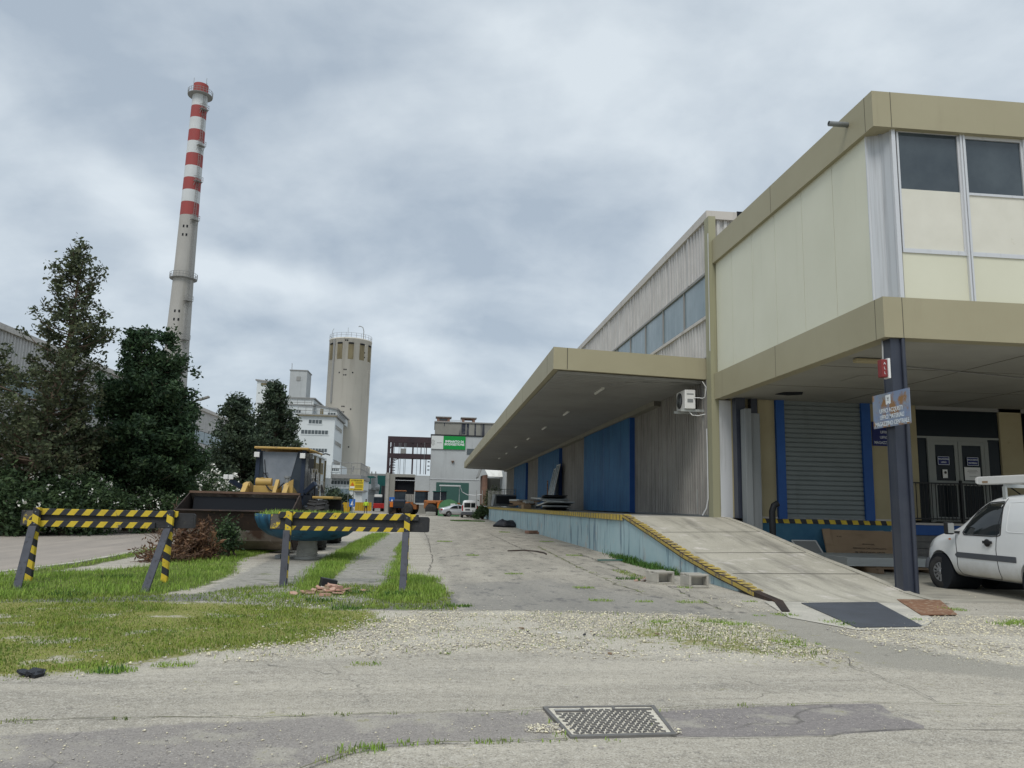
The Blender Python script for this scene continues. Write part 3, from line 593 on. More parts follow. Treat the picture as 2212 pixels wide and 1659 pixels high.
wpart('gable_cladding',lambda q:q.corr('y',Y0+.04,XW+.2,XW+22,9,ZU,.24,.07),M['corrgrey'])
wpart('window_sill',lambda q:q.box(XW-.04,XW+.115,Y0,Y1,7.40,7.50),M['trim'])
wpart('window_head',lambda q:q.box(XW+.0,XW+.115,Y0,Y1,8.87,8.95),M['facgrey'])
y=Y0+.02; i=0
while y<Y1-1:
    w=2.45; pn=MB(); pn.box(XW+.06,XW+.10,y+.04,min(y+w-.04,Y1),7.50,8.87); o=pn.build('window',M['band'],wh)
    f=MB(); f.box(XW+.02,XW+.115,y-.04,y+.04,7.50,8.87); f.build('mullion',M['facgrey'],o); y+=w; i+=1
wpart('roof_trim',lambda q:(q.box(XW-.06,XW+22,Y0-.12,Y1,ZU-.01,ZU+.26)),M['trim'])
wpart('roof_patch',lambda q:(q.box(XW+.95,XW+1.55,Y0-.135,Y0+.3,ZU-.03,ZU+.285)),M['dark'])
wpart('corner_pilaster',lambda q:(q.box(XW-.10,XW+.13,22.36,22.74,DT-.01,ZU-.03)),M['pil'])
wpart('grey_pier',lambda q:(q.box(XW+.135,XW+.50,22.36,22.70,DT-.01,4.74)),M['alu'])
# canopy
can=MB(); zo,zi=6.29,6.12
def cz(x): return zo+(zi-zo)*(x-3.53)/(XW-3.53)
can.hexa([(3.53,22.9,zo-.69),(XW-.03,22.9,zi-.66),(XW-.03,89.5,zi-.66),(3.53,89.5,zo-.69),(3.53,22.9,zo),(XW-.03,22.9,zi),(XW-.03,89.5,zi),(3.53,89.5,zo)])
cn=can.build('canopy',M['fascia'],wh)
q=MB(); n=60; b0=0
for k in range(232):
    ya=23.05+k*.285
    for (yy,dz) in ((ya,0),(ya+.19,0),(ya+.2,-.045),(ya+.275,-.045)):
        q.v.append((3.70,yy,zo-.715+dz)); q.v.append((XW-.08,yy,zi-.685+dz))
for k in range(232*4-1): q.face((2*k,2*k+1,2*k+3,2*k+2))
q.build('ribbed_soffit',M['csoffit'],cn)
q=MB()
for yy in (24.2,31,38,45,52,59,66,73,80,86): q.box(3.527,3.531,yy,yy+.02,zo-.68,zo-.01)
q.box(3.95,3.97,22.893,22.899,zo-.68,zo-.02)
q.build('panel_seam',M['seam'],cn)
q=MB(); q.hexa([(XW-.36,27.6,5.22),(XW+.02,27.9,5.22),(XW+.02,Y1,5.22),(XW-.36,Y1,5.22),(XW-.36,27.6,5.42),(XW+.02,27.9,5.42),(XW+.02,Y1,5.42),(XW-.36,Y1,5.42)]); q.build('door_track_cover',mat('grey_beige_track_cover',(.27,.26,.215),.7,col2=(.23,.22,.185)),wh)
q=MB()
for y,w in ((23.95,.10),(25.85,.10)): q.box(XW-.03,XW-.012,y,y+w,DT+.08,DT+.85)
q.build('repair_strip',M['metalsheet'],wh)
# lamps under the canopy
lampm=mat('tube_lamp_diffuser',(.62,.62,.58),.4)
L0=None
for i,(u,v) in enumerate(((1075,450),(840,598),(685,697),(575,767),(497,823),(432,865),(377,900))):
    y=[26.1,32.8,39.5,46.1,53,59.8,66.6][i]; x=5.65
    nm=('closest to the camera','second from the near end','third from the near end','fourth, halfway along','third from the far end','second from the far end','farthest away')[i]
    if L0 is None:
        L0=thing('tube_lamp','',' ',(x,y,5.5)); q=MB(); q.box(-.09,.09,-.66,.66,0,.05); q.build('lamp_body',M['white'],L0,local=True,bevel=.01)
        q=MB(); q.tube([(0,-.62,-.035),(0,.62,-.035)],.055,10); q.build('diffuser',lampm,L0,local=True); t=L0
    else: t=copy_tree(L0); t.location=(x,y,5.5)
    tag(t,'fluorescent tube lamp under the beige canopy, '+nm,'lamp','tube lamps under the canopy')
q=MB(); q.tube([(5.65,26.9,5.535),(5.65,70,5.535)],.018,6); q.tube([(5.65,25.4,5.52),(5.75,24.6,5.48),(6.1,24.1,5.47),(6.8,23.7,5.43),(7.9,23.4,5.40),(8.25,23.2,5.38)],.018,6)
tag(q.build('lamp_cable',M['facgrey'],loc=(5.65,26.5,5.5)),'thin cable linking the tube lamps beneath the canopy','cable')
# air conditioner
ac=thing('air_conditioner','off-white outdoor air conditioning unit on a bracket under the canopy corner','air conditioner',(8.0,23.6,4.5))
q=MB(); q.box(7.72,8.06,23.1,23.95,4.55,5.15); q.build('casing',M['white'],ac,bevel=.02)
q=MB(); q.lathe((7.715,23.62,4.85),[(0,-.012),(.25,-.012),(.25,.004),(0,.004)],28,axis='x'); q.build('fan_opening',M['dark'],ac)
q=MB()
for k in range(9):
    r=.03+.025*k
    pts=[(7.695,23.62+r*math.cos(a),4.85+r*math.sin(a)) for a in np.linspace(0,2*math.pi,25)]; q.tube(pts,.004,4,cap=False)
q.build('fan_grille',M['grey'],ac)
q=MB(); q.box(7.60,XW-.02,23.16,23.22,4.47,4.545); q.box(7.60,XW-.02,23.80,23.86,4.47,4.545); q.box(XW-.05,XW-.02,23.16,23.22,4.0,5.3); q.box(XW-.05,XW-.02,23.80,23.86,4.47,5.1); q.build('bracket',M['metalsheet'],ac)
q=MB(); q.box(7.80,7.98,23.092,23.098,4.75,4.86,0); q.box(7.78,8.0,23.090,23.097,5.0,5.03); q.build('side_label',M['grey'],ac)
q=MB(); q.tube([(8.0,23.1,4.9),(8.12,22.95,4.88),(8.22,22.9,4.86),(8.28,22.85,4.9),(8.3,22.8,5.2),(8.2,22.85,5.38)],.014,6); q.tube([(7.9,23.3,4.5),(7.95,23.1,4.35),(8.1,22.95,4.32),(8.26,22.8,4.36)],.014,6); q.build('hose',M['white'],ac)
q=MB(); q.tube([(8.26,22.7,3.9),(8.27,22.7,3.2),(8.27,22.7,1.8),(8.22,22.72,1.5),(8.12,22.8,1.28)],.02,7); q.tube([(8.27,22.33,6.25),(8.27,22.33,10)],.012,5)
tag(q.build('drain_hose',M['alu'],loc=(8.26,22.7,1.24)),'thin pale drain pipe running down the olive pilaster','pipe')
# ================================================================ OFFICE BLOCK
of=thing('office_block','cream and beige panelled upper office storey carried on a dark steel column','office building',(8.4,13.45,0))
def opart(n,f,m,par=None,**k):
    q=MB(); f(q); return q.build(n,m,par or of,**k)
XE=27.
def ring(q,z0,z1,t=.3):
    q.box(XW,XW+t,13.45,22.34,z0,z1); q.box(XW+t,XE,13.45,13.45+t,z0,z1)
uf=opart('upper_fascia',lambda q:ring(q,9.03,9.78),M['fascia']); lf=opart('lower_fascia',lambda q:ring(q,4.76,5.55),M['fascia'])
for par,z0,z1 in ((uf,9.03,9.78),(lf,4.76,5.55)):
    def f(q):
        for y in (13.72,18.13): q.box(XW-.003,XW,y,y+.012,z0+.005,z1)
        q.box(8.78,8.792,13.446,13.45,z0+.005,z1); q.box(16.9,16.912,13.446,13.45,z0+.005,z1)
    opart('seam',f,M['seam'],par)
opart('roof',lambda q:q.box(XW+.3,XE,13.75,22.34,9.3,9.7),M['trim'])
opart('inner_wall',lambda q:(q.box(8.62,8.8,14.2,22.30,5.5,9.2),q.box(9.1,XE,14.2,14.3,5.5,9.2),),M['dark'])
ysm=[13.90,15.27,16.70,18.18,19.62,21.08,22.33]
for a,b_ in zip(ysm[:-1],ysm[1:]): opart('side_panel',lambda q:q.box(8.50,8.58,a+.008,b_-.008,5.5,9.05),M['cream'])
def f(q):
    P=[(8.50,13.90),(8.745,13.80),(8.86,13.56),(8.88,13.75),(8.8,13.95),(8.52,13.95)]
    q.prism(P,'z',5.5,9.06)
opart('corner_post',f,M['corner'])
opart('corner_strip',lambda q:(q.box(8.482,8.52,13.885,13.91,5.54,9.04),q.box(8.82,8.90,13.53,13.6,5.54,9.04)),M['alu'])
FY=13.58; mx=[8.90,10.33,11.70,13.07,14.44,15.81,17.18]
for a,b_ in zip(mx[:-1],mx[1:]):
    opart('lower_panel',lambda q:q.box(a+.05,b_-.05,FY+.01,FY+.06,5.5,6.50),M['cream'])
    up=.10 if a>9 else 0
    wf=opart('window_frame',lambda q:(q.box(a+.05,b_-.05,FY-.015,FY+.05,6.50,6.585),q.box(a+.05,b_-.05,FY-.01,FY+.05,8.97,9.05) if up else q.box(a+.05,b_-.05,FY-.0,FY+.05,9.02,9.05),
        q.box(a+.05,a+.09,FY-.012,FY+.05,6.585,9.0),q.box(b_-.09,b_-.05,FY-.012,FY+.05,6.585,9.0),(q.box(a+.09,b_-.09,FY-.012,FY+.05,7.77,7.82) if up else None)),M['alu'])
    opart('window_pane',lambda q:q.box(a+.09,b_-.09,FY+.02,FY+.03,7.82,9.03),M['winglass'],wf)
    opart('blind_panel',lambda q:q.box(a+.09,b_-.09,FY+.012,FY+.03,6.585,7.82 if not up else 7.77),M['blind'],wf)
for a in mx[1:]: opart('mullion',lambda q:(q.box(a-.05,a-.012,FY-.05,FY+.05,5.53,9.05),q.box(a+.012,a+.05,FY-.05,FY+.05,5.53,9.05),q.box(a-.012,a+.012,FY-.02,FY+.05,5.53,9.05)),M['alu'])
sp=opart('roof_spout',lambda q:q.lathe((7.98,14.36,9.52),[(.055,0),(.055,.5),(.047,.5),(.047,.02),(.0,.02)],14,axis='x',cap=False),M['duct'])
opart('soffit',lambda q:q.box(XW+.31,XE,13.76,22.28,4.79,4.85),M['soffit'])
opart('soffit_joint',lambda q:[q.box(XW+.31,XE,y,y+.012,4.783,4.789) for y in (16.6,19.5)]+[q.box(x,x+.012,13.8,22.2,4.783,4.789) for x in (12.2,15.6,19)],M['seam'])
opart('soffit_hole',lambda q:q.prism([(9.75,20.6),(10.25,20.45),(10.45,20.9),(10.15,21.15),(9.7,21.05)],'z',4.775,4.782),M['dark'])
opart('soffit_patch',lambda q:q.box(10.3,11.5,17.6,18.5,4.776,4.785),M['soffit'])
BY=22.3; M['dframe']=mat('dull_grey_door_frame',(.26,.275,.26),.6)
bw=None
for bb in ((9.72,10.24,BY,BY+.2,DT+.04,4.8),(13.26,14.80,BY,BY+.2,DT+.04,4.8),(17.55,18.3,BY-.02,BY+.2,DT,4.8),(8.9,9.715,BY+.05,BY+.25,DT,4.8),(21,XE,BY,BY+.2,0,4.8)): opart('back_wall',lambda q:q.box(*bb),M['beigewall'])
opart('side_wall',lambda q:q.box(XE-.2,XE,13.7,22.5,0,4.8),M['beigewall'])
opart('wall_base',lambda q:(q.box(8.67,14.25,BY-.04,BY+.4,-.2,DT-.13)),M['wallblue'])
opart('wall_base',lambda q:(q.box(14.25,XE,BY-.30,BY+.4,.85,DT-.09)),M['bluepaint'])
opart('block_base',lambda q:[q.box(14.25,XE,BY-.34+.012*(k%2),BY+.3,-.1+k*.19,-.1+k*.19+.178) for k in range(5)],M['iron'])
opart('wall_sill',lambda q:(q.box(14.25,XE,BY-.34,BY+.3,DT-.09,DT-.03),q.box(9.7,10.23,BY-.05,BY+.1,DT,DT+.05),q.box(13.27,14.25,BY-.05,BY+.1,DT,DT+.05)),M['trim'])
opart('hazard_strip',lambda q:q.box(9.55,14.25,BY-.07,BY+.1,DT-.13,DT-.005),M['ystripe'])
opart('paint_patch',lambda q:(q.prism([(12.9,.93),(13.5,.95),(13.7,.90),(13.68,.84),(12.95,.84)],'y',BY-.046,BY-.041),q.prism([(13.75,.98),(14.0,.95),(14.02,.8),(13.85,.83),(13.8,.9)],'y',BY-.046,BY-.041)),M['concrete'])
sh=MB()
for k in range(25):
    z=DT+.02+k*.142; sh.prism([(BY-.03,z),(BY-.045,z+.02),(BY-.045,z+.115),(BY-.025,z+.13),(BY+.01,z+.13),(BY+.01,z)],'x',10.50,12.96)
sh.box(10.5,12.96,BY-.005,BY+.005,DT,4.8)
rs=sh.build('roller_shutter',M['shutter'],of)
opart('shutter_bottom_bar',lambda q:q.box(10.5,12.96,BY-.055,BY-.01,DT,DT+.05),M['duct'],rs)
for a,b_ in ((10.24,10.50),(12.96,13.25)): opart('shutter_post',lambda q:(q.box(a,b_,BY-.12,BY+.15,DT-.004,4.79)),M['bluepaint'])
opart('dark_post',lambda q:(q.box(8.92,9.20,22.0,22.30,DT-.01,4.79)),M['navy'])
opart('dark_post',lambda q:(q.box(9.42,9.62,22.1,22.30,.5,4.79)),M['navy'])
# glazed entrance
opart('entrance_void',lambda q:(q.box(14.8,17.55,BY+.35,BY+.45,DT,4.8),q.box(18.3,21.,BY+.35,BY+.45,DT,4.8)),M['dark'])
def door_unit(x0,x1,c):
    fr=opart('door_frame',lambda q:(q.box(x0,x1,BY+.0,BY+.08,3.715,3.81),q.box(x0,x0+.13,BY-.02,BY+.1,DT,3.72),q.box(x1-.13,x1,BY-.02,BY+.1,DT,3.72),q.box(x0-.32,x1+.42,BY+.02,BY+.07,3.80,3.86)),M['dframe'])
    mid=(x0+x1)/2
    for a,b_ in ((x0+.13,mid-.01),(mid+.01,x1-.13)):
        dl=opart('door_leaf',lambda q:(q.box(a,a+.11,BY-.01,BY+.05,DT+.02,3.71),q.box(b_-.11,b_,BY-.01,BY+.05,DT+.02,3.71),q.box(a+.11,b_-.11,BY-.01,BY+.05,DT+.02,DT+.16),q.box(a+.11,b_-.11,BY-.01,BY+.05,3.6,3.71),q.box(a+.11,b_-.11,BY-.01,BY+.05,2.36,2.50)),M['dframe'])
        opart('door_glass',lambda q:(q.box(a+.11,b_-.11,BY+.015,BY+.025,DT+.16,2.36),q.box(a+.11,b_-.11,BY+.015,BY+.025,2.5,3.6)),M['darkglass'],dl)
    opart('transom_glass',lambda q:(q.box(x0-.32,x1+.42,BY+.04,BY+.05,3.86,4.7)),M['darkglass'],fr)
    opart('side_glass',lambda q:q.box(x0-.32,x0,BY+.04,BY+.05,DT,3.8),M['darkglass'],fr); opart('side_glass',lambda q:q.box(x1,x1+.42,BY+.04,BY+.05,DT,3.8),M['darkglass'],fr)
    return fr
door_unit(15.12,17.12,0); door_unit(18.9,20.6,1)
opart('head_beam',lambda q:q.box(14.8,XE,BY-.02,BY+.2,4.68,4.795),M['facgrey'])
# column: H-section in dark blue paint
def f(q):
    cx,cy=8.70,13.66; q.box(cx-.15,cx+.15,cy-.14,cy-.12,-.1,4.79); q.box(cx-.15,cx+.15,cy+.12,cy+.14,-.1,4.79); q.box(cx-.012,cx+.012,cy-.12,cy+.12,-.1,4.79); q.box(cx-.14,cx-.125,cy-.12,cy+.12,-.1,4.79)
    q.tube([(cx+.08,cy-.17,0),(cx+.08,cy-.17,4.78)],.035,8)
opart('column',f,M['navy'],bevel=.004)
# things under the office
q=MB(); q.box(9.02,9.22,21.6,21.95,.9,4.42); q.box(9.22,9.52,21.7,21.98,.9,4.30)
dc=q.build('cable_duct',M['duct'],loc=(9.2,21.8,.9),bevel=.015,props=('tall grey sheet metal duct standing between the dark posts beside the ramp','duct'))
q=MB(); q.tube([(9.72,21.5,.2),(9.72,21.5,1.45),(9.78,21.5,1.62),(9.9,21.5,1.68)],.09,10)
q.build('bollard',M['black'],loc=(9.72,21.5,.2),props=('short black rounded guard at the right foot of the grey duct','bollard'))
M['dred']=mat('faded_red_cover',(.20,.03,.03),.5)
al=thing('alarm_box','red and white alarm box high on the dark blue column','alarm box',(8.5,13.5,3.95)); bx=gy(*z7(980,225),13.36); bt=gy(*z7(1005,135),13.36)
q=MB(); q.box(bx.x,bt.x,13.36,13.50,bx.z,bt.z); q.build('red_cover',M['dred'],al,bevel=.01)
q=MB(); q.box(bt.x+.002,bt.x+.045,13.34,13.50,bx.z-.02,bt.z+.02); q.build('back_plate',M['white'],al); q=MB(); q.tube([(bt.x,13.5,bt.z),(8.44,13.6,4.6),(8.5,13.7,4.75)],.015,6); q.build('cable',M['facgrey'],al)
for k in range(3):
    text('lettering',('A','L','L')[k],.07,M['letter'],al,frame(((bx.x+bt.x)/2,13.356,bt.z-.08-k*.09),(1,0,0),(0,0,1)),thick=.002)
em=thing('emergency_lamp','dull oval emergency lamp on the soffit left of the column','lamp',(9.4,15.6,4.7)); q=MB(); q.box(9.0,9.62,15.5,15.66,4.68,4.775); q.build('housing',M['beigewall'],em,bevel=.03)
q=MB(); q.box(10.3,10.5,16.1,16.25,4.68,4.775); tag(q.build('junction_box',M['grey'],loc=(10.4,16.2,4.7),bevel=.02),'small grey junction box on the soffit right of the column','junction box')
q=MB(); q.tube([(10.5,16.2,4.76),(12,16.5,4.76),(15,17.2,4.765),(20,18.2,4.765)],.015,5); tag(q.build('soffit_cable',M['facgrey'],loc=(10.5,16.2,4.76)),'thin cable running right along the office soffit','cable')
# signs
def sign_board(name,label,cat,P0,x,y,w,h,m,rows,lm,t=.012,sx=1.,extra=None):
    """flat sign: P0 lower-left corner, x along, y up"""
    X=Vector(x).normalized();Y=Vector(y).normalized();N=X.cross(Y).normalized(); P0=Vector(P0)
    s=thing(name,label,cat,P0); q=MB(); c=P0+X*w/2+Y*h/2
    q.obox(c,(w,h,t),Matrix((X,Y,N)).transposed(),0); q.build('board',m,s)
    for (tx,u,v,sz) in rows: text('lettering',tx,sz,lm,s,frame(P0+X*u+Y*v+N*(t/2+.002),X,Y),thick=.002,sx=sx,bold=.002)
    if extra: extra(s,P0,X,Y,N,t)
    return s
def sticker(s,P0,X,Y,N,t):
    q=MB(); a=.36*.78; c=P0+X*SW*.44+Y*SH*.80+N*(t/2+.002)
    pts=[(-.055,.085),(.055,.09),(.055,-.075),(.03,-.095),(.0,-.065),(-.02,-.095),(-.05,-.09)]
    q.poly([c+X*u+Y*v for u,v in [(1.5*a_,b2_) for a_,b2_ in pts]]); q.build('sticker',M['lettercl'],s)
    q=MB(); q.poly([c+X*u+Y*v+N*.002 for u,v in((-.03,.05),(.0,.03),(.03,.05),(.02,.0),(-.02,.0))]); q.poly([c+X*u+Y*v+N*.002 for u,v in((-.035,-.015),(.035,-.012),(.035,-.02),(-.035,-.023))]); q.build('sticker_emblem',M['grey'],s)
SP=gx(*z7(938,497),8.46); SW=SP.y-gx(*z7(1130,465),8.46).y; SH=gx(*z7(930,327),8.46).z-SP.z
sign_board('column_sign','faded blue and rusty sign with three lines of white letters fixed on the column','sign',tuple(SP),(0,-1,0),(0,0,1),SW,SH,M['signold'],
  [('UFFICI ACQUISTI',SW*.5,SH*.48,.115),('UFFICI MATERIALI',SW*.52,SH*.29,.115),('MAGAZZINO CENTRALE',SW*.51,SH*.10,.115)],M['letter'],sx=.84,extra=sticker)
def emb(s,P0,X,Y,N,t):
    q=MB(); c=P0+X*.62+Y*.62+N*(t/2+.002); q.poly([c+X*u+Y*v for u,v in((-.05,-.02),(.05,-.02),(.02,.03),(0,.08),(-.03,.03))]); q.poly([c+X*u+Y*v for u,v in((-.09,-.07),(.09,-.07),(.09,-.045),(-.09,-.045))]); q.build('emblem',M['letter'],s)
sign_board('wall_sign','navy blue sign with pale letters on the beige wall behind the column','sign',(13.33,BY-.03,3.50),(1,0,0),(0,0,1),1.2,.74,M['signblue'],
  [('UFFICI ACQUISTI',.63,.42,.115),('UFFICI MATERIALI',.63,.26,.115),('MAGAZZINO CENTRALE',.6,.10,.115)],M['letter'],sx=.85,extra=emb)
def rr(s,P0,X,Y,N,t):
    q=MB(); 
    for v in (.10,.24): q.obox(P0+X*.15+Y*v+N*.008,(.22,.06,.003),Matrix((X,Y,N)).transposed())
    q.build('white_band',M['letter'],s)
sign_board('fire_notice','small red and white notice under the navy wall sign','notice',(13.93,BY-.03,3.04),(1,0,0),(0,0,1),.3,.34,M['red'],[],M['letter'],extra=rr)
for nm,lab,x0,rows in (('door_sign','small blue sign on the left glass door of the entrance',15.42,[('MAGAZZINO',.19,.18,.06),('UFFICI',.19,.08,.06)]),('door_sign','small blue sign on the right glass door of the entrance',16.38,[('MAGAZZINO',.19,.18,.06),('MATERIALI',.19,.08,.06)])):
    def br(s,P0,X,Y,N,t):
        q=MB(); R3=Matrix((X,Y,N)).transposed()
        for c,sz in ((X*.19+Y*.01,(.37,.012,.002)),(X*.19+Y*.25,(.37,.012,.002)),(X*.01+Y*.13,(.012,.24,.002)),(X*.37+Y*.13,(.012,.24,.002))): q.obox(P0+c+N*.009,sz,R3)
        q.build('white_border',M['letter'],s)
    sign_board(nm,lab,'sign',(x0,BY-.02,2.98),(1,0,0),(0,0,1),.38,.26,M['signblue'],rows,M['letter'],extra=br)
def pap(s,P0,X,Y,N,t):
    q=MB(); q.lathe(P0+X*.09+Y*.17+N*.008,[(0,0),(.045,0)],12,axis='y',cap=False); q.build('printed_spot',M['ink'],s)
sign_board('paper_notice','small upright white paper notice on the left glass door','notice',(15.56,BY-.02,2.58),(1,0,0),(0,0,1),.16,.26,M['white'],[],M['ink'],t=.004,extra=pap)
def pap2(s,P0,X,Y,N,t):
    q=MB(); R3=Matrix((X,Y,N)).transposed()
    for v,w in ((.31,.3),(.27,.34),(.23,.24),(.12,.22)): q.obox(P0+X*.26+Y*v+N*.004,(w,.008,.002),R3)
    q.build('printed_lines',M['ink'],s)
sign_board('paper_notice','large square white paper notice on the right glass door','notice',(16.28,BY-.02,2.53),(1,0,0),(0,0,1),.52,.4,M['white'],[],M['ink'],t=.004,extra=pap2)
# railing in front of the entrance
rl=thing('railing','black iron bar railing in front of the glass entrance doors','railing',(14.5,21.9,DT-.03))
q=MB(); q.box(14.3,17.35,21.98,22.02,2.38,2.42); q.box(14.3,19.5,21.98,22.02,1.32,1.36); q.tube([(17.35,22,2.4),(17.5,22,2.36),(17.9,22,2.1),(18.1,22,1.9)],.02,6); q.build('rail',M['black'],rl)
q=MB(); x=14.35
while x<17.4: q.box(x-.009,x+.009,21.99,22.01,1.3,2.38); x+=.125
q.build('bars',M['black'],rl); q=MB()
for x in (14.32,15.92): q.box(x-.03,x+.03,21.96,22.04,DT-.03,2.5)
q.build('post',M['black'],rl)
# goods by the blue wall
cs=thing('cardboard_sheet','large flattened cardboard box leaning upside down on the blue wall','cardboard',(11.9,21.9,.2))
q=MB(); A_=[Vector(p) for p in((11.45,21.75,.20),(13.95,21.75,.18),(13.78,22.2,.92),(11.55,22.2,.95))]; n=(A_[1]-A_[0]).cross(A_[3]-A_[0]).normalized()
q.hexa([p for p in A_]+[p+n*.02 for p in A_]); q.build('sheet',M['card'],cs)
q=MB(); q.hexa([A_[0]+n*.022,A_[0].lerp(A_[1],.11)+n*.022,A_[3].lerp(A_[2],.10)+n*.05,A_[3]+n*.022]+[A_[0]+n*.05,A_[0].lerp(A_[1],.11)+n*.03,A_[3].lerp(A_[2],.10)+n*.07,A_[3]+n*.04]); q.build('crumpled_flap',M['card'],cs)
xx=(A_[1]-A_[0]).normalized(); yy=(A_[3]-A_[0]).normalized(); yy=(yy-xx*yy.dot(xx)).normalized()
if n.y>0: pass
def ct(s_,u,v,sz,sx=1.): text('printing',s_,sz,M['ink'],cs,frame(A_[0]+xx*u+yy*v-(n if n.y>0 else -n)*(.004)+(Vector((0,-.03,0))),-xx,-yy),thick=.002,sx=sx)
ct('Eurosolare',1.35,.13,.17,1.25); ct('PHOTOVOLTAIC MODULES',1.38,.29,.075,1.1); ct('EniTecnologie',1.38,.42,.06,1.1); ct('EN 36',.55,.66,.06)
ws=thing('wire_mesh_panel','small dark panel in a white frame leaning on the blue wall left of the cardboard','panel',(10.9,21.8,.1))
q=MB(); q.hexa([(10.72,21.75,.15),(11.40,21.75,.15),(11.34,22.2,.62),(10.60,22.2,.62),(10.72,21.77,.15),(11.40,21.77,.15),(11.34,22.22,.62),(10.60,22.22,.62)]); q.build('dark_sheet',M['facgrey'],ws)
q=MB(); q.bar((10.60,22.18,.62),(11.34,22.18,.62),.03,.03); q.bar((11.34,22.18,.62),(11.41,21.73,.14),.03,.03); q.bar((10.60,22.18,.62),(10.71,21.73,.14),.03,.03); q.build('white_frame',M['white'],ws)
q=MB()
for k in range(7): q.box(10.4,13.05,18.75+.012*(k%2),20.9,.145+k*.03,.145+k*.03+.024)
tag(q.build('ribbed_sheet_stack',M['metalsheet'],loc=(12.0,19.4,.1)),'stack of pale ribbed metal sheets in front of the cardboard','sheet stack')
pt=thing('wooden_pallet','worn wooden pallet under the metal sheets beside the ramp','pallet',(11.8,19.4,0))
q=MB()
for k in range(5): q.box(10.9,12.7,18.3+k*.5,18.4+k*.5,.11,.14)
q.build('deck_boards',M['timber'],pt)
for x in (11.0,11.8,12.62): q=MB(); q.box(x-.07,x+.07,18.28,20.6,.0,.11); q.build('block',M['timber'],pt)
tag((lambda q:(q.box(12.75,13.2,18.3,18.6,0,.15),q)[1])(MB()).build('concrete_block',M['concrete'],loc=(13,18.4,0)),'low pale concrete block right of the pallet, half behind the column','block')
# plates on the ground
q=MB(); pts=W2([(1731,1305),(1895,1303),(1994,1356),(1850,1358)]); q.prism([(x,y) for x,y in pts],'z',.012,.022); q.build('steel_plate',M['plate'],loc=(6.3,11,.0),props=('dark chequered steel plate lying at the foot of the ramp','steel plate'))
q=MB(); pts=W2([(1937,1297),(2030,1298),(2068,1330),(1990,1331)]); q.prism([(x,y) for x,y in pts],'z',.010,.022); q.build('rusty_plate',M['rust'],loc=(7.9,11.9,.0),props=('rust-orange steel plate on the ground right of the ramp foot','steel plate'))
mh=thing('manhole_cover','rectangular cast iron manhole cover with chevron ribs in the foreground','manhole cover',(1.27,5.47,0))
MH=[gz(*p) for p in ((1232,1597),(1462,1591),(1413,1528),(1172,1531))]   # bl br tr tl
def mp_(u,v,z): p=MH[0].lerp(MH[1],u).lerp(MH[3].lerp(MH[2],u),v); return (p.x,p.y,z)
def slab(q,u0,u1,v0,v1,z0,z1): q.hexa([mp_(u0,v0,z0),mp_(u1,v0,z0),mp_(u1,v1,z0),mp_(u0,v1,z0),mp_(u0,v0,z1),mp_(u1,v0,z1),mp_(u1,v1,z1),mp_(u0,v1,z1)])
q=MB(); slab(q,0,1,0,.055,-.02,.018); slab(q,0,1,.962,1,-.02,.018); slab(q,0,.035,.055,.962,-.02,.018); slab(q,.965,1,.055,.962,-.02,.018); q.build('frame',M['iron'],mh,bevel=.003)
q=MB(); slab(q,.035,.965,.055,.962,-.02,.010); q.build('lid',M['grit'],mh)
q=MB()
for r in range(13):
    v=.11+r*.062
    for k in range(15):
        u=.085+k*.058+(.029 if r%2 else 0)
        if u>.90 or (r>=11 and (k<4)): continue
        w=.021; s=.012 if (k+r)%2 else -.012
        q.hexa([mp_(u-w,v-s-.011,.009),mp_(u+w,v+s-.011,.009),mp_(u+w,v+s+.011,.009),mp_(u-w,v-s+.011,.009),mp_(u-w,v-s-.009,.019),mp_(u+w,v+s-.009,.019),mp_(u+w,v+s+.009,.019),mp_(u-w,v-s+.009,.019)])
q.build('chevron_ribs',M['iron'],mh)
q=MB(); slab(q,.08,.32,.83,.91,.011,.015); q.build('plaque',M['concrete'],mh); q=MB(); slab(q,.32,.34,.82,.93,.011,.022); slab(q,.07,.34,.80,.82,.011,.022); q.build('raised_border',M['iron'],mh); q=MB(); slab(q,.6,.62,.86,.93,.011,.022); slab(q,.60,.95,.84,.86,.011,.022); q.build('raised_border',M['iron'],mh)
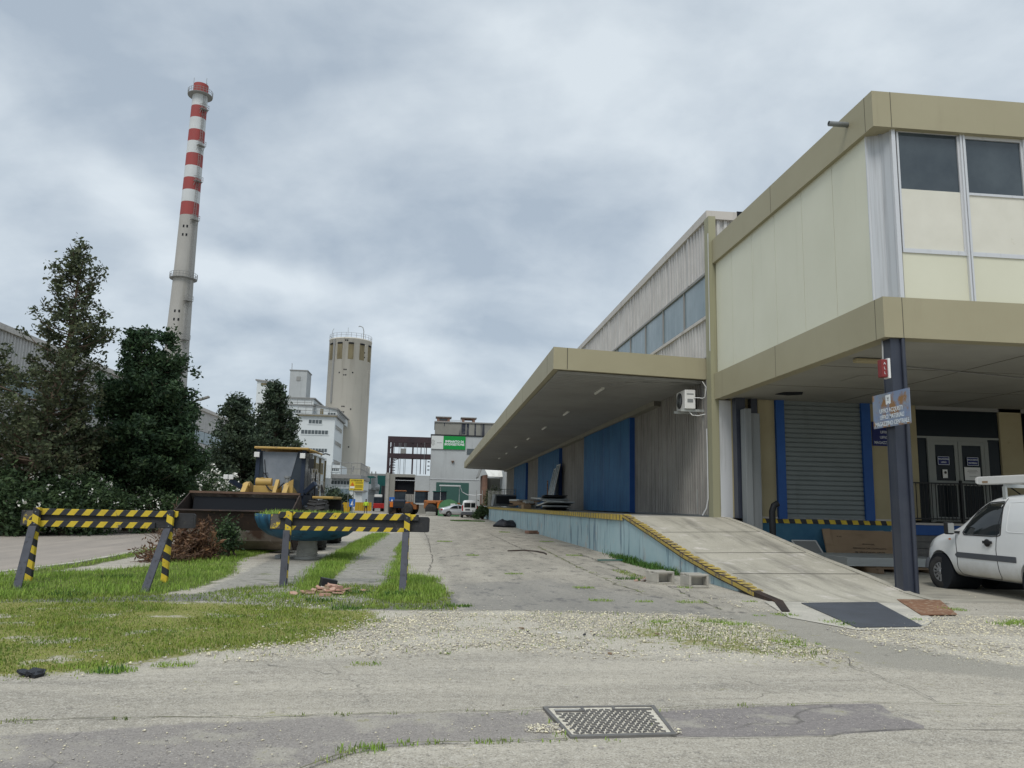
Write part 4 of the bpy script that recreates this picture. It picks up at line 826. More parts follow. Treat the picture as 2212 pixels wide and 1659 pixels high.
# ================================================================ BARRIERS
M['rail1']=stripes('striped_rail_tape',(1,0,-.75),.245,.5); M['rail1b']=stripes('striped_lower_rail_tape',(1,0,-.75),.245,.5,off=.35)
M['rail2']=stripes('striped_rail_tape_b',(1,0,-.75),.268,.5); M['post1']=stripes('striped_post_tape',(.55,.3,1),.25,.52,wlo=.66)
def barrier(lab,PX,YP,top,bot,beam,bases,rm,wornx):
    t=thing('road_barrier',lab,'barrier',((PX[0]+PX[1])/2,YP,0),0,'striped timber barriers')
    q=MB(); q.box(beam[0],beam[1],YP+.03,YP+.09,beam[2],beam[3])
    q.hexa([(beam[1],YP+.03,beam[2]),(beam[1]+.03,YP+.03,beam[2]+.02),(beam[1]+.03,YP+.09,beam[2]+.02),(beam[1],YP+.09,beam[2]),(beam[1],YP+.03,beam[3]),(beam[1]+.03,YP+.03,beam[3]-.03),(beam[1]+.03,YP+.09,beam[3]-.03),(beam[1],YP+.09,beam[3])])
    q.build('beam',M['woodblack'],t,bevel=.006)
    q=MB(); q.box(top[0],top[1],YP-.012,YP+.028,top[2],top[3]); q.build('top_rail',M[rm],t,bevel=.004)
    q=MB(); q.box(bot[0],bot[1],YP-.010,YP+.028,bot[2],bot[3]); q.build('bottom_rail',M['rail1b'],t,bevel=.004)
    for px,(bx,by) in zip(PX,bases):
        q=MB(); q.hexa([(px-.055,YP-.10,-.05),(px+.045,YP-.10,-.05),(px+.045,YP-.014,-.05),(px-.055,YP-.014,-.05),(px-.045,YP-.10,top[3]+.015),(px+.06,YP-.10,top[3]+.015),(px+.06,YP-.014,top[3]+.015),(px-.045,YP-.014,top[3]+.015)]); q.build('post',M['post1'],t,bevel=.004)
        q=MB(); q.bar((px-.01,YP-.13,bot[2]-.005),(bx,by,-.02),.115,.05); q.build('brace',M['brace'],t,bevel=.004)
        q=MB()
        for z in (top[2]+.05,bot[2]+.05): q.tube([(px,YP-.106,z),(px,YP-.10,z)],.011,8)
        q.build('bolt',M['grey'],t)
    q=MB(); q.box(wornx,wornx+.16,YP+.024,YP+.0295,beam[2]+.02,beam[3]-.01); q.build('worn_tape',stripes('worn_yellow_tape',(1,0,-.75),.2,.7,wlo=.46),t)
    return t
barrier('left striped black and yellow timber barrier standing in grass beside the road',(-6.74,-4.53),14.2,(-6.78,-4.42,1.11,1.215),(-6.90,-4.79,.91,1.01),(-7.03,-4.16,.92,1.18),((-6.36,13.0),(-4.36,12.72)),'rail1',-6.99)
barrier('right striped black and yellow timber barrier standing in front of the blue bowl planter',(-2.53,-.44),14.3,(-2.72,-.23,1.135,1.245),(-2.60,-.46,.925,1.0),(-2.87,-.06,.93,1.205),((-2.47,13.75),(-.43,13.15)),'rail2',-2.85)
# ================================================================ PLANTER
pl_=thing('bowl_planter','big weathered blue bowl on a ribbed grey pipe, filled with grass','planter',(-3.08,20.2,0))
q=MB(); q.lathe((-3.08,20.2,0),[(.28,.46),(.62,.49),(.98,.60),(1.22,.78),(1.315,.98),(1.325,1.10),(1.29,1.11),(1.27,1.03)],44,cap=False); q.build('bowl',M['planter'],pl_)
q=MB(); q.lathe((-3.08,20.2,0),[(1.28,1.03),(.6,1.07),(0,1.08)],30,cap=False); q.build('soil',M['soil'],pl_)
q=MB(); pr=[(.30,0),(.30,.05),(.245,.06)]
for k in range(5): z=.08+k*.045; pr+=[(.245,z),(.265,z+.01),(.265,z+.022),(.245,z+.03)]
pr+=[(.245,.33),(.235,.34),(.235,.47)]; q.lathe((-3.08,20.2,0),pr,26); q.build('ribbed_pipe',M['pipec'],pl_)
# ================================================================ WHEEL LOADER
ld=thing('wheel_loader','yellow wheel loader facing the camera with its rusty bucket resting on the ground','wheel loader',(-4.6,25.5,0))
q=MB(); Pf=[(21.5,1.13),(21.72,.62),(21.85,.34),(22.2,.10),(22.6,.06),(23.0,.28),(23.2,.8),(23.12,1.3),(22.75,1.63)]
Pi=[(21.53,1.14),(21.79,.64),(21.92,.39),(22.24,.15),(22.58,.11),(22.94,.31),(23.13,.8),(23.06,1.28),(22.72,1.60)]
x0,x1=-6.78,-3.78
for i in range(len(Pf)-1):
    a,b_,c_,d_=Pf[i],Pf[i+1],Pi[i+1],Pi[i]; q.hexa([(x0,*a),(x1,*a),(x1,*b_),(x0,*b_),(x0,*d_),(x1,*d_),(x1,*c_),(x0,*c_)],int(i<1))  # first segment gets the near-black slot: shade below the lip, painted on
bk=q.build('bucket',[M['mudsteel'],M['darkrust_and_shade']],ld)
for x in (x0-.03,x1): q=MB(); q.prism(Pf,'x',x,x+.03); q.build('side_plate',M['darkrust_and_shade'],bk)
q=MB(); q.hexa([(x0-.02,21.44,1.13),(x1+.02,21.44,1.13),(x1+.02,21.6,1.02),(x0-.02,21.6,1.02),(x0-.02,21.46,1.165),(x1+.02,21.46,1.165),(x1+.02,21.66,1.05),(x0-.02,21.66,1.05)]); q.build('cutting_edge',M['darkrust_and_shade'],bk)
q=MB(); q.box(x0-.02,x1+.02,22.66,22.84,1.60,1.66); q.build('top_beam',mat('dull_brown_steel',(.11,.07,.05),.8,col2=(.16,.10,.07),ns=3),bk)
q=MB(); q.hexa([(x0+.1,22.4,.16),(x1-.1,22.4,.16),(x1-.1,23.0,.4),(x0+.1,23.0,.4),(x0+.1,22.75,1.5),(x1-.1,22.75,1.5),(x1-.1,23.05,1.3),(x0+.1,23.05,1.3)]); q.build('inner_shade_fill',M['dark'],bk)  # near-black filler standing in for the shade inside the bucket
for x in (-5.45,-4.28):
    q=MB(); q.prism([(23.1,1.1),(23.0,1.62),(23.45,1.93),(23.7,1.97),(25.3,1.6),(25.3,1.3),(24,1.4),(23.5,1.2)],'x',x-.07,x+.07); q.build('lift_arm',M['loadyel'],ld,bevel=.01)
    q=MB(); q.tube([(x-.1,23.5,1.85),(x+.1,23.5,1.85)],.06,14); q.build('arm_pin',M['loadyel'],ld)
q=MB(); q.tube([(-5.2,23.6,1.96),(-4.75,23.6,1.96)],.13,14); q.box(-5.25,-4.5,23.5,23.9,1.5,1.86); q.tube([(-5.02,23.52,1.94),(-5.02,23.66,1.94)],.16,16); q.build('cross_tube',M['loadyel'],ld,bevel=.01)
q=MB(); q.prism([(23.1,1.2),(23.05,1.62),(23.5,2.05),(23.65,2.0),(23.6,1.3)],'x',-4.62,-4.52); q.hexa([(-4.5,23.4,1.5),(-4.1,23.4,1.5),(-4.1,23.5,1.5),(-4.5,23.5,1.5),(-4.22,23.4,2.0),(-4.10,23.4,2.06),(-4.10,23.5,2.06),(-4.22,23.5,2.0)]); q.build('tilt_link',M['loadyel'],ld)
q=MB(); q.tube([(-4.92,23.55,1.9),(-4.75,23.35,1.75),(-4.62,23.3,1.68),(-4.52,23.4,1.8),(-4.4,23.6,1.95)],.022,7); q.build('hydraulic_hose',M['black'],ld)
q=MB(); q.tube([(-4.42,24.2,1.9),(-4.42,24.2,2.12)],.07,12); q.tube([(-4.42,24.2,2.12),(-4.42,24.2,2.17)],.10,12); q.build('filter_cap',M['grey'],ld)
# cab
cb=MB(); X0,X1=-5.55,-4.02; YF,YB=24.9,26.5
cb.box(X0,X1,YF,YB,1.3,1.62); cb.box(X0+.03,X1-.03,YB-.08,YB,1.62,3.0)
for x in (X0+.03,X1-.10): 
    cb.hexa([(x-.02,YF-.06,1.6),(x+.10,YF-.06,1.6),(x+.10,YF+.03,1.6),(x-.02,YF+.03,1.6),(x-.02,YF+.01,3.02),(x+.10,YF+.01,3.02),(x+.10,YF+.1,3.02),(x-.02,YF+.1,3.02)]); cb.box(x,x+.07,YF+.75,YF+.83,1.6,3.02)
cb.box(X0+.03,X1-.03,YF-.05,YF+.04,1.58,1.68); cbo=cb.build('cab',M['loaddark'],ld)
q=MB(); q.hexa([(X0+.34,YF-.045,1.69),(X1-.52,YF-.045,1.69),(X1-.52,YF-.03,1.69),(X0+.34,YF-.03,1.69),(X0+.19,YF+.03,2.95),(X1-.26,YF+.03,2.95),(X1-.26,YF+.045,2.95),(X0+.19,YF+.045,2.95)]); q.build('windscreen',mat('dusty_windscreen',(.12,.14,.165),.3,col2=(.20,.22,.245),ns=1.5,spec=.35),cbo)
for xa,xb,xc,xd in ((X0+.10,X0+.33,X0+.185,X0+.10),(X1-.51,X1-.10,X1-.10,X1-.255)):
    q=MB(); q.hexa([(xa,YF-.035,1.69),(xb,YF-.035,1.69),(xb,YF-.02,1.69),(xa,YF-.02,1.69),(min(xc,xd),YF+.04,2.98),(max(xc,xd),YF+.04,2.98),(max(xc,xd),YF+.055,2.98),(min(xc,xd),YF+.055,2.98)]); q.build('corner_glass',M['glassy'],cbo)
q=MB(); q.box(X1-.035,X1-.025,YF+.12,YF+.75,1.7,2.97); q.box(X1-.035,X1-.025,YF+.83,YB-.1,1.7,2.97); q.build('side_glass',M['glassy'],cbo)
q=MB(); q.box(X0-.05,X1+.10,YF-.14,YB+.1,3.03,3.10); q.hexa([(X1+.12,YF-.1,3.0),(X1+.30,YF+.1,2.97),(X1+.30,YB,2.97),(X1+.12,YB,3.0),(X1+.12,YF-.1,3.07),(X1+.30,YF+.1,3.02),(X1+.30,YB,3.02),(X1+.12,YB,3.07)]); q.build('cab_roof',M['loadyel'],cbo,bevel=.03)
for x in (X0+.05,X1-.08): q=MB(); q.box(x-.08,x+.08,YF-.16,YF-.06,2.76,2.92); q.build('work_light',M['white'],cbo,bevel=.01)
q=MB(); q.tube([(-5.02,YF-.09,1.7),(-5.22,YF-.06,2.3),(-5.28,YF-.03,2.7)],.012,5); q.tube([(-4.90,YF-.09,1.7),(-5.1,YF-.06,2.1),(-5.28,YF-.06,2.3)],.012,5); q.tube([(-5.3,YF-.07,2.25),(-5.14,YF-.06,2.28)],.012,5); q.build('wiper',M['black'],cbo)
q=MB(); q.tube([(X1-.02,YF-.05,2.8),(X1+.16,YF-.15,2.8),(X1+.2,YF-.15,2.3)],.015,6); q.box(X1+.12,X1+.28,YF-.17,YF-.12,2.45,2.75); q.build('mirror',M['black'],cbo)
for a_,b2_ in (((-5.62,24.3,1.72),(-6.05,24.0,2.0)),((X1+.1,24.6,1.7),(X1+.42,24.4,1.98))): q=MB(); q.bar(a_,b2_,.12,.14); q.build('lamp_arm',M['loaddark'],ld)
for x in (-6.17,-6.02): q=MB(); q.box(x-.07,x+.06,23.93,24.02,2.03,2.17); q.build('headlight',M['white'],ld,bevel=.01)
q=MB(); q.box(-5.3,-4.2,25.4,29.4,.75,1.3); q.box(-5.45,-4.25,26.6,29.6,1.2,1.95); q.build('rear_body',M['loaddark'],ld,bevel=.06)
q=MB(); q.box(-5.3,-4.2,23.4,25.4,.6,1.35); q.build('front_frame',M['loaddark'],ld)
for sx_,x in ((-1,-6.15),(1,-3.45)):
    q=MB(); q.hexa([(x-.33,25.1,1.52),(x+.33,25.1,1.52),(x+.33,27.4,1.52),(x-.33,27.4,1.52),(x-.33,25.1,1.60),(x+.33,25.1,1.60),(x+.33,27.4,1.60),(x-.33,27.4,1.60)]); q.build('fender',M['loadyel'],ld,bevel=.02)
    q=MB(); q.box(x-.31,x+.36,27.1,27.14,.6,1.5); q.build('mud_flap',M['black'],ld)
    for y in (24.2,28.2):
        w=MB(); w.lathe((x,y,.72),[(.34,-.27),(.60,-.29),(.72,-.22),(.735,-.1),(.735,.1),(.72,.22),(.60,.29),(.34,.27)],30,axis='x'); wo=w.build('wheel',M['tyre'],ld)
        w=MB()
        for k in range(22):
            a=2*math.pi*k/22
            for s_ in (-1,1):
                a2=a+.12*s_; c_=Vector((x+.14*s_,y+.735*math.cos(a2),.72+.735*math.sin(a2))); w.obox(c_,(.26,.07,.05),Matrix.Rotation(a2-math.pi/2,3,'X')@Matrix.Rotation(.35*s_,3,'Z'))
        w.build('tread',M['tyre'],wo); w=MB(); w.lathe((x,y,.72),[(0,-.20),(.33,-.22),(.34,-.28),(.34,.28),(.33,.22),(0,.20)],20,axis='x'); w.build('rim',M['loadyel'],wo)
lad=MB()
for z in (.55,.85,1.15,1.45): lad.box(-3.95,-3.72,25.5,26.0,z,z+.04)
lad.bar((-3.84,25.5,.5),(-3.84,25.5,1.7),.04,.04,(0,1,0)); lad.bar((-3.84,26.0,.5),(-3.84,26.0,2.4),.04,.04,(0,1,0)); lad.build('ladder',M['black'],ld)
# ================================================================ SMALL THINGS ON THE GROUND
for lab,p,rz in (('left hollow concrete block of the two lying below the ramp',(4.50,15.1,0),.30),('right hollow concrete block of the two lying below the ramp',(5.02,14.6,0),.12)):
    t=thing('concrete_block',lab,'block',p,rz,'hollow concrete blocks below the ramp'); q=MB()
    q.box(-.20,.20,-.20,.20,0,.04); q.box(-.20,-.155,-.20,.20,.04,.21); q.box(.155,.20,-.20,.20,.04,.21); q.box(-.155,.155,.16,.20,.04,.21); q.box(-.155,.155,-.02,.02,.04,.21); q.box(-.20,.20,-.20,-.06,.21,.25); q.box(-.20,.20,.08,.20,.21,.25)
    q.build('shell',mat('pale_block_concrete',(.42,.40,.345),.9,col2=(.34,.32,.28),ns=5,bump=.5,bs=40),t,local=True,bevel=.008)
def shards(name,lab,cat,c,n,sp,s0,s1,m,kind='stuff',h=.5,flat=.3,seed=1,mk=None):
    r=np.random.default_rng(seed); q=MB()
    for i in range(n):
        a=r.random()*6.28; d=abs(r.normal())*.55; x,y=c[0]+sp[0]*d*math.cos(a),c[1]+sp[1]*d*math.sin(a); z=c[2]+max(0,(1-d))*sp[2]*r.random()
        R=Matrix.Rotation(r.random()*6.28,3,'Z')@Matrix.Rotation(r.normal()*.5*h,3,'X')@Matrix.Rotation(r.normal()*.5*h,3,'Y'); k=s0+(s1-s0)*r.random()
        b0=len(q.v); m5=int(r.integers(4,7)); pts=[(k*(.5+.5*r.random())*math.cos(2*math.pi*j/m5),k*(.35+.5*r.random())*math.sin(2*math.pi*j/m5)) for j in range(m5)]; th=k*flat*(.5+r.random()*.5)
        for zz in (0,th): q.v+=[tuple(Vector((x,y,z+.01))+R@Vector((u,v,zz))) for u,v in pts]
        mi=int(r.integers(0,len(m))) if isinstance(m,list) else 0
        q.face([b0+j for j in range(m5)][::-1],mi); q.face([b0+m5+j for j in range(m5)],mi)
        for j in range(m5): q.face((b0+j,b0+(j+1)%m5,b0+m5+(j+1)%m5,b0+m5+j),mi)
    o=q.build(name,m,loc=c); tag(o,lab,cat,kind=kind); return o
r0=gz(715,1281); shards('tile_rubble','heap of broken terracotta tiles below the right barrier','rubble',(r0.x,r0.y,.0),60,(.42,.30,.09),.06,.15,[M['pinkrub'],M['pinkrub'],M['stone'],M['timber']],seed=3)
q=MB(); c_=gz(708,1274); q.obox((c_.x,c_.y,.10),(.26,.2,.16),Matrix.Rotation(.3,3,'Z')@Matrix.Rotation(.2,3,'Y')); q.build('black_box',M['black'],loc=tuple(c_),bevel=.01,props=('small black plastic box lying on the tile rubble','box'))
shards('brick_rubble','little heap of pinkish broken bricks left of the concrete blocks','rubble',(4.36,15.5,0),26,(.16,.12,.10),.04,.09,[M['pinkrub'],M['stone']],seed=5)
c_=gz(1093,1139); q=MB(); r=np.random.default_rng(4)
q.lathe((c_.x,c_.y,0),[(.02,.0),(.75,.02),(.78,.16),(.5,.36),(.2,.42),(0,.43)],18)
q.v=[(x+.12*math.sin(y*7),y*.6+c_.y*.4+.1*math.sin(x*9),z*(1+.35*math.sin(x*8+y*5))) for x,y,z in q.v]; q.build('rubbish_bag',M['plastic'],loc=(c_.x,c_.y,0),props=('crumpled black plastic bag on the asphalt by the far dock wall','bag'))
c_=gz(1150,1153); q=MB(); q.obox((c_.x,c_.y,.09),(.75,.35,.16),Matrix.Rotation(.5,3,'Z')); q.obox((c_.x+.4,c_.y-.35,.06),(.4,.3,.12),Matrix.Rotation(-.3,3,'Z')); q.build('broken_carton',M['brick'],loc=(c_.x,c_.y,0),bevel=.02,props=('flattened orange-brown carton on the ground against the blue dock wall','carton'))
pts=[gz(1097,1192),gz(1130,1190.5),gz(1160,1193),gz(1176,1196.5),gz(1180,1199)]; q=MB(); q.tube([p+Vector((0,0,.03)) for p in pts],.022,6); q.build('bent_rod',M['darkrust_and_shade'],loc=tuple(pts[2]),props=('thin bent dark metal rod lying across the asphalt lane','rod'))
pts=[gz(1292,1213),gz(1360,1213)]; q=MB(); q.bar(pts[0]+Vector((0,0,.04)),pts[1]+Vector((0,0,.04)),.12,.03); q.build('green_bar',M['teal'],loc=tuple(pts[0]),props=('flat green-grey bar lying in the weeds by the dock wall','bar'))
c_=gz(83,1458); shards('torn_rag','torn black plastic rag on the asphalt at the edge of the olive grass','rag',(c_.x,c_.y,0),9,(.10,.06,.02),.05,.12,M['plastic'],kind=None,seed=8)
c_=gz(606,1206); q=MB(); q.obox((c_.x,c_.y,.05),(.13,.4,.09),Matrix.Rotation(-.2,3,'Z')); q.build('box_section',M['grey'],loc=tuple(c_),props=('short square steel tube lying left of the bowl planter foot','steel tube'))
c_=gz(520,1187); q=MB(); q.bar((c_.x-.9,c_.y,.04),(c_.x+1.3,c_.y+.1,.05),.16,.07); q.build('rusty_beam',M['darkrust_and_shade'],loc=tuple(c_),props=('low rusty beam in the grass under the loader bucket','beam'))
# cut branches
def twigs(name,lab,cat,c,n,R,h,m,ml,leaves,seed,lsz=.05,rad=.012,up=.4):
    r=np.random.default_rng(seed); t=thing(name,lab,cat,(c[0],c[1],0)); q=MB(); V=[];Fc=[]
    for i in range(n):
        a=r.random()*6.28; d=R*math.sqrt(r.random()); p=Vector((c[0]+d*math.cos(a),c[1]+.6*d*math.sin(a),h*(1-(d/R)**2)*r.random()*.8+.02)); dr=Vector((r.normal(),r.normal()*.6,abs(r.normal())*up)).normalized(); L=.2+.33*r.random()
        pts=[p]; 
        for k in range(3): dr=(dr+Vector((r.normal(),r.normal(),r.normal()))*.25).normalized(); pts.append(pts[-1]+dr*L/3)
        for z in pts: z.z=max(z.z,.01)
        q.tube(pts,[rad,rad*.8,rad*.6,rad*.3],4,cap=False)
        for k in range(leaves):
            b0=pts[int(r.integers(1,4))]+Vector(r.normal(size=3)*.05); e1=Vector(r.normal(size=3)).normalized()*lsz*(.6+r.random()); e2=e1.cross(Vector(r.normal(size=3))).normalized()*lsz*.4
            n0=len(V); V+=[b0-e1,b0+e2,b0+e1,b0-e2]; Fc.append((n0,n0+1,n0+2,n0+3))
    q.build('branches',m,t)
    if V: bulk('dry_leaves',[tuple(v) for v in V],Fc,ml,parent=t)
    return t
twigs('branch_pile','heap of cut brown branches with curled dry leaves left of the loader bucket','branch pile',(-5.72,19.4),240,.42,.95,M['drytwig'],M['dryleaf'],16,2,lsz=.06)
twigs('branch_pile','low scatter of cut twigs and dry leaves behind the right leg of the left barrier','branch pile',(-6.0,18.6),80,.5,.3,M['drytwig'],M['dryleaf'],7,6,lsz=.05)
# ================================================================ THINGS ON THE DOCK
def z8(x,y): return (1008+.15624*x,979.2+.15624*y)
fr_=[('tall pale glazed frame leaning on the blue door, left of two',41.9+8.6,2.7),('tall grey glazed frame leaning on the blue door, right of two',49.9-.6,2.9)]
for lab,y,hh in fr_:
    t=thing('leaning_frame',lab,'frame',(7.9,y,DT),0,'frames leaning on the blue door'); y0,y1=y-.55,y+.75; xb,xt=7.45,8.06
    q=MB()
    for a in (y0,(y0+y1)/2,y1): q.bar((xb,a,DT+.02),(xt,a,DT+hh),.06,.05,(1,0,0))
    for k in (0,1): zz=DT+.05+(hh-.1)*k; xx_=xb+(xt-xb)*k; q.bar((xx_,y0,zz),(xx_,y1,zz),.05,.05)
    q.build('frame_bars',M['metalsheet'],t); q=MB(); q.hexa([(xb+.0,y0,DT+.05),(xb,y1,DT+.05),(xb+.01,y1,DT+.05),(xb+.01,y0,DT+.05),(xt,y0,DT+hh),(xt,y1,DT+hh),(xt+.01,y1,DT+hh),(xt+.01,y0,DT+hh)]); q.build('glass_sheet',M['band'],t)
p=gz(1195,1101,DT); t=thing('sheet_stack','untidy stack of bent pale metal sheets lying on the dock','sheet stack',(6.4,40.5,DT)); q=MB(); r=np.random.default_rng(5)
for k in range(11):
    z=DT+.03+k*.075; y=40.5+r.normal()*.5+(k>5)*1.8; x=6.5+r.normal()*.12; a=r.normal()*.12
    q.obox((x,y,z),(1.1+.4*r.random(),2.4+2.2*r.random()*(k<6),.02+.05*r.random()),Matrix.Rotation(a,3,'Z')@Matrix.Rotation(r.normal()*.03,3,'X')@Matrix.Rotation(r.normal()*.03,3,'Y'),int(r.random()<.45))
q.build('sheets',[M['metalsheet'],M['black']],t)
t=thing('timber_pile','pile of brown timber offcuts and cartons on the dock behind the metal sheets','timber pile',(6.3,52,DT)); q=MB()
for k in range(16): q.obox((6.3+r.normal()*.35,52+r.normal()*1.8,DT+.08+.5*r.random()),(.35+.4*r.random(),1.6*r.random()+.4,.07+.14*r.random()),Matrix.Rotation(r.normal()*.4,3,'Z'),int(r.random()<.3))
q.build('boards',[M['timber'],M['metalsheet']],t)
q=MB(); q.obox((6.0,49.5,DT+.14),(.5,.7,.28),Matrix.Rotation(.1,3,'Z')); q.build('carton',M['card'],loc=(6,49.5,DT),bevel=.01,props=('small brown carton at the near end of the timber pile','carton'))
p=gx(1147,1095,6.9); q=MB(); q.tube([(6.9,46.4,DT),(6.9,46.4,DT+1.75)],.035,8); q.build('rusty_post',M['rust'],loc=(6.9,46.4,DT),props=('thin rusty upright post standing among the sheets on the dock','post'))
t=thing('waste_skip','open grey steel skip with a dark ribbed front at the far end of the dock','skip',(7.0,77,DT)); q=MB()
q.hexa([(5.9,75.6,DT+.1),(8.1,75.6,DT+.1),(8.1,78.6,DT+.1),(5.9,78.6,DT+.1),(6.1,75.4,DT+1.25),(8.25,75.4,DT+1.25),(8.25,78.8,DT+1.25),(6.1,78.8,DT+1.25)]); q.build('tub',M['grey'],t)
q=MB(); q.box(6.2,8.15,75.3,75.45,DT+.35,DT+1.1); q.build('ribbed_front',M['black'],t,local=False); q=MB()
for x in (6.4,7.0,7.6,8.1): q.bar((x,75.7,DT+1.2),(x,75.7,DT+1.75),.05,.05,(0,1,0))
q.bar((6.3,75.7,DT+1.73),(8.2,75.7,DT+1.73),.06,.06); q.bar((6.3,75.7,DT+1.5),(8.2,75.7,DT+1.5),.04,.04); q.build('top_rail',M['grey'],t)
# ================================================================ VEHICLES
def loft(sts,n_sub=1):
    """sts: (y, zb, zbelt, zroof, wbelt, wroof); returns closed body mesh along y"""
    bm=bmesh.new(); rings=[]
    for y,zb,zm,zt,w,wr in sts:
        prof=[(0,zb),(w*.80,zb),(w*.97,zb+.10),(w,zb+(zm-zb)*.45),(w*.99,zm),(wr+(w-wr)*.28,zm+(zt-zm)*.72),(wr*.93,zt-.035),(wr*.6,zt),(0,zt+.012)]
        ring=[bm.verts.new((x,y,z)) for x,z in prof]+[bm.verts.new((-x,y,z)) for x,z in prof[1:-1][::-1]]; rings.append(ring)
    for a,b_ in zip(rings[:-1],rings[1:]):
        for i in range(len(a)): bm.faces.new((a[i],a[(i+1)%len(a)],b_[(i+1)%len(a)],b_[i]))
    bm.faces.new(rings[0]); bm.faces.new(rings[-1][::-1]); bmesh.ops.recalc_face_normals(bm,faces=bm.faces)
    for f in bm.faces: f.smooth=True
    me=bpy.data.meshes.new('body'); bm.to_mesh(me); bm.free(); return me
def car_body(root,sts,m,arches,r=.36,levels=2,name='body'):
    me=loft(sts); o=bpy.data.objects.new(name,me); C.collection.objects.link(o)
    s=o.modifiers.new('s','SUBSURF'); s.levels=levels; s.render_levels=levels
    bpy.context.view_layer.update(); me2=bpy.data.meshes.new_from_object(o.evaluated_get(bpy.context.evaluated_depsgraph_get())); o.modifiers.clear(); o.data=me2
    cs=[]
    for y in arches:
        for sx_ in (-1,1):
            w=MB(); w.lathe((sx_*.95,y,.33),[(r,-.34),(r,.34)],32,axis='x'); cs.append(w.build('cutter',m))
    cut(o,cs); o.data.materials.clear(); o.data.materials.append(m); o.data.name=name
    for f in o.data.polygons: f.use_smooth=True
    sm=o.modifiers.new('e','EDGE_SPLIT'); sm.split_angle=math.radians(42)
    o.parent=root; bm=bmesh.new(); bm.from_mesh(o.data); o['_']=0; del o['_']; T=BVHTree.FromBMesh(bm); bm.free(); return o,T
def side_patch(T,pts,side,off,name,m,root,rings=5,sub=5):
    """panel that follows the body side: outline (y,z) projected along x"""
    P=[]; n0=len(pts)
    for i in range(n0):
        a=Vector(pts[i]);b_=Vector(pts[(i+1)%n0])
        for k in range(sub): P.append(a.lerp(b_,k/sub))
    c=sum(P,Vector((0,0)))/len(P); q=MB(); n=len(P)
    def hit(p):
        h=T.ray_cast(Vector((side*3,p.x,p.y)),Vector((-side,0,0)))[0]
        return None if h is None else (h.x+side*off,p.x,p.y)
    last=None
    for k in range(rings+1):
        for p in P:
            w=c.lerp(p,(k+.02)/(rings+.02)); h=hit(w); last=h or (side*.8,w.x,w.y); q.v.append(last)
    for k in range(rings):
        for i in range(n): q.face((k*n+i,k*n+(i+1)%n,(k+1)*n+(i+1)%n,(k+1)*n+i),0,True)
    q.face(range(n)); return q.build(name,m,root,local=True)
def side_line(T,pts,side,w,name,m,root,off=.002,sub=10):
    q=MB(); out=[]
    P=[Vector(p) for p in pts]
    for a,b_ in zip(P[:-1],P[1:]):
        for k in range(sub): out.append(a.lerp(b_,k/sub))
    out.append(P[-1]); R=[]
    for p in out:
        h=T.ray_cast(Vector((side*3,p.x,p.y)),Vector((-side,0,0)))[0]
        if h is not None: R.append((h.x+side*off,p.x,p.y))
    if len(R)>1: q.tube(R,w,5)
    return q.build(name,m,root,local=True)
def wheel(root,x,y,r=.315,w=.19,turn=0.,side=-1,spokes=12):
    wo=MB(); wo.lathe((0,0,0),[(r*.60,-w/2),(r*.93,-w/2),(r,-w/2+.03),(r,w/2-.03),(r*.93,w/2),(r*.60,w/2)],36,axis='x',cap=False)
    t=wo.build('wheel',M['tyre'],root,local=True); t.location=(x,y,r); t.rotation_euler=(0,0,turn)
    q=MB(); q.lathe((side*(w/2-.035),0,0),[(0,-.01),(r*.60,-.01),(r*.60,.01),(0,.01)],30,axis='x'); q.build('wheel_well',M['black'],t,local=True)
    q=MB()
    for k in range(spokes):
        a=2*math.pi*k/spokes; R3=Matrix.Rotation(a,3,'X')
        for o_ in (-.10,.10):
            c=Vector((side*(w/2-.015),math.cos(a+o_)*r*.37,math.sin(a+o_)*r*.37)); q.obox(c,(.02,r*.40,.011),R3)
    q.lathe((side*(w/2-.02),0,0),[(r*.55,-.012),(r*.62,-.012),(r*.62,.014),(r*.55,.014),(r*.55,-.012)],30,axis='x',cap=False); q.lathe((side*(w/2-.02),0,0),[(0,-.012),(r*.16,-.012),(r*.14,.022),(0,.024)],14,axis='x',cap=False)
    q.build('hubcap',M['rim'],t,local=True); return t
# near white van, seen from its left side, nose away from the camera
vn_=thing('white_van','white panel van parked under the office, seen from its dented left side','van',(11.19,15.08,0))
VS=[(-3.22,.42,.80,1.3,.78,.70),(-3.20,.30,.95,1.80,.84,.74),(-2.9,.26,1.08,1.86,.86,.745),(-1.9,.25,1.08,1.88,.865,.745),(-1.4,.25,1.08,1.83,.865,.735),(-1.05,.25,1.08,1.67,.862,.71),(-.7,.25,1.08,1.40,.86,.70),(-.42,.25,1.06,1.20,.86,.74),(-.1,.25,1.02,1.14,.85,.74),(.2,.26,.98,1.06,.83,.70),(.45,.30,.82,.96,.77,.64),(.64,.36,.68,.84,.66,.54),(.78,.42,.6,.72,.48,.38)]
vb,VT=car_body(vn_,VS,M['vanpaint'],(0,-2.58),.42)
S=-1
side_patch(VT,[(-1.74,1.14),(-1.79,1.71),(-1.38,1.685),(-1.08,1.52),(-.82,1.25),(-.74,1.13),(-.79,1.10),(-1.5,1.10),(-1.68,1.11)],S,.004,'door_window',M['carglass'],vn_)
side_line(VT,[(-1.85,1.78),(-1.68,1.25),(-1.64,.84),(-1.68,.36),(-1.62,.31),(-.9,.30),(-.6,.32),(-.54,.45),(-.56,.7),(-.52,1.08)],S,.006,'door_gap',M['black'],vn_)
side_line(VT,[(-1.76,1.12),(-1.80,1.725),(-1.38,1.70),(-1.07,1.535),(-.81,1.265),(-.72,1.13),(-.77,1.085),(-1.5,1.085),(-1.70,1.095),(-1.76,1.12)],S,.011,'window_rubber',M['black'],vn_)
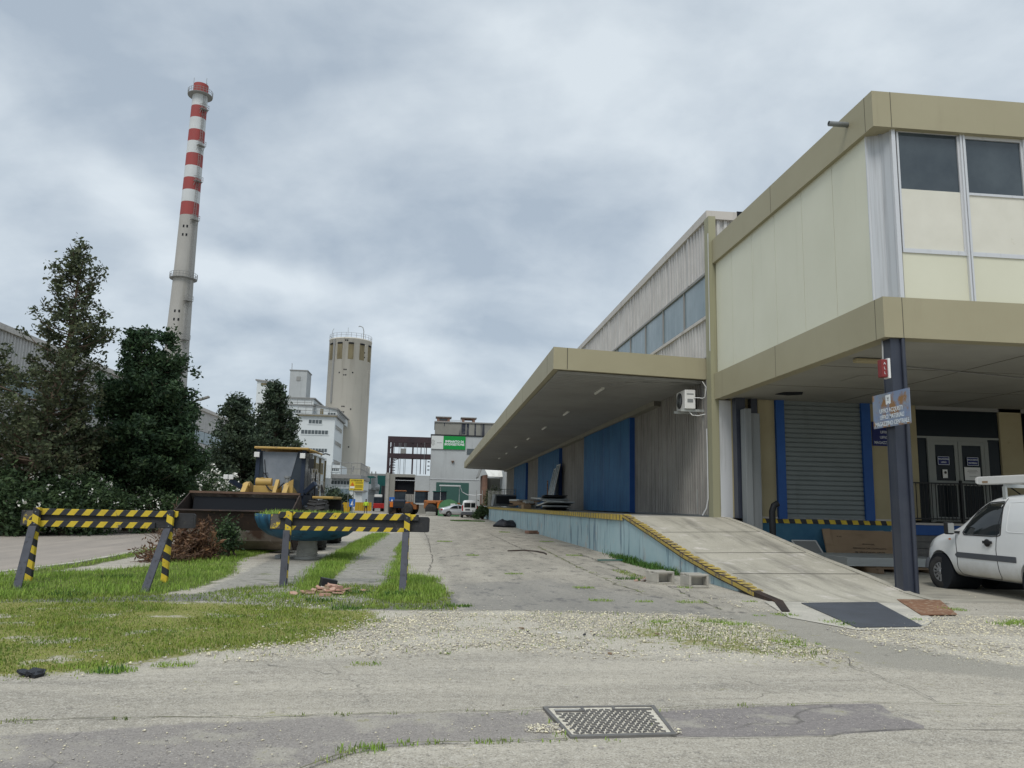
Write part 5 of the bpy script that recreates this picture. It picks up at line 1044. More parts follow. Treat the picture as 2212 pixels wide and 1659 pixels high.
side_patch(VT,[(-2.13,.64),(-2.13,.745),(-.56,.745),(-.50,.69),(-.55,.64)],S,.008,'side_strip',M['trimgrey'],vn_)
side_line(VT,[(-1.90,1.20),(-1.95,1.70),(-2.95,1.74),(-2.95,1.17),(-1.96,1.17),(-1.90,1.20)],S,.009,'panel_crease',M['vanpaint'],vn_,off=-.002)
side_line(VT,[(-.5,.285),(-2.1,.285)],S,.010,'sill_shadow_gap',M['trimgrey'],vn_)
q=MB(); q.lathe((-.872,-1.45,.96),[(0,-.02),(.07,-.02),(.07,.0),(.055,.012),(0,.012)],16,axis='x',cap=False); q.obox((-.882,-1.45,.97),(.03,.22,.05),Matrix.Identity(3)); q.build('door_handle',M['black'],vn_,local=True)
q=MB(); q.box(-.985,-.80,-.62,-.56,1.10,1.15); q.build('mirror_arm',M['black'],vn_,local=True)
q=MB(); q.box(-1.09,-.93,-.64,-.52,1.08,1.33); mr=q.build('mirror',M['black'],vn_,local=True,bevel=.03); q=MB(); q.box(-1.07,-.95,-.650,-.642,1.11,1.30); q.build('mirror_glass',M['metalsheet'],mr,local=True)
side_patch(VT,[(-.38,.97),(-.38,1.0),(-.31,1.0),(-.31,.97)],S,.004,'indicator',M['orange'],vn_,2,2)
q=MB()
me_=loft([(.36,.28,.44,.60,.85,.82),(.52,.26,.44,.62,.82,.78),(.70,.26,.42,.60,.72,.66),(.84,.30,.42,.56,.50,.46)]); bo=bpy.data.objects.new('front_bumper',me_); C.collection.objects.link(bo); bo.parent=vn_; me_.materials.append(M['trimgrey']); s_=bo.modifiers.new('s','SUBSURF'); s_.levels=2; s_.render_levels=2
side_patch(VT,[(.26,.84),(.22,.97),(.34,.95),(.43,.84),(.42,.78)],S,.006,'headlight',M['metalsheet'],vn_,3,3)
for y in (0,-2.58):
    for sx_ in (-1,1): w=MB(); w.lathe((sx_*.52,y,.33),[(.365,-.33),(.365,.33)],28,axis='x'); w.build('arch_liner',M['dark'],vn_,local=True)
wheel(vn_,-.765,0,turn=.16); wheel(vn_,.765,0,turn=.16,side=1); wheel(vn_,-.765,-2.58); wheel(vn_,.765,-2.58,side=1)
q=MB(); q.box(-.70,-.50,-3.4,-1.08,2.05,2.20); q.hexa([(-.70,-1.08,2.05),(-.50,-1.08,2.05),(-.50,-1.0,2.08),(-.70,-1.0,2.08),(-.70,-1.08,2.20),(-.50,-1.08,2.20),(-.50,-1.0,2.18),(-.70,-1.0,2.18)]); rk=q.build('roof_tube',M['white'],vn_,local=True,bevel=.015)
for y in (-1.75,-2.9): q=MB(); q.box(-.68,.68,y-.03,y+.03,1.98,2.045); q.box(-.70,-.66,y-.04,y+.04,1.76,2.0); q.box(.66,.70,y-.04,y+.04,1.76,2.0); q.build('rack_bar',M['metalsheet'],vn_,local=True)
q=MB(); q.box(-.704,-.698,-1.35,-1.2,2.075,2.115); q.build('rack_plate',M['card'],rk,local=True)
# simple interior seat seen through the glass is left dark
def small_wheels(root,ys,hw,r): 
    for y in ys:
        for sx_ in (-1,1): wheel(root,sx_*(hw-.1),y,r=r,side=sx_,spokes=7)
# far white van from behind
fv=thing('white_van','small white van seen from behind, parked beyond the dock end','van',(4.1,86.5,0))
b2,T2=car_body(fv,[(-1.85,.34,.95,1.40,.80,.74),(-1.83,.28,1.0,1.84,.84,.70),(-1.5,.26,1.0,1.92,.87,.74),(0,.26,1.0,1.92,.87,.74),(.9,.26,1.0,1.6,.87,.70),(1.3,.26,.98,1.1,.86,.72),(1.9,.3,.8,.9,.78,.66),(2.0,.36,.6,.66,.6,.5)],M['vanpaint'],(1.35,-1.25),.36)
for nm,x0,x1 in (('rear_window',-.62,.06),('rear_window',.12,.58)): q=MB(); q.box(x0,x1,-1.885,-1.80,1.12,1.62); q.build(nm,M['carglass'],fv,local=True,bevel=.03)
q=MB(); q.box(-.9,.9,-1.98,-1.6,.32,.66); q.build('rear_bumper',M['trimgrey'],fv,local=True,bevel=.05)
for x in (-.80,.80): q=MB(); q.box(x-.06,x+.06,-1.90,-1.7,.75,1.35); q.build('tail_light',M['red'],fv,local=True,bevel=.03)
q=MB(); q.box(-.5,.02,-1.90,-1.86,.82,.96); q.build('number_plate_recess',M['trimgrey'],fv,local=True)
small_wheels(fv,(1.35,-1.25),.86,.31)
# silver saloon
sc=thing('silver_car','silver saloon car half hidden behind the small white van','car',(3.1,91,0),math.radians(-78))
b3,T3=car_body(sc,[(-2.2,.36,.70,.95,.70,.62),(-2.12,.28,.80,1.02,.82,.7),(-1.6,.22,.84,1.06,.88,.72),(-1.0,.20,.86,1.30,.89,.62),(-.3,.2,.87,1.42,.89,.60),(.4,.2,.87,1.36,.89,.60),(1.0,.2,.86,1.0,.88,.68),(1.8,.22,.74,.84,.84,.7),(2.2,.3,.6,.68,.68,.55)],M['silver'],(1.35,-1.35),.35)
for s_ in (-1,1):
    side_patch(T3,[(-1.25,.95),(-.8,1.25),(-.2,1.33),(.35,1.29),(.85,1.0),(.8,.93),(-1.1,.92)],s_,.006,'side_window',M['carglass'],sc); side_line(T3,[(-.25,1.33),(-.25,.4)],s_,.02,'door_pillar',M['silver'],sc,off=.008)
q=MB(); q.box(-.80,-.55,-2.24,-2.05,.72,.88); q.box(.55,.80,-2.24,-2.05,.72,.88); q.build('tail_light',M['red'],sc,local=True,bevel=.02)
small_wheels(sc,(1.35,-1.35),.88,.32)
rc=thing('white_car','nose of a white and red parked car right of the small white van','car',(6.0,90.5,0),math.radians(-78)); b4,T4=car_body(rc,[(-1.6,.3,.7,.9,.7,.6),(-1.5,.25,.8,1.1,.8,.66),(-.9,.22,.84,1.36,.84,.62),(.2,.22,.85,1.36,.84,.62),(.9,.22,.84,.98,.84,.7),(1.5,.25,.7,.8,.78,.66),(1.7,.3,.58,.66,.6,.5)],M['white'],(1.05,-1.05),.33)
side_patch(T4,[(-.8,.95),(-.5,1.25),(.1,1.28),(.55,1.0),(.5,.92),(-.75,.92)],-1,.006,'side_window',M['carglass'],rc); small_wheels(rc,(1.05,-1.05),.82,.29)
# far loaders and tractor
def far_loader(lab,loc,rz,body):
    t=thing('wheel_loader',lab,'wheel loader',loc,rz,'orange wheel loaders by the digester building')
    q=MB(); q.box(-.75,.75,-2.6,-.4,.8,1.85); q.build('engine_cover',body,t,local=True,bevel=.12); q=MB(); q.box(-.62,.62,-2.64,-2.6,1.0,1.6); q.build('rear_grille',M['black'],t,local=True)
    q=MB(); q.box(-.65,.65,-.5,.8,1.5,2.9); q.build('cab',M['glassy'],t,local=True,bevel=.05); q=MB(); q.box(-.75,.75,-.6,.9,2.9,3.02); q.build('cab_roof',M['loadorange'],t,local=True,bevel=.03)
    q=MB(); q.box(-.5,.5,.6,2.3,.7,1.3); q.bar((-.45,1.4,1.5),(-.45,3.2,.7),.18,.3); q.bar((.45,1.4,1.5),(.45,3.2,.7),.18,.3); q.build('lift_arm',M['loadorange'],t,local=True)
    q=MB(); q.prism([(3.0,.15),(3.9,.1),(3.5,1.2),(3.0,1.3)],'x',-1.25,1.25); q.build('bucket',M['darkrust_and_shade'],t,local=True)
    for x in (-1.0,1.0):
        q=MB(); q.box(x-.3,x+.3,-2.2,-1.0,1.5,1.62); q.build('mudguard',M['loadorange'],t,local=True)
        for y in (-1.5,1.6): q=MB(); q.lathe((x,y,.72),[(.3,-.28),(.68,-.28),(.74,-.15),(.74,.15),(.68,.28),(.3,.28)],22,axis='x'); w_=q.build('wheel',M['tyre'],t,local=True); q=MB(); q.lathe((x,y,.72),[(0,-.2),(.3,-.22),(.3,.22),(0,.2)],14,axis='x'); q.build('rim',M['loadorange'],w_,local=True)
    for x in (-.95,.95): q=MB(); q.box(x-.2,x+.2,-2.5,-2.3,.9,1.5); q.build('rear_lamp_box',M['orange'],t,local=True,bevel=.03)
    return t
far_loader('dark backed orange wheel loader seen from behind by the open hall',(-4.05,100,0),0,M['loaddark']); far_loader('muddy orange wheel loader standing side-on with one big wheel in view',(-1.2,98,0),math.radians(72),M['loadorange'])
tr_=thing('green_tractor','dark green machine with a tall glazed cab behind the silver car','tractor',(.9,101,0)); q=MB(); q.box(.1,1.8,100,101.8,1.5,2.95); q.build('cab',M['glassy'],tr_,bevel=.05); q=MB(); q.box(.0,1.9,99.9,101.9,2.95,3.05); q.build('cab_roof',M['teal'],tr_); q=MB(); q.box(-.1,3.6,99.9,101.4,1.35,1.62); q.build('boom',M['loadorange'],tr_); q=MB(); q.box(.0,1.9,99.8,102,.3,1.4); q.build('body',M['darkgreen'],tr_,bevel=.05)
for x in (-.1,1.9): q=MB(); q.lathe((x,101,.5),[(.2,-.2),(.5,-.2),(.5,.2),(.2,.2)],18,axis='x'); q.build('wheel',M['tyre'],tr_)
gb=thing('green_container','round-topped pale green metal container behind the silver car','container',(2.0,93.5,0)); q=MB(); pr=[(.75,0),(3.3,0)]+[(2.02+1.28*math.cos(a),.78+1.22*math.sin(a)) for a in np.linspace(0,math.pi,17)]; q.prism([(x,z) for x,z in pr],'y',93.2,95.0); q.build('shell',M['binGreen'],gb); q=MB(); q.box(2.2,2.75,93.17,93.2,1.25,1.5); q.build('label_plate',M['white'],gb)
tag((lambda q:(q.box(-.7,.5,95,95.6,0,.45),q)[1])(MB()).build('concrete_kerb_block',M['concrete'],loc=(-.1,95,0),bevel=.05),'long low concrete block in front of the green machine','block')
rv=thing('red_truck','small red and white lorry parked far down the yard by the yellow hoarding','truck',(-8.6,128,0)); q=MB(); q.box(-9.4,-7.2,127,131,.5,1.3); q.build('chassis',M['red'],rv,bevel=.05); q=MB(); q.box(-9.4,-8.0,127.2,128.8,1.3,2.3); q.build('cab',M['glassy'],rv,bevel=.1); q=MB(); q.box(-9.3,-8.1,127.3,128.7,2.3,2.7); q.build('roof',M['white'],rv,bevel=.05)
for x in (-9.4,-7.2): q=MB(); q.lathe((x,128,.42),[(.2,-.14),(.42,-.14),(.42,.14),(.2,.14)],14,axis='x'); q.build('wheel',M['tyre'],rv)
# person in the distance
pe=thing('person','distant person walking away in a hi-vis yellow jacket and dark trousers','person',(-7.9,95,0))
def skin(name,pts,edges,rad,m,parent,sub=2):
    me=bpy.data.meshes.new(name); me.from_pydata(pts,edges,[]); me.materials.append(m); o=bpy.data.objects.new(name,me); C.collection.objects.link(o)
    s=o.modifiers.new('k','SKIN'); 
    for v,r_ in zip(me.skin_vertices[0].data,rad): v.radius=(r_,r_*.8)
    me.skin_vertices[0].data[0].use_root=True
    u=o.modifiers.new('s','SUBSURF'); u.levels=sub; u.render_levels=sub; bpy.context.view_layer.update()
    me2=bpy.data.meshes.new_from_object(o.evaluated_get(bpy.context.evaluated_depsgraph_get())); o.modifiers.clear(); o.data=me2
    if not me2.materials: me2.materials.append(m)
    o.parent=parent; return o
skin('body',[(0,0,.95),(0,0,1.15),(0,0,1.42),(0,0,1.52),(0,0,1.66),(0,0,1.74),(.1,0,.9),(.13,.08,.5),(.14,-.05,.08),(.14,.08,.04),(-.1,0,.9),(-.13,-.05,.5),(-.14,-.25,.12),(-.14,-.15,.05),(.2,0,1.40),(.27,.02,1.12),(.25,.1,.88),(-.2,0,1.40),(-.27,-.02,1.12),(-.25,.06,.88)],
 [(0,1),(1,2),(2,3),(3,4),(4,5),(0,6),(6,7),(7,8),(8,9),(0,10),(10,11),(11,12),(12,13),(2,14),(14,15),(15,16),(2,17),(17,18),(18,19)],[.16,.15,.17,.06,.10,.07,.10,.07,.05,.04,.10,.07,.05,.04,.075,.055,.04,.075,.055,.04],M['clothdark'],pe)
skin('jacket',[(0,0,.92),(0,0,1.15),(0,0,1.42),(0,0,1.47),(.2,0,1.42),(.275,.02,1.12),(.26,.08,.95),(-.2,0,1.42),(-.275,-.02,1.12),(-.26,.05,.95)],[(0,1),(1,2),(2,3),(2,4),(4,5),(5,6),(2,7),(7,8),(8,9)],[.19,.18,.20,.12,.10,.075,.06,.10,.075,.06],M['hivis'],pe)
q=MB(); q.lathe((0,0,1.66),[(0,-.11),(.07,-.08),(.095,0),(.085,.07),(0,.12)],14); q.build('head',M['skin'],pe,local=True)
q=MB(); q.lathe((0,-.005,1.68),[(.098,-.01),(.095,.07),(.05,.12),(0,.13)],14,cap=False); q.build('hair',M['black'],pe,local=True)
# ================================================================ FAR BUILDINGS
def P3(x,y,Y): return gy(*z3(x,y),Y)
# chimney
CX_,CY_=-60.2,182.; ch=thing('factory_chimney','very tall concrete chimney with red and white bands at the top','chimney',(CX_,CY_,0))
def rad(z): return 1.72+ (101.5-z)*.0105+ max(0,(55-z))*.012
bands=[101.4,98.5,95.5,92.4,89.3,86.3,83.2,80.0,77.0,73.9,70.9,67.6]
q=MB(); q.lathe((CX_,CY_,0),[(rad(z),z) for z in (0,15,30,45,52.4,60,67.58)],40); q.build('shaft',M['chimcon'],ch)
for i,(a,b_) in enumerate(zip(bands[:-1],bands[1:])): q=MB(); q.lathe((CX_,CY_,0),[(rad(b_),b_),(rad(a),a)],40); q.build('red_band' if i%2==0 else 'white_band',M['chimred'] if i%2==0 else M['chimwhite'],ch)
def ringrail(par,cx,cy,r0,r1,z,h,n=24,m='facgrey'):
    q=MB(); q.lathe((cx,cy,z),[(r0,-.22),(r1,-.12),(r1,.02),(r0,.02)],36,cap=False)
    for zz in (h*.5,h): q.tube([(cx+r1*math.cos(a),cy+r1*math.sin(a),z+zz) for a in np.linspace(0,2*math.pi,37)],.05,4,cap=False)
    for k in range(n): a=2*math.pi*k/n; q.tube([(cx+r1*math.cos(a),cy+r1*math.sin(a),z),(cx+r1*math.cos(a),cy+r1*math.sin(a),z+h)],.045,4)
    q.build('ring_platform',M[m],par)
ringrail(ch,CX_,CY_,rad(98.6),2.85,98.6,1.2); ringrail(ch,CX_,CY_,rad(52),rad(52)+.75,52.3,1.2)
da=math.radians(-42)   # ladder bearing
for z in (94.4,85,76,66.3,46.6,37.4):
    q=MB(); r=rad(z); R3=Matrix.Rotation(da,3,'Z')
    q.obox(Vector((CX_,CY_,z))+R3@Vector((r+.5,0,0)),(1.0,1.9,.10),R3)
    for zz in (.55,1.1): 
        for s in (-.95,.95): q.obox(Vector((CX_,CY_,z+zz))+R3@Vector((r+.5,s,0)),(1.,.06,.06),R3)
        q.obox(Vector((CX_,CY_,z+zz))+R3@Vector((r+1.,0,0)),(.06,1.9,.06),R3)
    for s in (-.95,0,.95): q.obox(Vector((CX_,CY_,z+.55))+R3@Vector((r+1.,s,0)),(.06,.06,1.1),R3)
    q.bar(Vector((CX_,CY_,z))+R3@Vector((r+.9,-.8,0)),Vector((CX_,CY_,z-1.1))+R3@Vector((r,-.8,0)),.08,.08); q.bar(Vector((CX_,CY_,z))+R3@Vector((r+.9,.8,0)),Vector((CX_,CY_,z-1.1))+R3@Vector((r,.8,0)),.08,.08)
    q.build('rest_platform',M['facgrey'],ch)
q=MB(); R3=Matrix.Rotation(da,3,'Z')
for s in (-.25,.25): q.tube([Vector((CX_,CY_,z))+R3@Vector((rad(z)+.22,s,0)) for z in (20,60,99)],.045,4)
for z in np.arange(22,99,.6): q.obox(Vector((CX_,CY_,z))+R3@Vector((rad(z)+.22,0,0)),(.04,.5,.04),R3)
for z in np.arange(24,98,1.5): q.tube([Vector((CX_,CY_,z))+R3@Vector((rad(z)+.22+.45*math.sin(a),.4*math.cos(a),0)) for a in np.linspace(0,math.pi,7)],.03,4,cap=False)
q.build('ladder',M['facgrey'],ch)
q=MB()
for z in (64.6,62.5,44,42):
    for a in (-100,-78): aa=math.radians(a); c=Vector((CX_+rad(z)*math.cos(aa),CY_+rad(z)*math.sin(aa),z)); q.obox(c,(.35,.12,.6),Matrix.Rotation(aa+math.pi/2,3,'Z'))
q.build('vent_opening',M['dark'],ch)
q=MB()
for a in (200,330,60): aa=math.radians(a); q.tube([(CX_+1.7*math.cos(aa),CY_+1.7*math.sin(aa),101.2),(CX_+1.7*math.cos(aa),CY_+1.7*math.sin(aa),103)],.05,4)
q.build('lightning_rod',M['facgrey'],ch)
# silo
SX,SY=-22.7,200; si=thing('concrete_silo','tall round beige concrete silo with tall ochre recesses under its railed top','silo',(SX,SY,0))
q=MB(); q.lathe((SX,SY,0),[(5.42,0),(5.42,42.4),(5.5,42.45),(5.5,42.75),(5.3,42.8)],56); sb=q.build('shaft',M['silo'],si)
for k,a in enumerate((-143,-112,-82,-51,-21)):
    aa=math.radians(a); q=MB(); c=Vector((SX+5.38*math.cos(aa),SY+5.38*math.sin(aa),39.2)); R3=Matrix.Rotation(aa+math.pi/2,3,'Z'); q.obox(c,(1.35,.25,4.1),R3); q.build('recess',M['siloin'],si)
    q=MB(); q.obox(c+Vector((0,0,2.05))+R3@Vector((0,-.16,0)),(1.35,.12,.35),R3); q.build('recess_dark_top',M['dark'],si)  # near-black strip across the top of each recess
q=MB()
for z in (34.4,33.0,25.0,23.6,15.8,14.4,41.9,42.0):
    for a in (-97,-92): aa=math.radians(a); q.obox((SX+5.43*math.cos(aa),SY+5.43*math.sin(aa),z),(.3,.08,.3),Matrix.Rotation(aa+math.pi/2,3,'Z'))
for z,a in ((33.6,-110),(33.7,-74),(24.4,-74),(14.9,-74),(38,-42),(39.2,-42)): aa=math.radians(a); q.obox((SX+5.43*math.cos(aa),SY+5.43*math.sin(aa),z),(.3,.08,.35),Matrix.Rotation(aa+math.pi/2,3,'Z'))
q.build('small_vent',M['dark'],si)
aa=math.radians(-131); q=MB(); q.tube([(SX+5.5*math.cos(aa),SY+5.5*math.sin(aa),26.),(SX+5.5*math.cos(aa),SY+5.5*math.sin(aa),42.4)],.3,6); q.build('dark_downpipe',M['facgrey'],si)
q=MB()
for zz in (43.4,44.0): q.tube([(SX+5.4*math.cos(a),SY+5.4*math.sin(a),zz) for a in np.linspace(0,2*math.pi,41)],.03,4,cap=False)
for k in range(26): a=2*math.pi*k/26; q.tube([(SX+5.4*math.cos(a),SY+5.4*math.sin(a),42.7),(SX+5.4*math.cos(a),SY+5.4*math.sin(a),44)],.04,4)
q.build('railing',M['facgrey'],si)
q=MB(); q.tube([(-19.2,197,42.7),(-19.2,197,45),(-19.5,197,46.0),(-20.3,197,46.3),(-20.6,197,46.1)],.11,6); q.tube([(-23.3,198,42.7),(-23.3,198,46)],.04,4); q.tube([(-27.3,198,42.7),(-27.2,198,45),(-26.9,198,45.6)],.05,4); q.build('roof_lamp_post',M['facgrey'],si)
def block(root,x0,x1,y0,y1,z0,z1,m='facwhite',name='wall_block',roof=.25,rm='facgrey',ov=.35,slope=0):
    q=MB(); q.hexa([(x0,y0,z0),(x1,y0,z0),(x1,y1,z0),(x0,y1,z0),(x0,y0,z1),(x1,y0,z1-slope),(x1,y1,z1-slope),(x0,y1,z1)]); o=q.build(name,M[m],root)
    if roof: q=MB(); q.hexa([(x0-ov,y0-ov,z1+.002),(x1+ov,y0-ov,z1-slope+.002),(x1+ov,y1+ov,z1-slope+.002),(x0-ov,y1+ov,z1+.002),(x0-ov,y0-ov,z1+roof),(x1+ov,y0-ov,z1-slope+roof),(x1+ov,y1+ov,z1-slope+roof),(x0-ov,y1+ov,z1+roof)]); q.build('roof_slab',M[rm],root)
    return o
def winrow_f(root,xa,xb,y,z0,z1,n,m='facwin'):
    f=MB(); f.box(xa-.15,xb+.15,y-.10,y+.05,z0-.22,z0-.06); f.box(xa-.08,xb+.08,y-.06,y-.004,z0-.06,z1+.08); fo=f.build('window_frame',M['facwhite'] if m=='facwin' else M['yfence'],root)
    w=(xb-xa)/n
    for k in range(n): q=MB(); q.box(xa+k*w+.05,xa+(k+1)*w-.05,y-.08,y-.062,z0,z1); q.build('window_pane',M[m],fo)
def winrow_s(root,x,ya,yb,z0,z1,n,m='facwin'):
    f=MB(); f.box(x+.004,x+.06,ya-.08,yb+.08,z0-.1,z1+.08); fo=f.build('window_frame',M['facwhite'] if m=='facwin' else M['yfence'],root)
    w=(yb-ya)/n
    for k in range(n): q=MB(); q.box(x+.062,x+.08,ya+k*w+.08,ya+(k+1)*w-.08,z0,z1); q.build('window_pane',M[m],fo)
def rail(root,pts,z,h,n=.0):
    q=MB()
    for zz in (h*.5,h): q.tube([(x,y,z+zz) for x,y in pts],.06,4)
    for (ax,ay),(bx,by) in zip(pts[:-1],pts[1:]):
        L=math.hypot(bx-ax,by-ay); k=max(1,int(L/1.5))
        for i in range(k+1): t=i/k; q.tube([(ax+(bx-ax)*t,ay+(by-ay)*t,z),(ax+(bx-ax)*t,ay+(by-ay)*t,z+h)],.05,4)
    q.build('railing',M['facgrey'],root)
fw=thing('white_factory','white clad stepped factory block with window bands in front of the silo','factory building',(-26,170,0))
YF=170
c1=P3(722,785,YF); xr=c1.x; xl=P3(300,700,YF).x; zt=P3(560,768,YF).z
block(fw,xl-8,xr,YF,YF+16,0,zt,roof=0)
q=MB(); q.box(P3(440,765,YF).x,xr+.5,YF-.5,YF+16,zt,zt+.35); q.build('balcony_slab',M['yfence' if False else 'facgrey'],fw)
q=MB(); q.box(P3(440,765,YF).x,xr+.52,YF-.55,YF-.5,zt-.1,zt+.12); q.build('balcony_edge',M['siloin'],fw)
rail(fw,[(P3(440,765,YF).x,YF-.4),(xr+.4,YF-.4),(xr+.4,YF+16)],zt+.35,1.5)
xb0=P3(552,680,YF+3).x; block(fw,xb0,xr+.1,YF+3,YF+24,zt,P3(560,680,YF+3).z,slope=1.2)
x0=P3(300,600,YF+2).x; x1_=P3(560,640,YF+2).x; block(fw,x0,x1_,YF+2,YF+18,zt-1,P3(560,640,YF+2).z,slope=0)
block(fw,x0-4,P3(552,680,YF+.5).x,YF+.5,YF+8,zt-1,P3(540,690,YF+.5).z,roof=.2); rail(fw,[(P3(320,690,YF).x,YF+.6),(P3(540,690,YF).x,YF+.6)],P3(540,690,YF).z,1.4)
block(fw,P3(370,600,YF+8).x,P3(500,600,YF+8).x,YF+8,YF+14,zt,P3(440,425,YF+8).z,roof=.2,ov=.15,m='biowall')
q=MB(); a=P3(428,500,YF+8); b_=P3(460,470,YF+8); q.box(a.x,b_.x,YF+7.9,YF+7.99,a.z,b_.z); q.build('grey_patch',M['facgrey'],fw)
block(fw,P3(127,560,YF+5).x,P3(243,560,YF+5).x,YF+5,YF+16,zt-2,P3(180,502,YF+5).z,roof=.3,slope=.4)
q=MB(); a=P3(160,534,YF+5); b_=P3(212,520,YF+5); q.box(a.x,b_.x,YF+4.9,YF+4.99,a.z,b_.z); q.build('louvre',M['siloin'],fw)
for (xa,ya,xb,yb,n) in ((520,825,624,800,4),(462,903,670,880,8),(525,1040,662,1018,6),(344,742,464,722,6),(350,852,441,832,5),(350,930,434,912,4)):
    a=P3(xa,ya,YF); b_=P3(xb,yb,YF); winrow_f(fw,a.x,b_.x,YF,a.z,b_.z,n)
for dz in (0,):
    for zc_ in (17.6,14.2,10.0): winrow_s(fw,xr,YF+1.2,YF+13,zc_-.45,zc_+.45,3)
q=MB(); a=P3(608,755,YF+3); b_=P3(634,716,YF+3); q.box(a.x,b_.x,YF+2.9,YF+2.99,a.z,b_.z); q.build('roof_door',M['siloin'],fw)
winrow_f(fw,P3(665,762,YF+3).x,P3(728,745,YF+3).x,YF+3,P3(665,762,YF+3).z,P3(728,745,YF+3).z,3)
q=MB(); q.tube([P3(394,418,YF+9),P3(396,368,YF+9)],.06,4); q.tube([P3(330,590,YF+9),P3(330,530,YF+9)],.06,4); q.build('antenna',M['facgrey'],fw)
# low white annexe with terrace
an=thing('white_annexe','low white corrugated annexe with a railed concrete terrace at the silo foot','factory building',(-18,150,0)); YA=150
a=P3(640,1400,YA); b_=P3(905,1240,YA); x0=P3(636,1200,YA).x; x1_=P3(905,1250,YA).x; zt2=P3(780,1243,YA).z
q=MB(); q.corr('y',YA,x0,x1_,0,zt2,.9,.08); q.box(x0,x1_,YA+.05,YA+22,0,zt2); q.build('clad_wall',M['facwhite'],an)
q=MB(); q.box(x0+1.5,x1_+.4,YA-1.2,YA+20,zt2,zt2+.75); q.build('terrace_slab',M['facgrey'],an); rail(an,[(x0+1.6,YA-1.1),(x1_+.3,YA-1.1),(x1_+.3,YA+14)],zt2+.75,2.2)
a=P3(690,1286,YA-.1); b_=P3(832,1263,YA-.1); winrow_f(an,a.x,b_.x,YA-.09,a.z,b_.z,6)
q=MB(); q.box(P3(690,1330,YA).x,P3(870,1330,YA).x,YA-.5,YA-.1,0,P3(700,1318,YA).z); q.build('pale_blue_shed',M['band'],an)
q=MB(); q.box(P3(905,1250,YA).x-1.4,P3(945,1250,YA).x,YA-3,YA+4,0,P3(930,1345,YA).z); q.build('side_shed',M['facwhite'],an); q=MB(); q.box(P3(880,1345,YA).x,P3(955,1345,YA).x,YA-3.6,YA+4,P3(930,1345,YA).z,P3(930,1345,YA).z+.3); q.build('side_shed_roof',M['facgrey'],an)
a=P3(630,1150,YA+8); b_=P3(760,1200,YA+8); q=MB(); q.corr('y',YA+8,a.x,b_.x,zt2-4,a.z+.3,.9,.08); q.box(a.x,b_.x,YA+8.05,YA+20,zt2-4,a.z+.3); q.build('upper_clad_wall',M['facwhite'],an); winrow_f(an,P3(695,1180,YA+7.9).x,P3(752,1165,YA+7.9).x,YA+7.9,P3(695,1186,YA+7.9).z,P3(752,1165,YA+7.9).z,4)
q=MB(); q.tube([P3(852,1190,YA-1),P3(858,1160,YA-1),P3(862,1150,YA-1)],.2,6); q.box(P3(845,1190,YA-1).x,P3(860,1190,YA-1).x,YA-1.4,YA-.8,P3(850,1192,YA-1).z,P3(850,1176,YA-1).z); q.build('roof_vent',M['facgrey'],an)
# white building with yellow window frames and an outside stair
yb=thing('yellow_trim_building','white hall with tall yellow framed windows seen beyond the loader cab','factory building',(-23,115,0)); XB=-20.5
ya=gx(*z3(500,1100),XB).y; yb_=gx(*z3(640,1105),XB).y; zt3=gx(*z3(600,1085),XB).z
block(yb,XB-14,XB,ya-12,yb_,0,zt3,roof=.25,rm='facwhite')
for xa,xb in ((527,556),(567,594),(607,630)):
    y0=gx(*z3(xa,1150),XB).y; y1=gx(*z3(xb,1150),XB).y; winrow_s(yb,XB,y0,y1,gx(*z3(xb,1210),XB).z,gx(*z3(xa,1125),XB).z,2,'siloin')
for xa in (560,600,640): y0=gx(*z3(xa,1150),XB).y; q=MB(); q.box(XB+.002,XB+.35,y0-.35,y0+.1,2,zt3-.1); q.build('yellow_column',M['siloin'],yb)
for xa,yy in ((562,1065),(615,1085)): p=gx(*z3(xa,yy),XB); q=MB(); q.tube([p,p+Vector((0,0,.5)),p+Vector((.8,0,.75)),p+Vector((1.6,0,.5))],.12,5); q.build('roof_lamp',M['black'],yb)
st=thing('outside_stair','dark steel outside stair and pipework beside the hall behind the loader','stair',(-18.2,100,0)); q=MB()
for (xa,ya_,xb,yb2) in ((515,1235,590,1235),(520,1290,600,1290),(545,1330,640,1330)):
    a=P3(xa,ya_,100); b_=P3(xb,yb2,100); q.box(a.x,b_.x,99.4,101.5,a.z-.1,a.z); q.box(a.x,b_.x,99.4,99.45,a.z+1.0,a.z+1.06)
    for k in range(5): x=a.x+(b_.x-a.x)*k/4; q.box(x-.03,x+.03,99.4,99.46,a.z,a.z+1.05)
for xa in (520,555,597,628): a=P3(xa,1200,100); q.box(a.x-.09,a.x+.09,99.9,100.1,0,a.z if xa<600 else P3(628,1290,100).z)
q.bar(P3(600,1290,100),P3(640,1370,100),.3,.15); q.bar(P3(560,1235,100),P3(600,1290,100),.3,.15); q.build('stair_frame',M['facgrey'],st)
q=MB()
for xa in (533,548,565): q.tube([P3(xa,1250,100.5),P3(xa+4,1380,100.5)],.16,6)
q.build('pipes',M['alu'],st); q=MB(); q.hexa([P3(610,1352,99),P3(642,1352,99),P3(642,1352,100),P3(610,1352,100),P3(614,1290,99),P3(622,1290,99),P3(622,1290,100),P3(614,1290,100)]); q.build('hopper',M['black'],st)
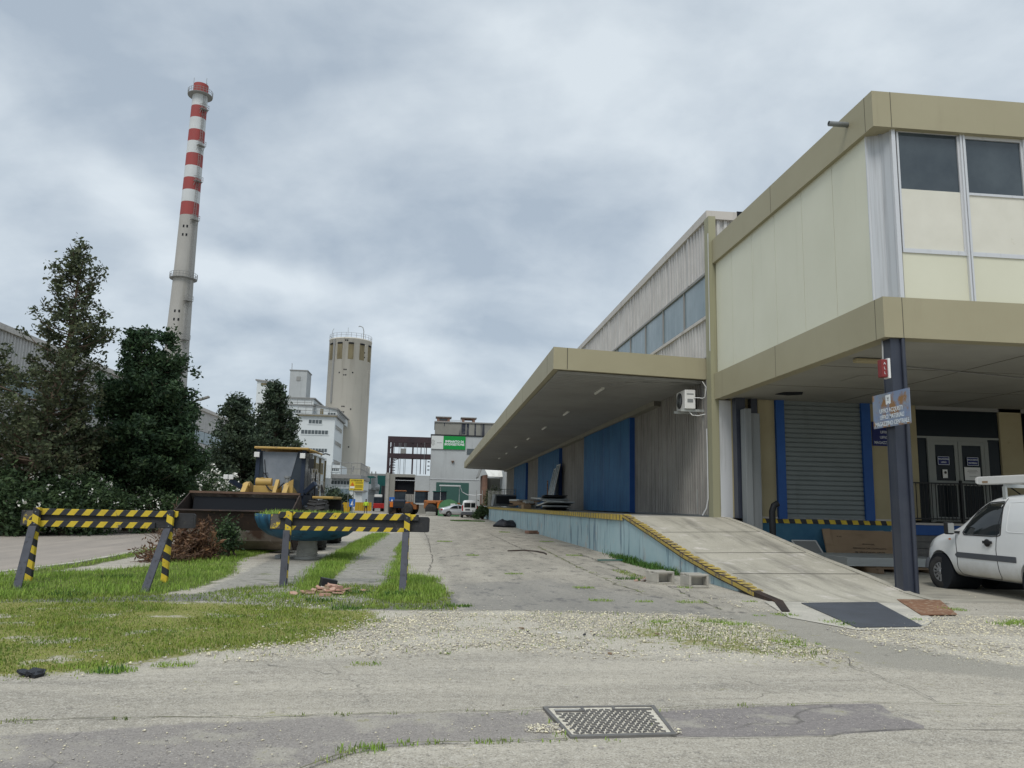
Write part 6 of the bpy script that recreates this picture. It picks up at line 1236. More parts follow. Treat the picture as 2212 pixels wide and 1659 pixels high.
# far green plant
gp=thing('green_plant','distant dark green clad plant with grey ducts at the end of the yard','factory building',(-15,230,0)); Y=230
a=P3(945,1255,Y); b_=P3(1015,1225,Y); q=MB(); q.box(a.x,b_.x,Y,Y+10,0,b_.z); q.build('green_block',M['teal'],gp); q=MB(); q.box(P3(1045,1400,Y).x,P3(1120,1400,Y).x,Y-6,Y+10,0,P3(1060,1225,Y).z); q.build('green_block',M['teal'],gp)
q=MB(); q.box(P3(960,1230,Y+12).x,P3(1125,1230,Y+12).x,Y+12,Y+30,0,P3(1050,1206,Y+12).z); q.build('grey_block',M['facgrey'],gp); q=MB(); q.box(P3(948,1300,Y-8).x,P3(1050,1300,Y-8).x,Y-8,Y-2,0,P3(1000,1285,Y-8).z); q.build('lower_block',M['biowall'],gp)
q=MB(); q.box(P3(945,1330,Y-14).x,P3(1045,1330,Y-14).x,Y-14,Y-9,P3(980,1365,Y-14).z,P3(980,1325,Y-14).z); q.tube([P3(1000,1310,Y-15),P3(1058,1316,Y-15)],.9,8); q.tube([P3(1018,1240,Y-15),P3(1022,1330,Y-15)],.9,8); q.tube([P3(1035,1330,Y-15),P3(1035,1420,Y-15)],.5,8); q.build('duct',M['grey'],gp)
for xx in (958,972,1000,1030): q=MB(); q.tube([P3(xx,1215,Y+12),P3(xx,1165 if xx<980 else 1190,Y+12)],.18,4); q.build('mast',M['facgrey'],gp)
q=MB(); q.box(P3(948,1215,Y+13).x,P3(972,1215,Y+13).x,Y+13,Y+20,0,P3(960,1150,Y+13).z); q.build('pale_tower',M['silo'],gp)
dp=thing('dark_pipe_rack','dark rusty pipe rack and tanks left of the steel frame','pipe rack',(-9,125,0)); q=MB()
for xx in (1112,1124,1138,1150): a=P3(xx,1200,125); q.box(a.x-.12,a.x+.12,124.8,125.2,0,a.z)
for yy in (1250,1290,1330,1375): a=P3(1108,yy,125); b_=P3(1160,yy,125); q.box(a.x,b_.x,124.6,125.4,a.z-.2,a.z+.1)
q.build('rack',M['facgrey'],dp); q=MB(); q.lathe((P3(1128,1400,130).x,130,0),[(1.3,0),(1.3,P3(1128,1300,130).z)],16); q.build('tank',M['black'],dp)
# steel frame over the open hall
sf=thing('steel_skeleton','open red-brown steel frame two storeys high standing over a concrete hall','steel skeleton',(-3.5,110,0)); Y=110
def V3(x,y,Yy=Y): return P3(x,y,Yy)
zf=[5.5,7.75,8.35,10.35,10.75]; xL,xR=-6.55,-.45
for dy in (0,9):
    for x in (xL,) : q=MB(); q.box(x,x+.38,Y+dy,Y+dy+.35,zf[0],zf[4]); q.build('column',M['oxide'],sf)
    for x,w in ((-3.1,.22),(-1.9,.12),(-1.15,.12)) if dy==0 else (): q=MB(); q.box(x,x+w,Y+dy+.05,Y+dy+.3,zf[0],zf[3]); q.build('column',M['oxide'],sf)
    q=MB(); q.box(xL,xR,Y+dy-.05,Y+dy+.35,zf[3]-.45,zf[4]); q.build('beam',M['oxide'],sf); q=MB(); q.box(xL,xR,Y+dy-.05,Y+dy+.35,zf[1]-.05 if dy==0 else zf[2]-.25,zf[2]); q.build('beam',M['oxide'],sf)
q=MB(); q.bar((xL+.2,Y,8.6),(xL+.8,Y,9.9),.09,.09); q.bar((xL+.3,Y,9.9),(xL+2,Y,10.3),.09,.09); q.bar((xL+.2,Y,5.7),(xL+.8,Y,7.6),.09,.09); q.bar((xL+.8,Y,7.2),(xL+2.2,Y,7.9),.09,.09); q.build('diagonal_brace',M['oxide'],sf)
q=MB()
for x in (-5.9,-5.2,-4.95,-4.4,-4.2,-2.5): q.tube([(x,Y+6,5.5),(x,Y+6,10.3)],.035,4)
q.tube([(-1.35,Y-.1,5.5),(-1.35,Y-.1,10)],.03,4); q.build('thin_pipe',M['grey'],sf)
q=MB()
for k in range(6): z=5.6+k*.38; q.box(-6.15+.1*(k%2),-5.45,Y+1,Y+2,z,z+.06)
q.build('stair_tread',M['oxide'],sf)
q=MB(); q.box(-4.9,-4.1,Y+5,Y+5.05,8.6,9.4); q.build('hanging_panel',M['facgrey'],sf)
for z in (7.2,6.6,6.05): q=MB(); q.box(-.85,-.55,Y-.35,Y-.1,z,z+.14); q.build('flood_lamp',M['black'],sf)
hl=thing('open_hall','grey concrete hall with a big dark open doorway under the steel frame','hall',(-3.5,110,0))
q=MB(); q.box(-6.1,-5.3,Y,Y+9,0,5.45); q.box(-2.55,-.45,Y,Y+9,0,5.3); q.box(-5.3,-2.55,Y,Y+9,5.05,5.45); q.box(-6.1,-.45,Y+8,Y+9,0,5.3); q.build('wall',M['oldcon'],hl); q=MB(); q.box(-2.5,-.47,Y-.04,Y-.002,1.2,5.25); q.build('pale_wall_panel',M['biowall'],hl)
q=MB(); q.box(-5.3,-2.55,Y+1,Y+1.1,2.6,5.05); q.build('dark_opening',M['dark'],hl); q=MB(); q.corr('y',Y+.95,-5.3,-2.55,0,2.7,.35,.08); q.build('corrugated_panel',M['corrlow'],hl); q=MB(); q.box(-5.32,-2.5,Y-.1,Y,4.55,4.62); q.build('door_rail',M['alu'],hl)
q=MB(); q.box(-6.5,-6.1,Y-.2,Y+.2,0,5.6); q.build('outer_post',M['concrete'],hl)
# digester building
bi=thing('digester_building','pale grey rendered building carrying a green and white sign near its roof','building',(3,110,0))
q=MB(); q.box(-.45,9.2,Y+.01,Y+14,0,11.05); q.build('front_wall',M['biowall'],bi); q=MB(); q.box(-.55,9.3,Y-.1,Y+14,11.05,11.22); q.build('roof_edge',M['black'],bi)
q=MB(); q.box(.0,9.2,Y+2,Y+14,11.1,13.15); q.build('upper_wall',M['oldcon'],bi); q=MB(); q.box(-.1,9.3,Y+1.85,Y+14,13.15,13.32); q.build('upper_roof_edge',M['facgrey'],bi)
for x0 in (.25,3.95):
    q=MB(); q.box(x0,x0+.35,Y+3,Y+5,13.3,14.0); q.box(x0+1.55,x0+1.9,Y+3,Y+5,13.3,14.0); q.box(x0+.35,x0+1.55,Y+3,Y+5,13.3,13.5); q.box(x0+.35,x0+1.55,Y+3,Y+5,13.85,14.0); rv_=q.build('roof_lantern',M['brick'],bi); q=MB(); q.box(x0-.2,x0+2.15,Y+2.8,Y+5.2,14.0,14.12); q.build('lantern_roof',M['facgrey'],rv_)
    if x0<1: q=MB(); q.box(x0+.35,x0+1.55,Y+3.2,Y+3.25,13.5,13.85); q.build('lantern_grille',M['facwin'],rv_)
q=MB(); q.box(2.2,3.9,Y+3,Y+3.04,13.6,13.66); q.bar((3.6,Y+3,13.3),(3.9,Y+3,13.95),.05,.05); q.build('roof_rail',M['facgrey'],bi)
q=MB()
for x,w,h in ((3.9,.55,1.6),(4.6,.35,1.7),(5.75,.22,1.8),(1.3,.1,.5)): q.box(x,x+w,Y+1.985,Y+1.998,13.1-h,13.1)
q.build('black_stain',mat('black_run_off_stain',(.03,.035,.05),.85,col2=(.12,.12,.12),ns=1.5,nlo=.5,nhi=.7),bi)
q=MB(); q.box(.48,5.1,Y-.03,Y+.005,0,4.45); q.build('dark_green_door',M['darkgreen'],bi); q=MB(); q.box(-.45,7,Y-.05,Y+.006,4.85,4.92); q.build('string_course',M['alu'],bi)
q=MB(); q.box(4.65,5.7,Y-.03,Y+.008,8.45,9.3); q.build('window',M['facwin'],bi); q=MB(); q.box(2.5,2.9,Y-.35,Y,7.45,7.52); q.box(2.62,2.78,Y-.2,Y,7.2,7.45); q.build('wall_lamp',M['rust'],bi)
s1=thing('building_sign','green and white sign board reading IMPIANTO DI BIODIGESTIONE on the digester building','sign',(1.5,Y-.15,9.1))
q=MB(); q.box(1.28,4.4,Y-.16,Y-.05,9.13,11.0); q.build('green_panel',M['green'],s1); q=MB(); q.box(-.42,1.27,Y-.16,Y-.05,9.13,11.0); q.build('white_panel',mat('sign_white_panel',(.58,.60,.58),.6),s1)
text('lettering','IMPIANTO DI',.44,M['lettercl'],s1,frame((2.85,Y-.17,10.22),(1,0,0),(0,0,1)),bold=.015); text('lettering','BIODIGESTIONE',.42,M['lettercl'],s1,frame((2.85,Y-.17,9.82),(1,0,0),(0,0,1)),bold=.015,sx=.92)
q=MB()
for k,r in enumerate((.40,.30,.22)):
    pts=[(-.05+.09*k+r*math.cos(a)*.8,Y-.165,10.05+r*1.1*math.sin(a)) for a in np.linspace(1.9,4.5,10)]; q.tube(pts,.028,4)
q.build('crescent_logo',M['facgrey'],s1); text('lettering','ecomobile',.17,M['facgrey'],s1,frame((.72,Y-.17,10.03),(1,0,0),(0,0,1)),bold=.004)
# brick hut, white end building, gate and scrub behind the dock
hu=thing('brick_hut','small red brick hut with a pale corrugated pitched roof beyond the dock','hut',(7.2,100,0))
q=MB(); q.prism([(6.35,0),(6.35,5.2),(7.0,5.3),(7.0,0)],'y',99.8,104); q.build('brick_wall',M['brick'],hu); q=MB(); q.hexa([(5.75,99.5,5.0),(5.75,105,5.0),(6.3,105,6.45),(6.3,99.5,6.45),(5.85,99.5,4.9),(5.85,105,4.9),(6.4,105,6.35),(6.4,99.5,6.35)]); q.build('gable_side',M['facgrey'],hu)
q=MB(); q.hexa([(6.35,99.6,6.45),(9.2,99.6,6.45),(9.2,97,4.9),(6.9,97,4.9),(6.35,99.7,6.52),(9.2,99.7,6.52),(9.2,96.9,4.97),(6.9,96.9,4.97)]); q.build('corrugated_roof',M['roofpale'],hu); q=MB(); q.box(7.0,9.2,100.5,101,0,4.9); q.build('dark_wall',M['oldcon'],hu); q=MB(); q.box(6.3,6.95,99.6,99.8,0,1.1); q.build('red_base',M['red'],hu)
we=thing('end_building','pale rendered wall with a tall yellow door behind the far end of the dock','building',(9.5,95,0))
q=MB(); q.box(8.7,14,94,110,0,6.6); q.build('wall',M['biowall'],we); q=MB(); q.box(9.45,9.75,93.95,94,2.0,4.9); q.build('yellow_door',M['siloin'],we); q=MB(); q.box(9.9,10.1,93.93,94,3.0,3.6); q.build('wall_box',M['white'],we)
fe=thing('mesh_gate','grey vertical bar gate between the brick hut and the skip','gate',(7.5,96,0)); q=MB(); x=6.9
while x<8.7: q.box(x-.03,x+.03,95.9,95.95,0,3.2); x+=.16
q.build('bars',M['facgrey'],fe); q=MB(); q.box(5.4,5.48,95.9,96,0,3.2); q.box(6.1,6.18,95.9,96,0,3.2); q.build('gate_post',M['facgrey'],fe)
fs=thing('steel_canopy_frame','thin pale steel frame with a flat top standing before the dark green door','canopy frame',(2.2,100,0)); q=MB()
for x in (1.0,3.4): q.box(x,x+.06,99.9,100,0,3.7)
q.build('leg',M['alu'],fs); q=MB(); q.box(.85,3.55,99,100.5,3.68,3.84); q.build('top',M['alu'],fs); q=MB(); q.tube([(3.5,100,3.7),(3.8,100,3.0),(4.5,100,2.65),(5.5,100,2.6),(6.3,100,2.75)],.05,5); q.build('sagging_pipe',M['alu'],fs)
# yellow hoarding and signs
for lab,xa,xb,Yh in (('left stretch of yellow corrugated hoarding across the yard',715,836,97),('right stretch of yellow corrugated hoarding beyond the signpost',872,1000,103)):
    a=P3(xa,1422,Yh); b_=P3(xb,1422,Yh); q=MB(); q.corr('y',Yh,a.x,b_.x,.15 if xa<800 else .3,a.z,.28,.05); tag(q.build('yellow_hoarding',M['yfence'],loc=(a.x,Yh,0)),lab,'fence','yellow hoarding across the yard')
    o=bpy.context.scene.objects[-1] if False else None
wsn=thing('warning_sign','yellow safety warning sign with an orange triangle on a tall grey pole','sign',(-8.35,85,0)); a=P3(829,1332,85); b_=P3(940,1250,85)
q=MB(); q.box(a.x,b_.x,84.95,85.0,a.z,b_.z); q.build('panel',M['signyel'],wsn); q=MB(); x=P3(862,1300,85).x; q.tube([(x,85.08,0),(x+.05,85.08,a.z+.9)],.05,6); q.tube([(x-.55,85.08,.8),(x-.55,85.08,a.z+.2)],.025,5); q.build('pole',M['duct'],wsn)
w_=b_.x-a.x; h_=b_.z-a.z
q=MB(); q.prism([(a.x+.06*w_,a.z+.40*h_),(a.x+.36*w_,a.z+.40*h_),(a.x+.21*w_,a.z+.75*h_)],'y',84.93,84.95); q.build('orange_triangle',M['orange'],wsn); q=MB(); q.box(a.x+.05*w_,a.x+.36*w_,84.93,84.95,a.z+.18*h_,a.z+.36*h_); q.build('white_pictogram',M['white'],wsn)
text('lettering','ATTENZIONE',.20,M['ink'],wsn,frame((a.x+w_/2,84.94,a.z+.87*h_),(1,0,0),(0,0,1)),sx=.95,bold=.004)
q=MB()
for v in (.72,.64,.45,.37,.27): q.box(a.x+.42*w_,a.x+.94*w_,84.935,84.95,a.z+v*h_-.012,a.z+v*h_+.016)
q.box(a.x+.08*w_,a.x+.24*w_,84.935,84.95,a.z+.09*h_,a.z+.12*h_); q.box(a.x+.3*w_,a.x+.9*w_,84.935,84.95,a.z+.07*h_,a.z+.11*h_); q.build('printed_lines',M['ink'],wsn)
for lab,xx,yy,Yp in (('small blue pedestrian sign beside the tall warning sign pole',851,1428,88),('small blue pedestrian sign beside the concrete gate post of the hall',1153,1410,98)):
    p=P3(xx,yy,Yp); t=thing('pedestrian_sign',lab,'sign',(p.x,Yp,0),0,'small blue pedestrian signs'); q=MB(); q.box(p.x-.33,p.x+.33,Yp-.02,Yp,p.z-.42,p.z+.42); q.build('panel',mat('pedestrian_sign_blue',(.02,.12,.42),.5),t)
    q=MB(); q.prism([(p.x-.18,p.z-.25),(p.x+.18,p.z-.25),(p.x,p.z+.22)],'y',Yp-.035,Yp-.02); q.build('white_triangle',M['white'],t); q=MB(); q.tube([(p.x,Yp+.05,0),(p.x,Yp+.05,p.z)],.04,6); q.build('pole',M['duct'],t)
yc=P3(695,1470,90); q=MB(); q.lathe((yc.x,90,0),[(.28,0),(.28,.03),(.16,.05),(.05,.85),(0,.86)],12); tag(q.build('yellow_cone',M['signyel'],loc=(yc.x,90,0)),'small yellow cone at the left end of the yellow hoarding','cone')
# long shed on the left behind the trees
ls=thing('left_shed','long weathered corrugated shed with a high window band behind the left trees','shed',(-22,60,0))
q=MB(); q.box(-46,-22.12,18,104,0,9.6); q.build('core_wall',M['corrlow'],ls); q=MB(); q.corr('x',-22.1,18,104,7.75,9.65,.3,.07,sign=1); q.corr('x',-22.1,18,104,2.6,6.55,.3,.07,sign=1); q.build('cladding',M['corrgrey'],ls)
q=MB(); q.box(-22.12,-22.0,18,104,.0,2.55); q.build('base_wall',M['concrete'],ls)
y=19
while y<103: pn=MB(); pn.box(-22.12,-22.06,y+.06,y+2.3,6.62,7.7); o=pn.build('window',M['band'],ls); y+=2.4
y=30
while y<100: pn=MB(); pn.box(-22.0,-21.96,y+.06,y+1.7,1.5,2.3); pn.build('low_window',M['band'],ls); y+=9
q=MB(); q.box(-46,-21.9,17.9,104.1,9.65,9.95); q.build('roof_edge',M['trim'],ls)
# street lamp and thin pole behind the dark tree
sl=thing('street_lamp','street lamp whose bracket arm reaches out right of the dark tree','street lamp',(-14.9,50,0)); a=gy(404,872,45); b_=gy(430,864,45); c_=gy(452,857,45); sl.location=(a.x-.8,45,0)
q=MB(); q.tube([(a.x-.8,45,0),(a.x-.8,45,a.z-.5),(a.x-.3,45,a.z-.15),a,b_],[.09,.07,.06,.05,.045],8); q.build('pole',M['facgrey'],sl); q=MB(); q.bar(b_,c_,.3,.12); q.build('lamp_head',M['facgrey'],sl,bevel=.03)
p=gz(338,1101); q=MB(); q.tube([(-14.7,44,0),(-14.75,44,2.1)],.06,8); q.build('short_pole',M['alu'],loc=(-14.7,44,0),props=('short pale metal pole at the road verge right of the dark tree trunk','pole'))
# hills far away so the horizon is closed
bm_=MB(); n=90
for i in range(n+1):
    a=math.radians(-75+150*i/n); r=1500; h=14+22*vn(np.array([[i*.31,1.]]),1.,9)[0]+10*vn(np.array([[i*1.3,3.]]),1.,12)[0]; bm_.v+=[(r*math.sin(a),r*math.cos(a),-5),(r*math.sin(a),r*math.cos(a),h),(1.2*r*math.sin(a),1.2*r*math.cos(a),-5)]
for i in range(n): k=3*i; bm_.face((k,k+3,k+4,k+1),0,True); bm_.face((k+1,k+4,k+5,k+2),0,True)
tag(bm_.build('hills',mat('far_blue_hills',(.10,.14,.16),.95),loc=(0,1500,0)),kind='structure')
# ================================================================ TREES, SHRUBS, GRASS, GRAVEL
def leaf_cloud(name,C_,sz,m,parent,r,elong=1.,droop=.0):
    """one small pointed leaf-spray face per centre"""
    C_=np.asarray(C_); n=len(C_); A=r.normal(size=(n,3)); A[:,2]=A[:,2]*.7+elong*.4-droop; A/=np.linalg.norm(A,axis=1,keepdims=True); B=np.cross(A,r.normal(size=(n,3))); B/=np.linalg.norm(B,axis=1,keepdims=True)
    s=(sz*(.55+.9*r.random(n)))[:,None]; V=np.stack([C_-A*s*.55,C_+B*s*.30,C_+A*s*.65,C_-B*s*.30],1).reshape(-1,3); F=np.arange(4*n).reshape(n,4)
    return bulk(name,V,F,m,parent=parent)
def tree(name,lab,base,top,env,nb,m,bark,seed,lsz=.16,per=38,clump=.38,tr=.22,z0=.12,sweep=.35,gap=0.,group='trees along the left road',lean=(0,0),multi=None,trunkpts=None):
    """env(t)-> crown radius at relative height t; limbs carry leaf clumps along their outer part"""
    r=np.random.default_rng(seed); base=Vector(base); Hh=top; t=thing(name,lab,'tree',base,0,group); q=MB(); tp=trunkpts or [base+Vector((lean[0]*k+.12*math.sin(k*7+seed),lean[1]*k+.1*math.cos(k*5+seed),Hh*k)) for k in np.linspace(0,1,8)]
    q.tube(tp,[tr*(1-k)**.8+.02 for k in np.linspace(0,1,len(tp))],8); q.build('trunk',bark,t)
    lb=MB(); Cn=[]
    tops=[(0.,0.,1.)] if not multi else multi
    for i in range(nb):
        u=z0+(1-z0)*(i+r.random())/nb; mx,my,mh=tops[int(r.integers(0,len(tops)))]; z=Hh*mh*u; a=r.random()*6.283; R=float(env(u)*(.42+.78*r.random()))
        k=min(u*mh,.999)*(len(tp)-1); p0=tp[int(k)].lerp(tp[min(int(k)+1,len(tp)-1)],k-int(k)); p0=Vector((p0.x+mx*min(1,u*1.6),p0.y+my*min(1,u*1.6),z+base.z))
        d=Vector((math.cos(a),math.sin(a),0)); pts=[p0]; 
        for s in (.33,.66,1.): pts.append(p0+d*R*s+Vector((0,0,R*sweep*s*s+ r.normal()*.06))+Vector((r.normal(),r.normal(),0))*.07*R)
        lb.tube(pts,[.045*(1-u)+.018,.03*(1-u)+.014,.018,.008],5,cap=False)
        nc=max(2,int(R/clump*1.5))
        for j in range(nc):
            s=.28+.78*(j+r.random())/nc
            if gap and r.random()<gap*(1.15-s): continue
            kk=min(s,.999)*3; c=pts[int(kk)].lerp(pts[min(int(kk)+1,3)],kk-int(kk)); c=c+Vector(r.normal(size=3)*clump*.35)
            n=int(per*(.6+.8*r.random())); cl=np.array(c)+r.normal(size=(n,3))*np.array([clump*.42,clump*.42,clump*.34])*(.8+.5*r.random()); Cn.append(cl)
    Cn=np.concatenate(Cn); Cn=Cn[Cn[:,2]>base.z+.05]
    lb.build('limbs',bark,t); leaf_cloud('crown',Cn,lsz,m,t,r); return t,len(Cn)
cone=lambda w,p=.9:(lambda u:w*max(.06,(1-u))**p)
egg=lambda w:(lambda u:w*math.sin(math.pi*min(1,(.12+.88*u)**.75))**.8+.12)
NL=0
T_=[]
b_=gy(60,1105,31); T_.append(tree('conifer_tree','tall thin see-through conifer with a leaning tip at the far left',(b_.x,31,0),11.2,lambda u:3.0*(1-u)**.8*(.85+.22*math.sin(u*31))+.22,200,M['leafolive'],M['barkpale'],3,lsz=.13,per=26,clump=.27,gap=.64,lean=(.9,0),tr=.13,sweep=.5))
b_=gy(-40,1105,34); T_.append(tree('conifer_tree','wide dull green conifer cut off by the left edge of the photo',(b_.x,34,0),7.4,cone(2.6,.6),85,M['leafolive'],M['bark'],5,lsz=.14,per=38,clump=.36,gap=.5,sweep=.3))
b_=gy(120,1105,32); T_.append(tree('conifer_tree','lower brownish green conifer under the tall thin one',(b_.x,32.5,0),5.2,egg(1.6),75,M['leafolive'],M['bark'],8,lsz=.13,per=44,clump=.34,gap=.4,sweep=.2,z0=.06))
b_=gy(215,1100,36); T_.append(tree('conifer_tree','short dark conifer squeezed left of the dense dark tree',(b_.x,37,0),3.6,cone(1.0,.7),50,M['leafdark'],M['bark'],9,lsz=.15,per=40,clump=.4,gap=.15))
b_=gy(277,1098,35); T_.append(tree('cypress_tree','dense dark green twin-topped evergreen with a pale bare trunk',(b_.x,35,0),8.7,lambda u:2.0*math.sin(math.pi*(.36+.62*u))**.9+.08,230,M['leafdark'],M['barkpale'],12,lsz=.15,per=80,clump=.36,gap=.18,z0=.21,sweep=.3,tr=.14,multi=[(-.25,.2,1.),(.95,0,.98),(.35,-.3,.80)]))
b_=gy(378,1098,35.6); T_.append(tree('cypress_tree','dark green evergreen merging with the right side of the twin-topped tree',(b_.x-.5,36.2,0),6.0,lambda u:1.05*math.sin(math.pi*(.26+.68*u))**.8+.1,110,M['leafdark'],M['bark'],14,lsz=.15,per=75,clump=.38,z0=.14,sweep=.2))
b_=gy(505,1085,52); T_.append(tree('conifer_tree','grey-green broad tree behind the left side of the loader',(b_.x,52,0),7.9,lambda u:2.35*math.sin(math.pi*(.3+.65*u))*(.85+.2*math.sin(u*23))+.12,170,M['leafpine'],M['bark'],17,lsz=.18,per=44,clump=.42,gap=.35,z0=.05))
b_=gy(455,1085,56); T_.append(tree('conifer_tree','small grey-green tree left of the broad one behind the loader',(b_.x+2.6,56,0),6.6,egg(1.9),90,M['leafpine'],M['bark'],19,lsz=.2,per=40,clump=.55,gap=.1,z0=.05))
b_=gy(578,1085,54); T_.append(tree('pine_tree','dark pine with tiered branches rising behind the loader cab',(b_.x,54,0),9.3,lambda u:2.1*(1-u)**.55*(.7+.4*abs(math.sin(u*16)))+.15,170,M['leafpine'],M['bark'],22,lsz=.18,per=44,clump=.38,gap=.3,sweep=.4,z0=.1))
def shrub(name,lab,x,y,w,d,h,n,m,seed,flowers=0,lsz=.12,group='shrubs under the left trees',cat='shrub',fm=None):
    r=np.random.default_rng(seed); t=thing(name,lab,cat,(x,y,0),0,group); q=MB(); Cn=[]
    for i in range(22):
        a=r.random()*6.283; s=.2+.75*r.random(); p=Vector((x+w*s*math.cos(a)*.8,y+d*s*math.sin(a)*.8,h*(.45+.5*r.random())*(1-.4*s*s))); q.tube([(x+r.normal()*.1,y,0),((x+p.x)/2,(y+p.y)/2,p.z*.6),p],[.03,.02,.01],4,cap=False)
    q.build('stems',M['bark'],t)
    k=max(8,n//60)
    for i in range(k):
        a=r.random()*6.283; s=math.sqrt(r.random()); zc_=h*(1-.45*s*s)*(r.random()**.5); c=np.array([x+w*s*math.cos(a),y+d*s*math.sin(a),max(.1,zc_)]); Cn.append(c+r.normal(size=(60,3))*np.array([.24,.24,.2])*max(.5,h/2.2))
    Cn=np.concatenate(Cn); Cn[:,2]=np.abs(Cn[:,2]); leaf_cloud('foliage',Cn,lsz,m,t,r)
    if flowers:
        f=Cn[r.integers(0,len(Cn),flowers)]+np.array([0,-.12,.1]); f=np.concatenate([f+r.normal(size=f.shape)*.06 for _ in range(6)]); leaf_cloud('blossom',f,.09 if y<40 else .15,fm or M['petal'],t,r)
    return t
for i,(px,Yy,w,h,n,fl,mm,lab) in enumerate(((8,29.5,1.6,2.4,5200,15,'leafshrub','dark flowering shrub at the far left edge under the wide conifer'),(75,30,1.5,2.1,5200,12,'leafshrub','dark shrub with few blossoms behind the left barrier end'),
    (140,30.5,1.4,2.3,5200,35,'leafshrub','dark shrub dotted with white blossom under the brownish conifer'),(205,32,1.3,2.2,5200,40,'leafshrub','white-flecked shrub just left of the pale bare trunk'),(332,33.5,1.1,1.7,3800,30,'leafshrub','low dark shrub between the pale trunk and the brown dry bush'),
    (432,44,1.7,3.0,6500,200,'leafshrub','tall shrub covered in white blossom above the bucket left end'),(468,46,1.3,2.4,4200,110,'leafshrub','white blossoming shrub just left of the loader lights'),(540,48,1.5,2.2,3500,60,'leafshrub','shrub with sparse blossom behind the loader lift arms'))):
    p=gy(px,1100,Yy); shrub('flowering_shrub',lab,p.x,Yy,w,w*.7,h,n,M[mm],40+i,fl)
p=gy(395,1100,27); t=twigs('dry_bush','leafless reddish brown dry bush left of the loader bucket','dry bush' and 'shrub',(p.x,27.5),260,1.0,1.7,M['drytwig'],M['dryleaf'],1,33,lsz=.04,rad=.010,up=1.2)
p=gy(483,1180,20.3); shrub('green_bush','small dark green bush growing against the loader bucket',p.x,20.5,.28,.25,1.0,1500,M['leafshrub'],61,lsz=.07,group=None)
for px,Yy,w,h,lab in ((717,106,1.1,3.3,'round dark bush in front of the white annexe, the larger one'),(746,106,.6,2.4,'smaller dark bush behind the yellow hoarding')): p=gy(px,1090,Yy); shrub('round_bush',lab,p.x,Yy,w,w,h,2600,M['leafpine'],int(px),lsz=.28,group='bushes by the annexe')
p=gy(1055,1118,79); shrub('dock_end_bush','leafy green bush growing at the far corner of the dock',5.1,78,.9,1.6,1.3,3000,M['leafshrub'],71,lsz=.14,group=None)
shrub('scrub_thicket','brownish thicket filling the gap between brick hut and pale wall',8.0,98.5,1.1,.8,3.6,2600,M['leafolive'],72,lsz=.22,group=None)
# ---- grass
def inpoly(P,poly): return sdist(P,poly)<0
def blades(name,lab,specs,m,seed,kind='stuff'):
    r=np.random.default_rng(seed); Vs=[];Fs=[];n0=0
    for poly,dens,h0,h1,w,clump in specs:
        A_=np.array(poly); lo=A_.min(0); hi=A_.max(0); lo=np.maximum(lo,[-16,4]); hi=np.minimum(hi,[16,110]); N=int(min(90000,max(0,(hi-lo).prod()*dens))); P=lo+(hi-lo)*r.random((N,2)); sd=sdist(P,poly)
        nzv=vn(P,.45,seed+5)*.6+vn(P,.16,seed+6)*.4; edge=np.clip(-sd/.35+.15,0,1); P=P[(nzv*clump+(1-clump)+.25>.62*(1.35-edge)) & (sd<.12*r.normal(size=N)+.02)]
        n=len(P); hh=(h0+(h1-h0)*r.random(n)**1.6)*(.55+.9*vn(P,.6,seed+9)); a=r.random(n)*6.283; ln=.25+.5*r.random(n); dx=np.stack([np.cos(a),np.sin(a)],1); px_=np.stack([-np.sin(a),np.cos(a)],1)
        ww=(w*(.6+.8*r.random(n)))[:,None]; z=np.zeros((n,1)); B=np.concatenate([P,z],1); T1=np.concatenate([P+dx*(hh*ln*.35)[:,None],(hh*.6)[:,None]],1); T2=np.concatenate([P+dx*(hh*ln)[:,None],hh[:,None]],1); W_=np.concatenate([px_*ww,z],1)
        V=np.stack([B-W_,B+W_,T1+W_*.75,T1-W_*.75,T2],1).reshape(-1,3); i=np.arange(n)[:,None]*5+n0; Vs.append(V); Fs.append(np.concatenate([i+np.array([[0,1,2]]),i+np.array([[0,2,3]]),i+np.array([[3,2,4]])],0)); n0+=5*n
    o=bulk(name,np.concatenate(Vs),np.concatenate(Fs),m,loc=tuple(np.append(np.concatenate(Vs)[0][:2],0))); tag(o,kind=kind); return o
blades('tall_grass',None,[(PG['lush1'],1700,.015,.10,.004,.85),(PG['lush2'],2000,.02,.13,.004,.7),(PG['lush3'],1700,.015,.10,.004,.85),(PG['roadedge'],500,.03,.08,.005,.8)],M['grassbright'],3)
blades('short_grass',None,[(PG['apron'],1500,.01,.06,.005,1.05),(PG['olive'],2600,.008,.040,.004,.75)],M['grassolive'],4)
blades('verge_grass',None,[(PG['verge'],260,.08,.35,.02,.3)],M['grassbright'],5)
blades('sparse_grass',None,[(PG['gravmoss'],500,.01,.04,.004,.95),(PG['crackweed'],700,.02,.08,.006,.6),(PG['gravel'],110,.01,.04,.004,1.0)],M['grassolive'],6)
def tuft(P,R_t): return [(P.x+R_t*math.cos(a),P.y+.6*R_t*math.sin(a)) for a in np.linspace(0,6.28,9)[:-1]]
tf=[]
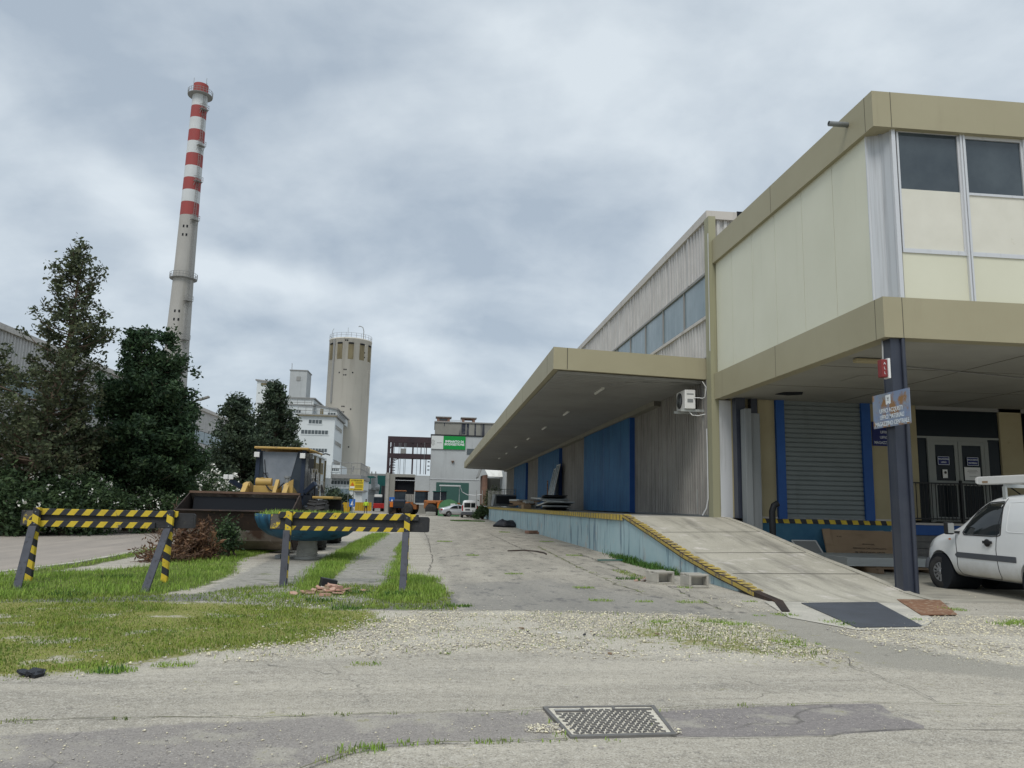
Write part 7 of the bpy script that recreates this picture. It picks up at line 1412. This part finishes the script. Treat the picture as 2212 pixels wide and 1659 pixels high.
for u,v,R_t in ((790,1435,.14),(380,1437,.16),(270,1448,.12),(230,1450,.2),(180,1440,.25),(350,1440,.1),(1325,1602,.05),(800,1617,.10),(772,1622,.12),(875,1608,.08),(940,1605,.06),(1040,1603,.07),(1110,1602,.06),(700,1645,.06),(1190,1604,.06),(1495,1302,.25),(1300,1298,.2),(1130,1545,.03),(1706,1331,.14),(1690,1328,.16),(1800,1345,.16),(1830,1352,.14),(1975,1340,.12),(1765,1392,.05),(2060,1318,.2),(1545,1345,.2),(1590,1350,.22),(1700,1388,.18),(1720,1396,.12),(1430,1344,.15),(2190,1350,.3),(2212,1345,.3),(1160,1395,.06),(960,1413,.06),
    (1180,1170,.3),(1110,1240,.2),(1260,1270,.2),(1390,1300,.15),(1480,1270,.15),(1020,1200,.2),(960,1170,.3),(1240,1200,.25),(1090,1150,.3),(1010,1310,.1),(620,1290,.3),(590,1284,.3),(730,1318,.3),(800,1312,.25),(880,1316,.2),(530,1290,.2),(20,1290,.4),(930,1270,.2),(1620,1300,.12),(1640,1330,.1),(1050,1556-10,.03),(1430,1538,.04),(1418,1570,.05),(1200,1560,.05),(1215,1590,.06)): tf.append((tuft(gz(u,v),R_t),3800,.01,.025+.055*min(1,R_t*2),.0035,.6))
blades('grass_tufts',None,tf,M['grassbright'],8)
seam=[]
for line in ([(-60,1562),(400,1551),(800,1544),(1180,1533)],[(1400,1531),(1905,1519)],[(640,1670),(760,1626),(960,1606),(1190,1600),(1250,1601)],[(1160,1180),(1250,1226),(1400,1285)],[(1250,1196),(1430,1262),(1560,1318)]):
    P=[gz(*p) for p in line]
    for a,b_ in zip(P[:-1],P[1:]):
        n=max(1,int((b_-a).length/.35))
        for i in range(n):
            if rng.random()<.5: seam.append((tuft(a.lerp(b_,(i+rng.random())/n),.04+.06*rng.random()),3500,.006,.028,.003,.2))
blades('seam_moss',None,seam,M['grassolive'],18)
weeds=[]
for u,v,R_t in ((870,1288,.3),(990,1310,.2),(750,1318,.22),(1340,1196,.3),(1325,1190,.4),(1385,1207,.35),(1430,1222,.4),(1460,1232,.4),(1480,1240,.25),(1350,1252,.2),(1395,1255,.2),(235,1452,.14),(1060,1118,1.2),(1010,1126,1.5),(770,1283,.25),(690,1300,.2),(150,1287,.3),(250,1248,.3),(1830,1350,.1)): weeds.append((tuft(gz(u,v),R_t),2200,.02,.06+.06*min(1,R_t),.007,.45))
weeds.append((PG['wallweed'],1200,.03,.17,.008,.6)); blades('broadleaf_weeds',None,weeds,M['weed'],12)
t_=[( -3.08+1.2*math.cos(a),20.2+1.2*math.sin(a)) for a in np.linspace(0,6.28,20)[:-1]]; o=blades('planter_grass',None,[(t_,900,.03,.16,.006,.3)],M['grassbright'],14); o.location.z=1.06
# ---- gravel and loose stones
def stones(name,specs,m,seed):
    r=np.random.default_rng(seed); base=np.array([[1,0,0],[0,1,0],[-1,0,0],[0,-1,0],[0,0,1],[0,0,-.6]],float); Ft=np.array([[0,1,4],[1,2,4],[2,3,4],[3,0,4],[1,0,5],[2,1,5],[3,2,5],[0,3,5]]); Vs=[];Fs=[];n0=0
    for poly,N,s0,s1,cl in specs:
        A_=np.array(poly); lo=np.maximum(A_.min(0),[-9,3.9]); hi=np.minimum(A_.max(0),[12,22]); P=lo+(hi-lo)*r.random((N,2)); sd=sdist(P,poly); keep=(sd<.25*r.normal(size=N))&(vn(P,.7,seed)*.6+vn(P,.2,seed+1)*.4>cl*(.4+.3*r.random(N))); keep&=(sdist(P,PG['olive'])>-.35*r.random(N)) if (seed==21) else True; P=P[keep]; n=len(P); s=s0+(s1-s0)*r.random(n)**4; J=base[None]*(.65+.7*r.random((n,6,1))); a=r.random(n)*6.28; c_,s_=np.cos(a),np.sin(a)
        X=J[:,:,0]*1.25;Y=J[:,:,1]*.85; V=np.stack([X*c_[:,None]-Y*s_[:,None],X*s_[:,None]+Y*c_[:,None],J[:,:,2]*.6],2)*s[:,None,None]+np.concatenate([P,(s*.25+.004)[:,None]],1)[:,None,:]
        Vs.append(V.reshape(-1,3)); Fs.append((Ft[None]+(np.arange(n)*6)[:,None,None]+n0).reshape(-1,3)); n0+=6*n
    V=np.concatenate(Vs)
    if seed==21:
        pass
    o=bulk(name,V,np.concatenate(Fs),m,loc=(float(V[0][0]),float(V[0][1]),0)); tag(o,kind='stuff')
allp=[(-9,3.9),(12,3.9),(12,14),(-9,14)]
stones('gravel_stones',[(PG['gravel'],60000,.005,.020,.75),(PG['gravel2'],20000,.006,.022,.6),(PG['gravmoss'],5000,.006,.02,.8)],M['stone'],21)
stones('loose_stones',[(allp,2600,.004,.018,.9),(PG['trench1'],1800,.003,.010,.8),(PG['trench2'],900,.003,.008,.9),(PG['olive'],300,.008,.02,1.),(tuft(gz(1185,1575),.16),500,.006,.018,0),(tuft(gz(1430,1580),.12),300,.006,.016,0),(W2([(560,1285),(900,1285),(960,1312),(600,1315)]),700,.008,.03,.9),(W2([(1440,1262),(1530,1275),(1680,1325),(1640,1325),(1520,1290)]),400,.008,.03,.6)],M['stone'],22)
shards('litter','','',(2.6,9.0,0),14,(3.5,1.8,.0),.02,.05,[M['white'],M['timber'],M['black']],seed=31)
